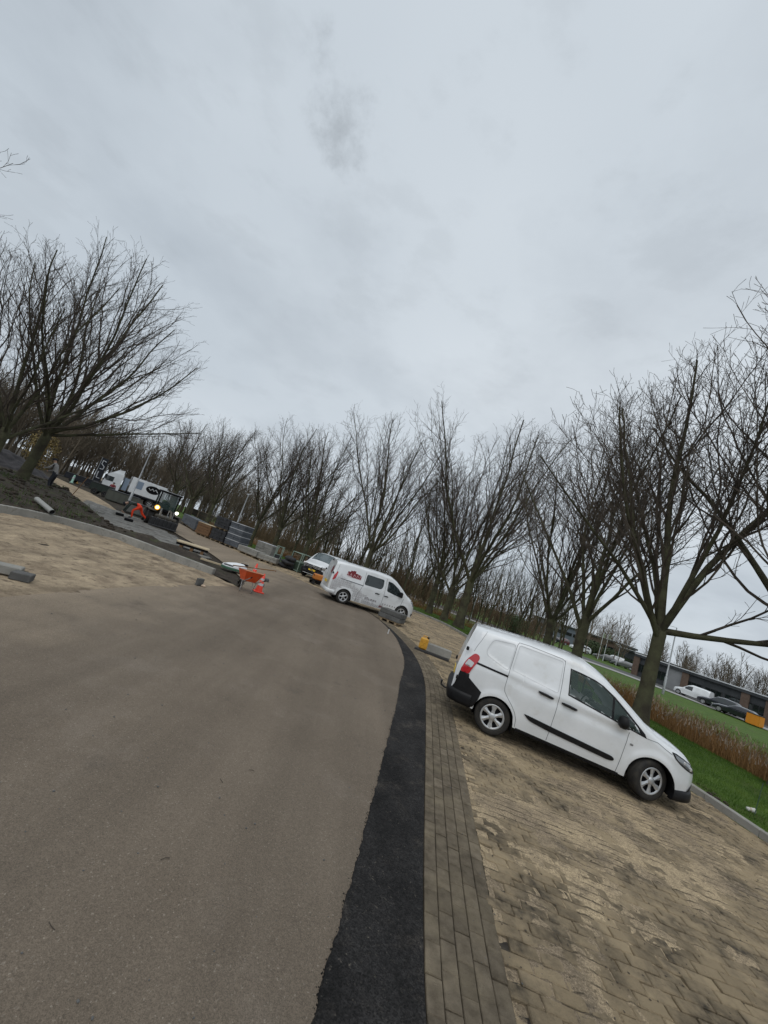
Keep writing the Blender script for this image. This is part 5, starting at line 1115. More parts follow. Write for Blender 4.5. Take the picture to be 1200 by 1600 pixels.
def far_car(name, u, v, hd, paint, kind, label, group=None, z=-0.745, flip=False):
    p = at(u, v, z); root = empty(name, (p[0], p[1], z), hd); tag(root, label, 'van' if kind == 'van' else 'car', group)
    if kind == 'van': zt = [(-0.8, 1.75), (0, 1.80), (1.3, 1.80), (1.7, 1.62), (2.3, 1.10), (2.7, 1.00), (3.2, 0.85), (3.3, 0.65)]; wb = 2.6
    elif kind == 'suv': zt = [(-0.85, 1.15), (-0.75, 1.40), (-0.4, 1.60), (0.8, 1.66), (1.4, 1.58), (2.1, 1.08), (2.9, 0.98), (3.4, 0.82), (3.5, 0.6)]; wb = 2.7
    else: zt = [(-0.9, 0.95), (-0.75, 1.1), (-0.2, 1.38), (0.9, 1.45), (1.3, 1.38), (2.0, 0.98), (2.9, 0.88), (3.4, 0.72), (3.5, 0.55)]; wb = 2.65
    u1 = zt[-1][0]; u0 = zt[0][0]; w = [(u0, 0.78), (u0 + 0.2, 0.86), (u1 - 0.6, 0.87), (u1 - 0.15, 0.75), (u1, 0.6)]; belt = 0.95
    B = Body(zt, [(u0, 0.32), (u1, 0.28)], w, [(0.2, 0.03), (0.8, 0), (0.98, 0.02), (1.6, 0.20)], [(0, 0.32), (wb, 0.32)], 0.36, [(u0, 0.2), (u1, 0.25)], None, 2.6)
    B.body(root, paint, 0.08, 10, 7)
    if kind == 'van': B.patch('window', [(1.05, 1.55), (1.55, 1.50), (2.2, 1.05), (1.05, 1.0)], 0.006, M_GLASS, root, 0.3); B.top('windscreen', 1.65, 2.25, lambda u: 0.62, 0.006, M_GLASS, root)
    elif kind == 'suv':
        B.patch('window', [(-0.45, 1.45), (0.25, 1.50), (0.25, 1.05), (-0.55, 1.08)], 0.006, M_GLASS, root, 0.3); B.patch('window', [(0.33, 1.50), (1.3, 1.45), (1.95, 1.05), (0.33, 1.04)], 0.006, M_GLASS, root, 0.3); B.top('windscreen', 1.48, 2.05, lambda u: 0.6, 0.006, M_GLASS, root)
    else:
        B.patch('window', [(-0.3, 1.25), (0.4, 1.32), (0.4, 0.95), (-0.45, 0.96)], 0.006, M_GLASS, root, 0.3); B.patch('window', [(0.46, 1.32), (1.15, 1.27), (1.8, 0.95), (0.46, 0.94)], 0.006, M_GLASS, root, 0.3); B.top('windscreen', 1.4, 1.95, lambda u: 0.6, 0.006, M_GLASS, root)
    for sd in (-1, 1):
        MB().box((u0 + 0.0, sd * 0.66, 0.85), (0.06, 0.14, 0.22)).build('tail_lamp', M_REDLENS, root); MB().box((u1 - 0.08, sd * 0.55, 0.66), (0.12, 0.2, 0.12)).build('headlight', M_CLEARLENS, root)
        for q in (0, wb): wheel(root, q, sd * 0.76, 0.32, 0.2, sd, 0, 5, None, 0.21)
    MB().box((1.2, 0, 0.34), (3.2, 1.2, 0.18)).build('underbody', M_DARK, root)
    return root
HD = math.atan2(0.90, -0.43)
M_DKPAINT = mat('dark_blue_paint', (0.012, 0.014, 0.022), 0.25, coat=1.0); M_GREYPAINT = mat('grey_paint', (0.12, 0.125, 0.13), 0.3, coat=1.0); M_REDPAINT = mat('dark_red_paint', (0.10, 0.02, 0.018), 0.3, coat=0.8)
far_car('distant_van', 1098, 1098.5, HD, M_WHITE, 'van', 'small white van parked on the far lane beyond the reeds, left of the dark cars')
far_car('dark_car', 1143, 1117, HD, M_DKPAINT, 'suv', 'dark blue car parked on the far lane right behind the white van')
far_car('dark_car', 1172, 1130, HD, M_DKPAINT, 'car', 'black car parked beside the orange container at the far right', z=-0.745)
HD2 = math.atan2(0.55, -0.83)
far_car('dark_car', 1001, 1053, HD2, M_DKPAINT, 'suv', 'dark car parked beyond the reeds, left of the thick low-limbed tree')
far_car('dark_car', 984, 1047, HD2, M_GREYPAINT, 'car', 'grey car in the line of parked cars left of the thick low-limbed tree')
far_car('white_car', 966, 1040, HD2, M_WHITE, 'van', 'white van in the line of parked cars left of the low-limbed tree')
far_car('grey_car', 954, 1036, HD2, M_GREYPAINT, 'car', 'grey car near the two flagpoles')
far_car('white_car', 914, 1021, HD2 + 0.5, M_WHITE, 'suv', 'white car seen just above the windscreen of the small van, beside a trunk')
far_car('dark_car', 868, 1004, HD2, M_DKPAINT, 'car', 'black car seen just over the small van roof, beside the warehouse')
far_car('dark_car', 882, 1008, HD2 + 0.3, M_REDPAINT, 'suv', 'dark red car between the warehouse and a tree trunk')

# ---------------------------------------------------------------- buildings beyond the meadow
M_DWALL = mat('dark_cladding', (0.030, 0.034, 0.038), 0.6, c2=(0.05, 0.054, 0.058), scale=0.8, coords='World'); M_BRICKW = mat('brown_brickwork', (0.11, 0.075, 0.055), 0.9, c2=(0.15, 0.105, 0.08), scale=3, coords='World')
M_GPANEL = mat('grey_panel', (0.22, 0.225, 0.23), 0.6, c2=(0.26, 0.265, 0.27), scale=1, coords='World'); M_FASCIA = mat('white_trim', (0.62, 0.64, 0.66), 0.5); M_BGCLAD = mat('blue_grey_cladding', (0.14, 0.165, 0.20), 0.5, c2=(0.17, 0.195, 0.23), scale=1, coords='World')
M_HEDGE = mat('hedge_leaf', (0.025, 0.045, 0.015), 0.8, c2=(0.05, 0.075, 0.025), scale=2, coords='World')
def building(name, a, b, depth, z0, h, wall, label, bays=8, fascia=True, pillar=None, panel=None, win=(0.9, 2.1)):
    a = np.array(a, float); b = np.array(b, float); d = b - a; L_ = np.hypot(*d); ang = math.atan2(d[1], d[0]); e = empty(name, (a[0], a[1], z0), ang); tag(e, label, 'building')
    MB().box((L_ / 2, depth / 2, h / 2 - 0.5), (L_, depth, h + 1.0 - 0.1)).build('wall', wall, e)
    MB().box((L_ / 2, depth / 2, h + 0.10), (L_ + 0.8, depth + 0.8, 0.5)).build('roof', M_DWALL, e)
    if fascia: MB().box((L_ / 2, -0.43, h + 0.30), (L_ + 0.84, 0.06, 0.14)).build('roof_edge', M_FASCIA, e)
    bw = L_ / bays
    for i in range(bays):
        c = (i + 0.5) * bw
        if panel is not None and i in panel:
            MB().box((c, -0.05, h / 2 - 0.1), (bw * 0.96, 0.12, h - 0.1)).build('panel', M_GPANEL, e); continue
        f = MB().box((c, -0.04, (win[0] + win[1]) / 2), (bw * 0.86, 0.10, win[1] - win[0] + 0.15)).build('window', M_DSTEEL, e)
        for k in (-1, 0, 1): MB().box((c + k * bw * 0.27, -0.10, (win[0] + win[1]) / 2), (bw * 0.24, 0.03, win[1] - win[0])).build('pane', M_GLASS, f)
    if pillar:
        for i in range(0, bays + 1, pillar): MB().box((i * bw, -0.14, h / 2 - 0.05), (0.9, 0.30, h - 0.05)).build('pillar', M_BRICKW, e)
    return e
# long office: front line parallel to the far lane
n_ = np.array([0.91, 0.41])
A0 = np.array([44.0, 62.5]) + np.array([0.80, 0.6]) * 6.5; A1 = np.array([50.2, 45.3]) + n_ * 9.0; A2 = np.array([55.5, 22]) + n_ * 9.0
A1b = A1 + (A0 - A1) * 0.16
building('office_building', A0, A1b, 12, -0.8, 3.30, M_DWALL, 'long low dark office building with a white roof edge behind the far white van', bays=7, pillar=3, panel=(2,))
building('office_building', A1b + (A1 - A1b) * 0.06, A2, 12, -0.8, 3.75, M_DWALL, 'right wing of dark low offices behind the orange container', bays=8, pillar=2)
g = dir_at(1084, 1078, 80); sg = empty('sign_board', (*g, -0.8), HD - math.pi / 2); tag(sg, 'upright white and pale blue sign in front of the grey office panel', 'sign')
m_ = MB(); m_.box((0, 0, 1.2), (0.12, 0.10, 2.4)); m_.build('post', M_STEEL, sg)
m_ = MB(); m_.tube([(-0.25, -0.08, 2.5), (0.15, -0.08, 2.65), (0.2, -0.08, 2.3), (-0.1, -0.08, 2.1), (0.2, -0.08, 1.9), (0.1, -0.08, 1.6), (-0.25, -0.08, 1.55)], 0.09, 6); m_.build('symbol', M_FASCIA, sg)
wa, wb_ = np.array(dir_at(828, 985, 142)), np.array(dir_at(908, 1000, 134))
building('warehouse', wa, wb_, 14, -0.8, 5.0, M_BGCLAD, 'blue grey warehouse seen through the trees above the small van roof', bays=6, win=(2.6, 3.4))
wa, wb_ = np.array(dir_at(912, 1000, 126)), np.array(dir_at(962, 1018, 122))
building('low_building', wa, wb_, 10, -0.8, 4.8, M_BRICKW, 'brown building with a pale upper strip behind the two flagpoles', bays=4, win=(2.6, 3.3))
wa, wb_ = np.array(dir_at(966, 1020, 120)), np.array(dir_at(1030, 1040, 112))
building('low_building', wa, wb_, 10, -0.8, 3.9, M_DWALL, 'dark flat building left of the tree with the low limb', bays=5)
for (u, v, dist, hgt, lab) in ((934, 1028, 97, 5.6, 'left one of two white flagpoles beyond the reeds'), (942, 1031, 97, 5.7, 'right one of two white flagpoles beyond the reeds')):
    x, y = dir_at(u, v, dist); e = empty('flagpole', (x, y, -0.8)); tag(e, lab, 'flagpole', 'flagpoles by the far lane')
    MB().tube([(0, 0, 0), (0, 0, hgt)], [0.07, 0.045], 8).build('pole', M_FASCIA, e)
    MB().box((0.32, 0, hgt - 0.55), (0.55, 0.03, 0.9)).build('flag', mat('pale_green', (0.35, 0.42, 0.30), 0.7), e)
def lamp_post(u, v, dist, hgt, z0, label, arm=0.5, r=0.06, head=True):
    x, y = dir_at(u, v, dist); e = empty('lamp_post', (x, y, z0), 2.0); tag(e, label, 'lamp post')
    MB().tube([(0, 0, 0), (0, 0, hgt * 0.25), (0, 0, hgt * 0.26), (0, 0, hgt)], [r * 1.5, r * 1.5, r, r * 0.6], 8).build('pole', M_STEEL, e)
    if head: MB().tube([(0, 0, hgt), (arm * 0.5, 0, hgt + 0.05), (arm, 0, hgt + 0.04)], 0.03, 6).box((arm + 0.2, 0, hgt + 0.04), (0.5, 0.2, 0.08), ch=0.03).build('lamp_head', M_FASCIA, e)
lamp_post(1037, 1077, 57, 7.6, -0.8, 'tall grey lamp post beside the dark office building', 0.8, 0.09)
lamp_post(736, 962, 62, 3.7, -0.8, 'white lamp post in front of the wood, above the clump of trunks')
lamp_post(963, 1036, 96, 4.2, -0.8, 'small lamp post behind the line of parked cars')
lamp_post(210, 764, 44, 5.6, 0.0, 'light grey pole standing in front of the white lorry', 0.3, 0.075, False)
lamp_post(368, 824, 36, 4.6, 0.0, 'thin pale pole behind the dark crate stacks', 0.4, 0.07, True)
lamp_post(-2, 690, 36, 5.2, 0.0, 'pale pole behind the dark heap at the left edge', 0.3, 0.07, False)
# evergreen and ochre shrubs: leaf clumps on stems
def shrub(name, x, y, z, w, h, material, label, cat='shrub', n=2600, seed=1):
    r = np.random.default_rng(seed); e = empty(name, (x, y, z)); tag(e, label, cat)
    k = r.normal(0, 1, (n, 3)); k /= np.linalg.norm(k, axis=1)[:, None]; rad = r.uniform(0.35, 1, n) ** 0.5; lump = 0.75 + 0.5 * fbm(np.arctan2(k[:, 1], k[:, 0]) * 1.6 + 9, k[:, 2] * 2.2 + 5, 3, seed)
    c = k * (rad * lump)[:, None] * np.array([w / 2, w / 2, h / 2]) + np.array([0, 0, h / 2]); a = r.normal(0, 1, (n, 3)); a /= np.linalg.norm(a, axis=1)[:, None]; b = np.cross(a, k); b /= np.maximum(np.linalg.norm(b, axis=1), 1e-6)[:, None]; s = r.uniform(0.03, 0.09, n)[:, None] * max(1, w / 3)
    V = np.stack([c + a * s, c + b * s, c - a * s, c - b * s], 1).reshape(-1, 3); link('foliage', np_mesh('foliage', V, np.arange(4 * n).reshape(n, 4), material), e)
    m = MB()
    for q in range(6): aa = r.uniform(0, 6.28); m.tube([(0, 0, -0.1), (math.cos(aa) * w * 0.2, math.sin(aa) * w * 0.2, h * 0.7)], [0.04, 0.01], 5)
    m.build('stem', M_TWIG, e)
for (u, v, dist, w_, h_, lab, sd_) in ((803, 985, 70, 4.0, 3.4, 'dark evergreen bush just left of the small van roof corner', 3), (925, 1015, 112, 6, 3.6, 'round dark bush beside the brown building', 4), (955, 1030, 110, 5.5, 3.0, 'dark bush behind the flagpoles', 5), (1010, 1045, 106, 6, 3.2, 'clipped dark bush against the dark flat building', 6)):
    x, y = dir_at(u, v, dist); shrub('evergreen_bush', x, y, -0.85, w_, h_, M_HEDGE, lab, seed=sd_)
M_OCHRE = mat('ochre_leaf', (0.13, 0.10, 0.03), 0.8, c2=(0.20, 0.14, 0.045), scale=2, coords='World')
x, y = dir_at(60, 712, 46); shrub('ochre_shrub', x, y, 0.0, 2.6, 4.8, M_OCHRE, 'ochre yellow shrub behind the trunk of the large spreading tree', seed=9, n=1800)
for i, (u, dist, k, sc) in enumerate(((1075, 118, 0, 0.66), (1120, 96, 1, 0.55), (1150, 90, 2, 0.50), (1192, 80, 3, 0.55))):
    x, y = dir_at(u, 1060, dist); plant('background_tree', VAR[k], x, y, -0.8, i, sc, ['bare tree over the left end of the office roof', 'bare tree over the middle of the office roof', 'low bare tree over the brick pillar of the office', 'bare tree over the right wing of the office'][i], group='trees behind the office')

# ---------------------------------------------------------------- people
def skin_body(name, joints, bones, rad, parent, colour_of):
    """one continuous skinned surface; materials by nearest bone"""
    me = bpy.data.meshes.new(name); keys = list(joints); idx = {k: i for i, k in enumerate(keys)}
    me.from_pydata([joints[k] for k in keys], [(idx[a], idx[b]) for a, b in bones], []); o = bpy.data.objects.new(name, me); col.objects.link(o)
    md = o.modifiers.new('s', 'SKIN'); sv = me.skin_vertices[0].data
    for k in keys: r_ = rad[k]; sv[idx[k]].radius = (r_, r_) if not isinstance(r_, tuple) else r_
    sv[idx['pelvis']].use_root = True
    o.modifiers.new('b', 'SUBSURF').levels = 1
    dg = bpy.context.evaluated_depsgraph_get(); dg.update(); m2 = bpy.data.meshes.new_from_object(o.evaluated_get(dg)); col.objects.unlink(o); bpy.data.objects.remove(o); m2.name = name
    ms = []; slot = {}
    for a, b in bones:
        m = colour_of(a, b)
        if m.name not in slot: slot[m.name] = len(ms); ms.append(m)
    m2.materials.clear()
    for m in ms: m2.materials.append(m)
    for p in m2.polygons:
        c = p.center; best = None
        for a, b in bones:
            A_, B_ = Vector(joints[a]), Vector(joints[b]); t = max(0, min(1, (c - A_).dot(B_ - A_) / (B_ - A_).length_squared)); dd_ = (A_ + (B_ - A_) * t - c).length
            if best is None or dd_ < best[0]: best = (dd_, a, b)
        p.material_index = slot[colour_of(best[1], best[2]).name]; p.use_smooth = True
    return link(name, m2, parent)
BONES = [('pelvis', 'waist'), ('waist', 'chest'), ('chest', 'neck'), ('neck', 'head'), ('head', 'crown'), ('chest', 'shL'), ('shL', 'elL'), ('elL', 'haL'), ('haL', 'fiL'), ('chest', 'shR'), ('shR', 'elR'), ('elR', 'haR'), ('haR', 'fiR'),
         ('pelvis', 'hiL'), ('hiL', 'knL'), ('knL', 'anL'), ('anL', 'toL'), ('pelvis', 'hiR'), ('hiR', 'knR'), ('knR', 'anR'), ('anR', 'toR')]
RAD = dict(pelvis=(0.15, 0.12), waist=(0.14, 0.11), chest=(0.17, 0.12), neck=0.06, head=0.095, crown=0.075, shL=0.075, elL=0.05, haL=0.036, fiL=0.03, shR=0.075, elR=0.05, haR=0.036, fiR=0.03, hiL=0.10, knL=0.07, anL=0.048, toL=0.04, hiR=0.10, knR=0.07, anR=0.048, toR=0.04)
def person(loc, rz, J, top, legs, label, cap=M_NAVY):
    e = empty('person', loc, rz); tag(e, label, 'person')
    def colour(a, b):
        if b in ('head', 'crown') or b in ('fiL', 'fiR'): return M_SKIN
        if b in ('toL', 'toR'): return M_NAVY
        if legs is M_HIVIS and b == 'waist': return legs
        if b in ('hiL', 'hiR', 'knL', 'knR', 'anL', 'anR'): return legs
        return top
    skin_body('body', J, BONES, RAD, e, colour)
    h = Vector(J['head']); c = Vector(J['crown']); d = (c - h).normalized(); m = MB(); m.lathe([(0.118, 0.0), (0.122, 0.05), (0.095, 0.10), (0.001, 0.13)], (0, 0, 0), 'Z', 12)
    q = d.to_track_quat('Z', 'Y').to_matrix(); m.v = [tuple(q @ Vector(p) + h + d * 0.03) for p in m.v]; m.build('cap', cap, e)
    return e
# bending paver in orange trousers: x = forward (towards the ground he works on)
J = dict(pelvis=(0, 0, 0.82), waist=(0.20, 0, 0.90), chest=(0.46, 0, 0.90), neck=(0.64, 0, 0.84), head=(0.74, 0, 0.76), crown=(0.82, 0, 0.70), shL=(0.52, 0.19, 0.84), elL=(0.60, 0.24, 0.54), haL=(0.66, 0.20, 0.26), fiL=(0.69, 0.19, 0.17), shR=(0.52, -0.19, 0.84), elR=(0.64, -0.23, 0.56), haR=(0.74, -0.18, 0.28), fiR=(0.77, -0.17, 0.19),
         hiL=(0.0, 0.11, 0.78), knL=(0.30, 0.16, 0.50), anL=(0.22, 0.16, 0.09), toL=(0.38, 0.17, 0.05), hiR=(-0.03, -0.11, 0.78), knR=(-0.22, -0.16, 0.44), anR=(-0.62, -0.18, 0.16), toR=(-0.58, -0.18, 0.04))
wx, wy = at(214, 813); wk = person((wx + 0.15, wy - 0.5, 0.04), math.atan2(-0.55, -0.83), J, M_GREENCLOTH, M_HIVIS, 'worker in orange hi-vis trousers bending over the slabs beside the wheel loader'); wk.scale = (1.1, 1.1, 1.1)
# worker standing with a spade
J = dict(pelvis=(0, 0, 0.90), waist=(0.05, 0, 1.08), chest=(0.15, 0, 1.30), neck=(0.22, 0, 1.46), head=(0.27, 0, 1.56), crown=(0.30, 0, 1.68), shL=(0.15, 0.20, 1.36), elL=(0.30, 0.26, 1.12), haL=(0.50, 0.20, 1.05), fiL=(0.57, 0.17, 1.05), shR=(0.15, -0.20, 1.36), elR=(0.22, -0.28, 1.08), haR=(0.44, -0.22, 0.92), fiR=(0.50, -0.18, 0.90),
         hiL=(0, 0.11, 0.86), knL=(0.06, 0.16, 0.47), anL=(-0.06, 0.18, 0.09), toL=(0.12, 0.19, 0.05), hiR=(0, -0.11, 0.86), knR=(0.06, -0.15, 0.47), anR=(0.05, -0.17, 0.09), toR=(0.22, -0.18, 0.05))
px_, py_ = at(75, 765, 0.42); person((px_, py_, 0.42), math.atan2(-0.3, -0.95), J, M_GREYCLOTH, M_NAVY, 'worker in a grey top and dark trousers standing on the sand beside the soil bed')
e = empty('spade', (px_ + 1.5, py_ - 0.3, 0.30)); tag(e, 'long handled spade stuck in the soil right of the standing worker', 'spade')
MB().tube([(0, 0, 0.15), (0.42, 0, 1.5)], 0.02, 6).build('handle', M_BROWNW, e); MB().box((-0.05, 0, 0.08), (0.05, 0.22, 0.30), ch=0.01).build('blade', M_DSTEEL, e); MB().box((0.42, 0, 1.5), (0.05, 0.16, 0.05), ch=0.01).build('grip', M_DARK, e)
J = dict(pelvis=(0, 0, 0.90), waist=(0.0, 0, 1.08), chest=(0.02, 0, 1.32), neck=(0.03, 0, 1.48), head=(0.05, 0, 1.58), crown=(0.05, 0, 1.70), shL=(0.0, 0.20, 1.40), elL=(0.04, 0.27, 1.12), haL=(0.16, 0.24, 0.92), fiL=(0.2, 0.23, 0.85), shR=(0.0, -0.20, 1.40), elR=(0.04, -0.27, 1.12), haR=(0.16, -0.24, 0.92), fiR=(0.2, -0.23, 0.85),
         hiL=(0, 0.11, 0.86), knL=(0.04, 0.13, 0.47), anL=(0, 0.14, 0.09), toL=(0.16, 0.15, 0.05), hiR=(0, -0.11, 0.86), knR=(0.02, -0.13, 0.47), anR=(-0.02, -0.14, 0.09), toR=(0.14, -0.15, 0.05))
x, y = dir_at(174, 765, 52); person((x, y, 0.0), -1.2, J, M_REDLOGO, M_NAVY, 'person in a dark red jacket standing in front of the lorry cab')

# ---------------------------------------------------------------- wheel loader, lorry and site plant
def loader():
    p = at(262, 829); e = empty('wheel_loader', (p[0] - 1.5, p[1] + 1.3, 0.0), math.atan2(-0.80, 0.60)); tag(e, 'muddy compact wheel loader with its two front lamps lit', 'loader')
    M_LD = mat('loader_paint', (0.07, 0.065, 0.055), 0.6, c2=(0.12, 0.105, 0.08), scale=5)
    for x_ in (-0.75, 0.95):
        for sd in (-1, 1):
            w = wheel(e, x_, sd * 0.80, 0.47, 0.36, sd, 0, 5, M_DSTEEL, 0.24)
            MB().box((x_, sd * 0.80, 1.0), (0.95, 0.40, 0.07), ch=0.02).build('mudguard', M_LD, e)
    MB().box((-0.75, 0, 0.85), (1.5, 1.10, 0.75), ch=0.10).build('engine_cover', M_LD, e)
    MB().box((0.6, 0, 0.62), (1.4, 0.7, 0.45), ch=0.05).build('chassis', M_LD, e)
    c = MB()
    for x_ in (-0.45, 0.75):
        for sd in (-1, 1): c.box((x_ - (0.1 if x_ > 0 else 0), sd * 0.58, 1.72), (0.08, 0.08, 1.30), ch=0.01)
    c.box((0.12, 0, 1.12), (1.30, 1.24, 0.20), ch=0.03); c.build('cab_frame', M_DARK, e)
    MB().box((0.12, 0, 2.40), (1.50, 1.36, 0.12), ch=0.04).build('cab_roof', M_DARK, e); MB().box((0.12, 0, 2.468), (1.44, 1.30, 0.02)).build('roof_rim', M_FASCIA, e)
    for sd in (-1, 1): MB().box((0.12, sd * 0.575, 1.78), (1.10, 0.02, 1.10)).build('window', MATS['window_glass'], e)
    MB().box((0.66, 0, 1.78), (0.02, 1.06, 1.10)).build('windscreen', MATS['window_glass'], e)
    MB().box((-0.05, 0, 1.45), (0.45, 0.5, 0.6), ch=0.05).build('seat', M_DARK, e)
    for sd in (-1, 1):
        MB().tube([(0.45, sd * 0.32, 1.25), (1.30, sd * 0.32, 1.15), (1.95, sd * 0.32, 0.55)], 0.075, 8).build('lift_arm', M_LD, e)
        MB().tube([(0.6, sd * 0.2, 0.8), (1.5, sd * 0.2, 0.85)], 0.045, 8).build('ram', M_STEEL, e)
        MB().box((1.32, sd * 0.62, 1.24), (0.16, 0.22, 0.20), ch=0.03).build('lamp_housing', M_DARK, e)
        hot = sd < 0
        L_ = mat('lamp_warm', (1, 0.75, 0.3), 0.3, emit=((1.0, 0.66, 0.20), 9.0)) if hot else mat('lamp_white', (1, 0.95, 0.85), 0.3, emit=((1.0, 0.93, 0.80), 6.0))
        MB().lathe([(0.001, 0.03), (0.085, 0.02), (0.10, 0.0)], (1.405, sd * 0.62, 1.24), 'X', 16).build('headlight', L_, e)
        if hot: MB().lathe([(0.10, 0.0), (0.17, 0.005), (0.17, -0.02)], (1.39, sd * 0.62, 1.24), 'X', 16).build('lamp_ring', mat('amber_lens', (0.8, 0.35, 0.03), 0.3, emit=((1.0, 0.45, 0.05), 0.8)), e)
    b = MB().box((2.05, 0, 0.35), (0.10, 1.70, 0.55), ch=0.03)
    for k in range(7): b.box((2.15, -0.75 + k * 0.25, 0.33), (0.14, 0.06, 0.50), ch=0.01)
    b.box((2.2, 0, 0.10), (0.30, 1.70, 0.08), ch=0.02); b.build('clamp_attachment', M_DSTEEL, e)
    for yy in (-0.45, 0.05, 0.4): MB().tube([(2.0, yy, 0.5), (1.95, yy * 0.9, 1.3)], 0.022, 6).build('hydraulic_hose', M_STEEL, e)
    MB().box((2.02, 0, 0.75), (0.12, 1.3, 0.16), ch=0.03).build('crossbeam', M_LD, e)
loader()
def lorry():
    x, y = dir_at(207, 770, 60); e = empty('lorry', (x, y, 0.0), math.radians(218)); tag(e, 'white lorry with a box body carrying a black oval emblem', 'lorry')
    MB().box((-0.6, 0, 0.85), (7.6, 0.9, 0.25)).build('chassis', M_DARK, e)
    c = MB(); c.prism([(1.65, 0.55), (3.45, 0.55), (3.50, 1.5), (3.30, 2.45), (2.9, 2.85), (1.65, 2.95)], -1.2, 1.2, 'Y'); c.build('cab', M_WHITE, e)
    MB().prism([(1.7, 2.90), (2.9, 2.80), (2.3, 3.35), (1.7, 3.45)], -1.0, 1.0, 'Y').build('roof_spoiler', M_WHITE, e)
    MB().prism([(3.50, 1.60), (3.35, 2.30), (3.37, 2.31), (3.52, 1.61)], -1.05, 1.05, 'Y').build('windscreen', M_GLASS, e)
    for sd in (-1, 1):
        MB().box((2.9, sd * 1.205, 2.0), (0.75, 0.02, 0.6)).build('window', M_GLASS, e); MB().box((3.35, sd * 1.35, 2.1), (0.12, 0.2, 0.6), ch=0.03).build('mirror', M_BLACKP, e)
        MB().box((3.5, sd * 0.85, 0.85), (0.08, 0.4, 0.2)).build('headlight', M_CLEARLENS, e)
        for q in (2.6, -2.6, -3.5): wheel(e, q + (0.5 if q < 0 else 0), sd * 1.02, 0.48, 0.3, sd, 0, 5, M_STEEL, 0.28)
    MB().box((3.52, 0, 1.05), (0.06, 1.6, 0.5)).build('grille', M_BLACKP, e)
    MB().box((1.15, 0, 1.9), (0.5, 1.9, 1.6)).build('crane_base', M_BLUEGREY, e)
    MB().box((-1.35, 0, 2.15), (4.1, 2.4, 2.0), ch=0.03).build('box_body', M_WHITE, e)
    MB().box((-1.35, 0, 1.06), (4.1, 2.36, 0.18)).build('side_skirt', M_NAVY, e)
    for sd in (-1, 1):
        V = [(-1.9 + 0.85 * math.cos(a), sd * 1.215, 2.3 + 0.52 * math.sin(a)) for a in np.linspace(0, 2 * math.pi, 25)[:-1]]; MB().add(V, [tuple(range(24))]).build('oval_emblem', M_DARK, e)
        MB().tube([(-2.5, sd * 1.235, 2.15), (-2.2, sd * 1.235, 2.45), (-2.0, sd * 1.235, 2.2), (-1.8, sd * 1.235, 2.45), (-1.6, sd * 1.235, 2.2), (-1.35, sd * 1.235, 2.42)], 0.05, 4).build('emblem_script', M_FASCIA, e)
        MB().box((-0.3, sd * 1.215, 2.35), (0.7, 0.02, 1.0)).build('poster', M_BLUEGREY, e)
lorry()
def plant_box(name, u, v, dist, hd, dims, material, label, cat, wheels=True, z=0.0):
    x, y = dir_at(u, v, dist); e = empty(name, (x, y, z), hd); tag(e, label, cat); L_, W_, H_ = dims; zb_ = 0.35 if wheels else 0.03
    m = MB(); m.box((0, 0, zb_ + H_ / 2), (L_, W_, H_), ch=0.05); n = max(3, int(L_ / 0.45))
    for k in range(n + 1): m.box((-L_ / 2 + L_ * k / n, 0, zb_ + H_ / 2), (0.06, W_ + 0.06, H_ - 0.12))
    m.build('container', material, e); MB().box((0, 0, zb_ + H_ + 0.02), (L_ + 0.06, W_ + 0.06, 0.06)).build('rim', M_DSTEEL, e)
    if wheels:
        for q in (-L_ * 0.25, L_ * 0.25):
            for sd in (-1, 1): wheel(e, q, sd * (W_ / 2 - 0.02), 0.30, 0.2, sd, 0, 5, M_DSTEEL, 0.18)
        MB().tube([(L_ / 2, 0, 0.4), (L_ / 2 + 0.9, 0, 0.4)], 0.05, 6).build('drawbar', M_DSTEEL, e)
    return e
hdl = math.radians(205)
plant_box('site_trailer', 157, 770, 50, hdl, (1.9, 1.2, 0.8), M_GREENCLOTH, 'dark green site trailer left of the person in dark red', 'trailer')
plant_box('skip_container', 193, 778, 46, hdl, (2.6, 1.5, 1.0), mat('mossy_grey', (0.09, 0.095, 0.08), 0.8), 'mossy grey skip in front of the white lorry', 'skip', False)
plant_box('site_trailer', 128, 752, 62, hdl, (3.4, 1.4, 0.7), M_NAVY, 'low dark trailer at the far end of the road', 'trailer')
plant_box('tool_crate', 216, 792, 36, hdl, (1.5, 1.0, 0.8), mat('dull_grey', (0.16, 0.16, 0.15), 0.8), 'dull grey tool crate between the lorry and the bending worker', 'crate', False)
plant_box('orange_container', 1180, 1124, 63, HD, (1.1, 1.1, 1.15), mat('container_orange', (0.70, 0.27, 0.02), 0.5), 'bright orange container standing behind the far parked cars', 'container', False, z=-0.745)
x, y = dir_at(147, 744, 66); e = empty('banner', (x, y, 0.0), math.radians(35)); tag(e, 'tall dark banner with white letters beside the far road', 'banner')
MB().tube([(0, 0, 0), (0, 0, 4.4)], 0.04, 6).build('pole', M_STEEL, e); MB().box((0.40, 0, 2.7), (0.75, 0.03, 3.3), ch=0.01).build('cloth', M_NAVY, e)
for sd in (-1, 1):
    MB().tube([(0.62, sd * 0.03, 3.9), (0.25, sd * 0.03, 4.0), (0.2, sd * 0.03, 3.5), (0.6, sd * 0.03, 3.2), (0.55, sd * 0.03, 2.8), (0.2, sd * 0.03, 2.8)], 0.055, 5).build('letter', M_FASCIA, e)
    MB().tube([(0.22, sd * 0.03, 2.4), (0.22, sd * 0.03, 1.5), (0.62, sd * 0.03, 1.5)], 0.06, 5).build('letter', M_FASCIA, e)
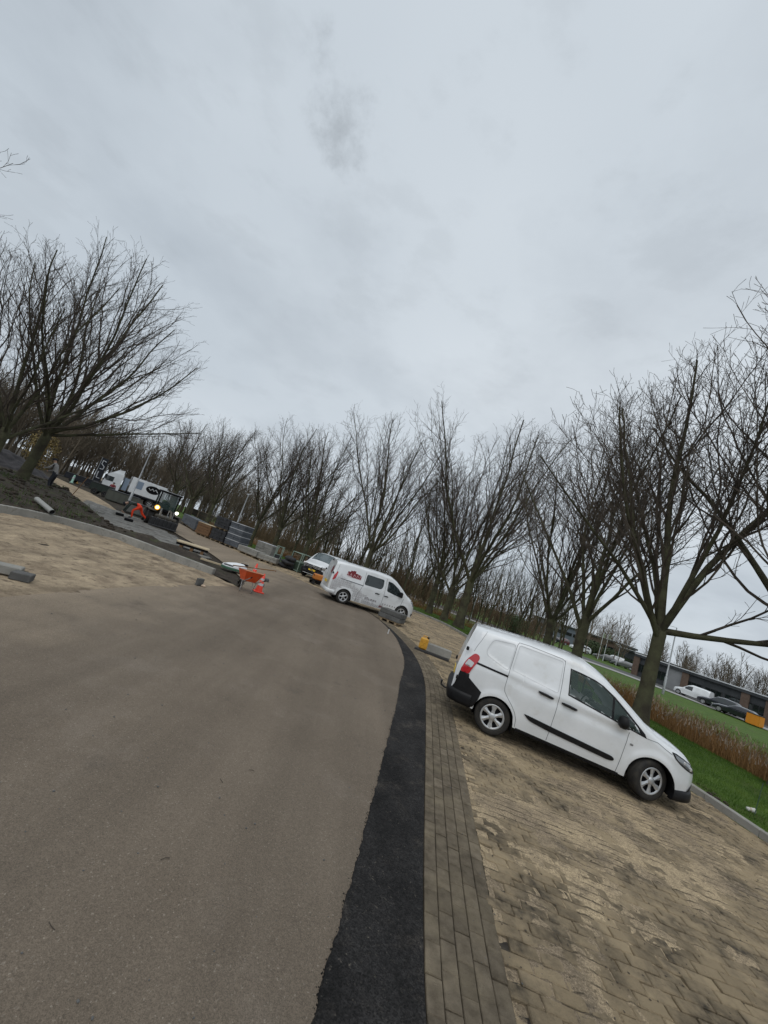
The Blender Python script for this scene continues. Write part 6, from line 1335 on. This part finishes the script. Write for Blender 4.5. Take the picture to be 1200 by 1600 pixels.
def post(name, u, v, dist, hgt, r, material, label, cat):
    x, y = dir_at(u, v, dist); e = empty(name, (x, y, 0.0)); tag(e, label, cat)
    MB().lathe([(r * 1.8, 0), (r * 1.8, 0.05), (r, 0.08), (r * 0.9, hgt * 0.9), (r * 0.4, hgt), (0.001, hgt)], n=12).build('post', material, e); MB().lathe([(r * 1.02, hgt * 0.55), (r * 1.03, hgt * 0.56), (r * 1.03, hgt * 0.72), (r * 1.02, hgt * 0.73)], n=12).build('reflective_band', M_REFL, e)
post('bollard', 126, 738, 64, 1.1, 0.16, M_YELLOW, 'orange bollard with a pale top at the far end of the road', 'bollard')
post('bollard', 118, 741, 60, 1.0, 0.12, mat('mint', (0.25, 0.42, 0.34), 0.6), 'mint green post next to the orange bollard', 'bollard')

# dark heap of planings on the left
def heap(u, v, dist, wx_, wy_, h, material, label, seed):
    x, y = dir_at(u, v, dist); e = empty('soil_heap', (x, y, 0.0), 0.75); tag(e, label, 'heap'); n = 70
    gx, gy = np.meshgrid(np.linspace(-1, 1, n), np.linspace(-1, 1, n)); r_ = np.hypot(gx, gy); z = h * np.clip(1.15 * (1 - r_ ** 1.6), -0.2, 1) ** 1.0 * (0.75 + 0.5 * fbm(gx * 2 + 3, gy * 2 + 3, 3, seed)) + 0.25 * (fbm(gx * 12, gy * 12, 3, seed + 1) - 0.5)
    idx = np.arange(n * n).reshape(n, n); F = np.stack([idx[:-1, :-1], idx[:-1, 1:], idx[1:, 1:], idx[1:, :-1]], -1).reshape(-1, 4)
    link('heap', np_mesh('heap', np.stack([gx * wx_, gy * wy_, np.where(r_ > 1, -0.3, z)], -1).reshape(-1, 3), F, material, True), e)
M_HEAP = mat('dark_planings', (0.020, 0.019, 0.021), 0.95, c2=(0.045, 0.042, 0.044), scale=3, coords='World', bump=1.0, bscale=12)
heap(-6, 716, 36, 3.8, 3.4, 1.5, M_HEAP, 'large dark heap of planings at the left edge behind the soil bed', 3)
0 and heap(76, 742, 38, 2.4, 1.8, 1.1, M_HEAP, 'small dark heap right of the trunk of the spreading tree', 5)
# clods on the planting bed
mb = MB()
BP = [tuple(p) for p in bed_poly]
for i in range(700):
    x = rng.uniform(-22, -9.5); y = rng.uniform(11, 26)
    if poly_inside(np.array([x]), np.array([y]), BP)[0]:
        r = rng.uniform(0.03, 0.11); z = float(bedh(np.array([x]), np.array([y]))[0]); mb.box((x, y, z + r * 0.2), (r * 2, r * 1.5, r * 1.2), rz=rng.uniform(0, 3), ch=r * 0.4)
tag(mb.build('clods', M_SOIL), kind='stuff')
kx = rng.uniform(-20, -10, 5000); ky = rng.uniform(12, 25, 5000); k = poly_inside(kx, ky, BP) & (fbm(kx, ky, 3, 55) > 0.5); kz = bedh(kx[k], ky[k])
blades('weeds', kx[k], ky[k], kz, rng.uniform(0.08, 0.22, k.sum()), 0.03, mat('weed_leaf', (0.05, 0.075, 0.02), 0.8), 0.9, 12)

# ---------------------------------------------------------------- stacks of paving material
def frame_at(pl, pr):
    a = np.array(at(*pl)); b = np.array(at(*pr)); d = b - a; return a, b, math.atan2(d[1], d[0]), float(np.hypot(*d))
def stack(name, pl, pr, depth, h, layers, material, label, cols_=1, pale=None, pallet=True, jitter=0.01, cat='stack', gap=0.012, group=None, layer_name='layer'):
    a, b, ang, L_ = frame_at(pl, pr); e = empty(name, (a[0], a[1], 0.0), ang); tag(e, label, cat, group); z = 0.0
    if pallet:
        m = MB()
        for k in range(3): m.box((L_ * (k + 0.5) / 3, depth / 2, 0.05), (0.1, depth, 0.10))
        for k in range(5): m.box((L_ / 2, depth * (k + 0.5) / 5, 0.115), (L_, depth * 0.14, 0.025))
        m.build('pallet', M_PALLET, e); z = 0.13
    lh = (h - z) / layers
    for i in range(layers):
        for c in range(cols_):
            w = L_ / cols_; jx, jy = rng.normal(0, jitter), rng.normal(0, jitter)
            MB().box((w * (c + 0.5) + jx, depth / 2 + jy, z + lh * (i + 0.5)), (w - gap, depth - 0.02, lh - gap), ch=min(0.015, lh * 0.1)).build(layer_name, material, e)
            if pale and i % pale[1] == pale[1] - 1: MB().box((w * (c + 0.5) + jx, depth / 2 + jy, z + lh * (i + 1) - 0.0), (w + 0.02, depth + 0.02, 0.035)).build('slip_sheet', pale[0], e)
    return e
M_BLOCKB = mat('blue_grey_block', (0.07, 0.08, 0.095), 0.85, c2=(0.11, 0.12, 0.135), scale=6, coords='World', rand=0.15); M_BLOCKK = mat('charcoal_block', (0.022, 0.023, 0.026), 0.8, c2=(0.045, 0.046, 0.05), scale=6, coords='World', rand=0.2)
stack('paver_stack', (282, 816), (301, 830), 1.1, 1.05, 5, M_BLOCKB, 'blue grey paver stack right beside the wheel loader', 4)
stack('timber_crate', (303, 833), (323, 841), 1.2, 1.05, 4, M_BROWNW, 'brown timber crate with a pale top between two dark paver stacks', 1, (M_PLANK, 4), cat='crate', layer_name='plank')
stack('timber_pile', (288, 800), (322, 815), 1.0, 1.55, 6, mat('weathered_timber', (0.06, 0.05, 0.04), 0.9), 'weathered timber pile behind the brown crate', 2, (M_PALLET, 3), cat='pile', layer_name='plank')
stack('paver_stack', (325, 842), (346, 850), 1.1, 1.0, 4, M_BLOCKK, 'charcoal paver stack, lower one of the tall dark pair beside the brown crate', 4)
e = stack('paver_stack', (325, 842), (346, 850), 1.1, 1.0, 4, M_BLOCKK, 'charcoal paver stack, upper one standing on another dark stack', 4); e.location.z = 1.02
stack('slab_pallet', (348, 851), (369, 859), 1.1, 1.95, 8, M_BLOCKB, 'tall stack of grey slabs with pale sheets between the layers', 2, (M_FASCIA, 2))
stack('kerb_stack', (369, 861), (398, 873), 0.9, 0.55, 2, M_CONC, 'low stack of pale concrete kerbs at the left end of the kerb row', 1, layer_name='kerb_stone')
stack('kerb_stack', (396, 863), (420, 872), 0.9, 1.10, 5, M_CONC, 'taller pale stack of concrete kerbs behind the low stack', 2, (M_FASCIA, 5), layer_name='kerb_stone')
stack('kerb_stack', (400, 874), (429, 884), 0.8, 0.50, 2, M_CONC, 'low grey kerb stack in front of the taller pale one', 3, layer_name='kerb_stone')
def frame_crate(pl, pr, depth, h, material, label, fill=None):
    a, b, ang, L_ = frame_at(pl, pr); e = empty('frame_crate', (a[0], a[1], 0.0), ang); tag(e, label, 'crate'); m = MB()
    for x_ in (0, L_):
        for y_ in (0, depth): m.tube([(x_, y_, 0), (x_, y_, h)], 0.03, 6)
    for z_ in (0.1, h * 0.55, h):
        m.tube([(0, 0, z_), (L_, 0, z_), (L_, depth, z_), (0, depth, z_), (0, 0, z_)], 0.025, 6)
    m.build('frame', material, e)
    if fill: MB().box((L_ / 2, depth / 2, h * 0.28), (L_ * 0.94, depth * 0.94, h * 0.5), ch=0.04).build('contents', fill, e)
M_PGREEN = mat('pale_green_steel', (0.22, 0.30, 0.25), 0.5, c2=(0.28, 0.36, 0.30), scale=4)
frame_crate((424, 880), (433, 883), 0.9, 1.35, M_PGREEN, 'pale green steel frame crate between the kerb stacks and black bags', M_BLOCKK)
frame_crate((449, 888), (463, 894), 1.1, 1.35, M_PGREEN, 'pale green steel frame crate just left of the front facing van', mat('dull_green', (0.05, 0.08, 0.055), 0.7))
def bags(pl, pr, label, n=7, material=None, name='bag_pile'):
    a, b, ang, L_ = frame_at(pl, pr); e = empty(name, (a[0], a[1], 0.0), ang); tag(e, label, 'bags')
    for k in range(n):
        r = np.random.default_rng(k + 5); m = MB(); cx_, cy_, cz_ = L_ * (0.12 + 0.76 * r.random()), r.uniform(0.1, 0.9), 0.17 + 0.30 * (k % 3); w = r.uniform(0.30, 0.42)
        m.lathe([(0.001, -0.16), (0.25, -0.15), (0.36, -0.05), (0.36, 0.04), (0.26, 0.13), (0.001, 0.17)], (0, 0, 0), 'Z', 12)
        m.v = [(p[0] * (1.2 + 0.1 * math.sin(7 * p[1])) + cx_, p[1] * 0.8 + cy_, p[2] * (1 + 0.25 * math.sin(9 * p[0] + k)) + cz_) for p in m.v]; m.build('bag', material or M_BLOCKK, e)
bags((432, 884), (449, 890), 'dark pile of filled bags between the two green frame crates')
stack('block_stack', (589, 966), (622, 979.5), 0.75, 0.55, 2, M_CONCD, 'dark grey block stack standing in front of the crew van nose', 1, None, True, layer_name='block')
# kerb block on timber bearers with a yellow can
a, b, ang, L_ = frame_at((648, 1014), (700, 1034))
e = empty('timber_plank', (a[0], a[1], 0.0), ang); tag(e, 'dark timber bearer under the loose concrete kerb behind the small van', 'plank')
MB().box((L_ / 2, 0.05, 0.035), (L_ * 1.02, 0.22, 0.07), ch=0.008).build('plank', M_DSTEEL, e)
e = empty('concrete_beam', (a[0], a[1], 0.075), ang); tag(e, 'loose grey concrete kerb lying on a timber bearer behind the small van', 'kerb stone')
MB().box((L_ * 0.68, 0.10, 0.13), (L_ * 0.70, 0.26, 0.26), ch=0.02).build('beam', M_CONC, e)
e = empty('jerrycan', (a[0] + math.cos(ang) * L_ * 0.20 - math.sin(ang) * 0.08, a[1] + math.sin(ang) * L_ * 0.20 + math.cos(ang) * 0.08, 0.075), ang); tag(e, 'yellow plastic can with a black cap beside the loose kerb', 'can')
m = MB(); m.box((0, 0, 0.19), (0.27, 0.20, 0.38), ch=0.045); m.tube([(-0.07, 0, 0.37), (-0.07, 0, 0.43), (0.05, 0, 0.43), (0.05, 0, 0.37)], 0.018, 6); m.build('can', M_YELLOW, e); MB().lathe([(0.04, 0.37), (0.04, 0.425), (0.001, 0.43)], (0.095, 0, 0), n=12).build('cap', M_DARK, e)
for q in (-1, 1): MB().tube([(-0.09, q * 0.104, 0.08), (0.09, q * 0.104, 0.30)], 0.010, 5).tube([(0.09, q * 0.104, 0.08), (-0.09, q * 0.104, 0.30)], 0.010, 5).build('moulded_rib', M_YELLOW, e)
# orange compactor between the vans
p = at(495, 914); e = empty('plate_compactor', (p[0], p[1], 0.0), 0.4); tag(e, 'orange plate compactor on a small dark trolley at the rear of the crew van', 'compactor')
MB().box((0, 0, 0.47), (0.75, 0.5, 0.34), ch=0.05).build('engine_cover', mat('machine_orange', (0.60, 0.20, 0.03), 0.5, c2=(0.45, 0.16, 0.04), scale=6), e); MB().box((0, 0, 0.24), (1.0, 0.55, 0.10), ch=0.03).box((0, 0, 0.13), (0.3, 0.5, 0.14)).build('base_plate', M_DARK, e)
MB().tube([(-0.35, -0.2, 0.5), (-0.85, -0.2, 0.95), (-0.85, 0.2, 0.95), (-0.35, 0.2, 0.5)], 0.022, 6).build('handle', M_DSTEEL, e)
for q in (-0.35, 0.35):
    for sd in (-1, 1): wheel(e, q, sd * 0.30, 0.11, 0.06, sd, 0, 5, M_DSTEEL, 0.06)

# ---------------------------------------------------------------- wheelbarrow, cones and oddments
def wheelbarrow():
    p = at(381, 925); e = empty('wheelbarrow', (p[0] - 0.05, p[1] + 0.12, 0.0), math.radians(126)); e.scale = (0.80, 0.80, 0.92); tag(e, 'orange wheelbarrow with a dusty tray at the end of the raised kerb', 'wheelbarrow')
    # x forward (to the wheel); tray as open tapered tub
    T = [(-0.48, 0.36, 0.72), (0.52, 0.30, 0.66)]; m = MB()
    top = [(-0.52, -0.38, 0.78), (0.58, -0.34, 0.70), (0.58, 0.34, 0.70), (-0.52, 0.38, 0.78)]; bot = [(-0.26, -0.24, 0.40), (0.30, -0.22, 0.38), (0.30, 0.22, 0.38), (-0.26, 0.24, 0.40)]
    inn = [(x * 0.95, y * 0.95, z) for x, y, z in top]; ib = [(x * 0.93, y * 0.93, z + 0.03) for x, y, z in bot]
    m.add(top + bot, [(0, 1, 5, 4), (1, 2, 6, 5), (2, 3, 7, 6), (3, 0, 4, 7), (4, 5, 6, 7)]); m.build('tray', M_ORANGE, e)
    m = MB(); m.add(inn + ib, [(0, 4, 5, 1), (1, 5, 6, 2), (2, 6, 7, 3), (3, 7, 4, 0), (4, 7, 6, 5)]); m.add(top + inn, [(0, 1, 5, 4), (1, 2, 6, 5), (2, 3, 7, 6), (3, 0, 4, 7)]); m.build('tray_lining', M_ORANGEIN, e)
    MB().tube([top[0], top[1], top[2], top[3], top[0]], 0.016, 6).build('rim', M_ORANGEIN, e)
    for sd in (-1, 1):
        MB().tube([(0.86, sd * 0.06, 0.20), (0.35, sd * 0.20, 0.36), (-0.35, sd * 0.24, 0.42), (-0.95, sd * 0.28, 0.62)], 0.017, 7).build('frame_tube', M_STEEL, e)
        MB().tube([(-0.95, sd * 0.28, 0.62), (-1.08, sd * 0.29, 0.66)], 0.022, 7).build('grip', M_DARK, e)
        MB().tube([(-0.02, sd * 0.23, 0.40), (-0.22, sd * 0.25, 0.012), (-0.36, sd * 0.24, 0.40)], 0.014, 6).build('leg', M_STEEL, e)
    wheel(e, 0.80, 0, 0.195, 0.09, -1, 0, 5, M_STEEL, 0.10)
    sh = empty('shovel', (p[0] - 0.25, p[1] - 0.1, 0.74), math.radians(12)); tag(sh, 'long handled shovel lying across the orange wheelbarrow', 'shovel')
    MB().tube([(-0.35, 0, -0.03), (0.95, 0.1, 0.20)], 0.018, 7).build('handle', M_BROWNW, sh); MB().box((-0.48, 0, -0.06), (0.30, 0.22, 0.03), ch=0.01).build('blade', M_DSTEEL, sh); MB().box((0.98, 0.1, 0.205), (0.04, 0.13, 0.04), ch=0.01).build('grip', M_BROWNW, sh)
wheelbarrow()
def cone(p, label, h=0.75, tilt=0.0):
    e = empty('traffic_cone', (p[0], p[1], 0.0), 0.5); e.rotation_euler[1] = tilt; tag(e, label, 'traffic cone')
    k = h / 0.75; MB().box((0, 0, 0.018), (0.40 * k, 0.40 * k, 0.036), ch=0.010).build('base', M_CONE, e)
    MB().lathe([(0.155 * k, 0.036), (0.145 * k, 0.06), (0.030 * k, h), (0.001, h)], n=24).build('cone', M_CONE, e)
    r = lambda z: (0.145 - (0.115) * (z - 0.06 * k) / (h - 0.06 * k)) * k + 0.003
    for z0, z1 in ((0.27 * k, 0.37 * k), (0.48 * k, 0.56 * k)): MB().lathe([(r(z0), z0), (r(z1), z1)], n=24).build('reflective_band', M_REFL, e)
p = at(403, 925); cone(p, 'traffic cone in front of the orange wheelbarrow', 0.66)
p = at(392, 905); cone((p[0], p[1] + 0.1), 'traffic cone standing behind the orange wheelbarrow', 0.68)
e = empty('cement_bag', (*at(364, 893), 0.0), 0.4); tag(e, 'white and green plastic sack lying on the dark soil behind the wheelbarrow', 'sack')
m = MB(); m.lathe([(0.001, 0.0), (0.30, 0.02), (0.40, 0.13), (0.38, 0.24), (0.25, 0.34), (0.001, 0.38)], n=14); m.v = [(p_[0] * 1.35, p_[1] * 0.8, p_[2] * (1 + 0.15 * math.sin(6 * p_[0])) + 0.02) for p_ in m.v]; m.build('sack', M_WHITEM, e)
m = MB(); m.lathe([(0.405, 0.08), (0.408, 0.13), (0.40, 0.17)], n=14); m.v = [(p_[0] * 1.36, p_[1] * 0.82, p_[2]) for p_ in m.v]; m.build('green_print', mat('green_print', (0.05, 0.13, 0.08), 0.5), e)
e = empty('bucket', (*at(378, 894), 0.0)); tag(e, 'black bucket behind the orange wheelbarrow', 'bucket'); MB().lathe([(0.001, 0.02), (0.13, 0.02), (0.17, 0.36), (0.18, 0.37), (0.155, 0.36), (0.12, 0.05), (0.001, 0.05)], n=18).build('bucket', M_DARK, e)
MB().tube([(-0.17, 0, 0.34), (-0.1, 0.02, 0.46), (0.1, 0.02, 0.46), (0.17, 0, 0.34)], 0.006, 5).build('handle', M_STEEL, e)
# pallet with planks
a, b, ang, L_ = frame_at((272, 855), (322, 870)); e = empty('pallet', (a[0], a[1], 0.03), ang); tag(e, 'wooden pallet topped with pale planks lying beside the slab pavement', 'pallet')
for k in range(3): MB().box((L_ * (k + 0.5) / 3, 0.45, 0.07), (0.14, 0.9, 0.14)).build('bearer', M_BROWNW, e)
for k in range(2): MB().box((L_ / 2, 0.2 + 0.5 * k, 0.20), (L_, 0.30, 0.10)).build('block', M_DARK, e)
for k in range(4): MB().box((L_ / 2 + rng.normal(0, 0.04), 0.10 + 0.24 * k, 0.285), (L_, 0.19, 0.05), rz=rng.normal(0, 0.01), ch=0.006).build('plank', M_PLANK, e)
a, b, ang, L_ = frame_at((312, 876), (350, 888)); e = empty('timber_batten', (a[0], a[1], 0.05), ang); tag(e, 'pale timber batten lying on dark soil left of the wheelbarrow', 'batten'); MB().box((L_ / 2, 0, 0.05), (L_, 0.09, 0.07), ch=0.006).build('batten', M_PLANK, e)
# pipe, edging, blocks
a = Vector((*at(57, 781, 0.45), 0.48)); b = Vector((*at(81, 802, 0.32), 0.36)); e = empty('drain_pipe', a); tag(e, 'light grey plastic drain pipe lying on the soil bed', 'pipe'); d = b - a
MB().tube([(0, 0, 0), d], 0.085, 16, False).tube([d * 0.999, d * 0.9], [0.07, 0.07], 16, False).build('pipe', mat('pipe_grey', (0.30, 0.30, 0.28), 0.5), e); mm = MB().tube([d * 0.985, d * 0.98], [0.072, 0.072], 16, True); mm.build('bore_shade', M_DARK, e)  # dark disc just inside the mouth paints the shade in the pipe
for (pl, pr, lab) in (((105, 791), (145, 821), 'pale concrete edging between the soil bed and slab pavement'), ((158, 832), (262, 868), 'long pale edging line across the slab pavement')):
    a, b, ang, L_ = frame_at(pl, pr); e = empty('edging', (a[0], a[1], 0.0), ang); tag(e, lab, 'edging'); n = max(2, int(L_))
    for k in range(n): MB().box((L_ * (k + 0.5) / n, 0, 0.05), (L_ / n - 0.01, 0.06, 0.13 if pl[0] < 120 else 0.06), ch=0.006).build('edging_stone', M_CONC, e)
a, b, ang, L_ = frame_at((-30, 893), (27, 905)); e = empty('concrete_slab', (a[0], a[1] , 0.03), ang); tag(e, 'pale concrete kerb length lying on the sand at the left edge', 'kerb stone'); MB().box((L_ / 2, 0.1, 0.075), (L_, 0.22, 0.15), ch=0.015).build('kerb_stone', M_CONC, e)
p = at(29, 909); e = empty('concrete_block', (p[0], p[1], 0.02), ang - 0.1); tag(e, 'short dark concrete block at the tip of the pale kerb length', 'block'); MB().box((0, 0.05, 0.065), (0.28, 0.20, 0.13), ch=0.012).build('block', M_CONCD, e)
p = at(310, 915); e = empty('loose_brick', (p[0], p[1], 0.01), 1.2); tag(e, 'dark brick standing on end where sand meets asphalt', 'brick'); MB().box((0, 0, 0.10), (0.21, 0.09, 0.20), rz=0, ch=0.006).build('brick', M_CONCD, e)
p = at(317, 917); e = empty('stone_chip', (p[0], p[1], 0.0), 0.3); tag(e, 'pale orange stone chip beside the upright dark brick', 'stone'); MB().box((0, 0, 0.03), (0.12, 0.09, 0.06), ch=0.02).build('stone', mat('pale_stone', (0.5, 0.38, 0.28), 0.8), e)
for (u, v, w_, lab) in ((414, 908, 0.30, 'dark broken slab piece right of the wheelbarrow'), (409, 917, 0.14, 'small broken stone right of the traffic cone')):
    p = at(u, v); e = empty('rubble_piece', (p[0], p[1], 0.0), 0.4); tag(e, lab, 'stone'); MB().box((0, 0, 0.07), (w_, w_ * 0.6, 0.14), ch=0.03).build('stone', M_CONCD, e)
for (u, v, lab) in ((141, 822, 'dark block at the end of the short edging'), (127, 798, 'dark offcut lying on the slabs'), (186, 806, 'dark tool bag beside the bending worker'), (200, 815, 'dark rubber mallet case in front of the bending worker')):
    p = at(u, v); e = empty('dark_block', (p[0], p[1], 0.03), 0.7); tag(e, lab, 'block'); MB().box((0, 0, 0.08), (0.45, 0.24, 0.15), ch=0.03).build('block', M_DARK, e)
# cup and stake on the verge
p = at(1172, 1268, 0.12); e = empty('paper_cup', (p[0], p[1], 0.155), 0.25); e.rotation_euler = (0, math.radians(82), -0.35); tag(e, 'white paper cup lying on the grass verge at the right', 'cup')
MB().lathe([(0.001, -0.055), (0.030, -0.055), (0.041, 0.06), (0.044, 0.062), (0.039, 0.058), (0.028, -0.045), (0.001, -0.045)], n=20).build('cup', mat('paper_white', (0.75, 0.75, 0.70), 0.6), e); MB().lathe([(0.0345, -0.02), (0.037, 0.01)], n=20).build('sleeve', mat('paper_tan', (0.42, 0.38, 0.30), 0.7), e)
p = at(1178, 1275, 0.10); e = empty('stake', (p[0], p[1], 0.05), 0); tag(e, 'thin dark green stake pushed into the verge beside the paper cup', 'stake'); MB().tube([(0, 0, 0), (0.20, 0.12, 0.62)], 0.006, 6).build('stake', mat('stake_green', (0.02, 0.05, 0.03), 0.6), e)
p = at(670, 983 ); e = empty('marker_peg', (*at(606, 990), 0.0)); tag(e, 'small white marker peg in front of the dark block stack', 'peg'); MB().box((0, 0, 0.08), (0.03, 0.03, 0.16)).build('peg', M_FASCIA, e)
# crumbs on the asphalt and fallen twigs
mb = MB()
for i in range(420):
    x = rng.uniform(-4.6, 2.0); y = 1.6 + 12 * rng.random() ** 1.4; r = rng.uniform(0.002, 0.006) * (1 + y * 0.08); mb.box((x, y, r * 0.5), (r * 2, r * 1.4, r), rz=rng.uniform(0, 3), ch=r * 0.3)
tag(mb.build('grit', M_CONCD), kind='stuff')
for (u, v, ln, a_) in ((640, 0, 0, 0),): pass
for i, (u, v) in enumerate(((348, 1224), (388, 1204), (250, 1345), (85, 1455))):
    p = at(u, v); e = empty('twig', (p[0], p[1], 0.006), rng.uniform(0, 3)); tag(e, ['short twig lying mid asphalt, the longer of two', 'short twig lying mid asphalt, right of the longer one', 'dark crumb of bark on the open asphalt', 'dark leaf scrap low on the left asphalt'][i], 'twig')
    MB().tube([(0, 0, 0), (0.03, 0.004, 0.003), (0.055, -0.002, 0)], 0.0022, 5).build('twig', M_TWIG, e)
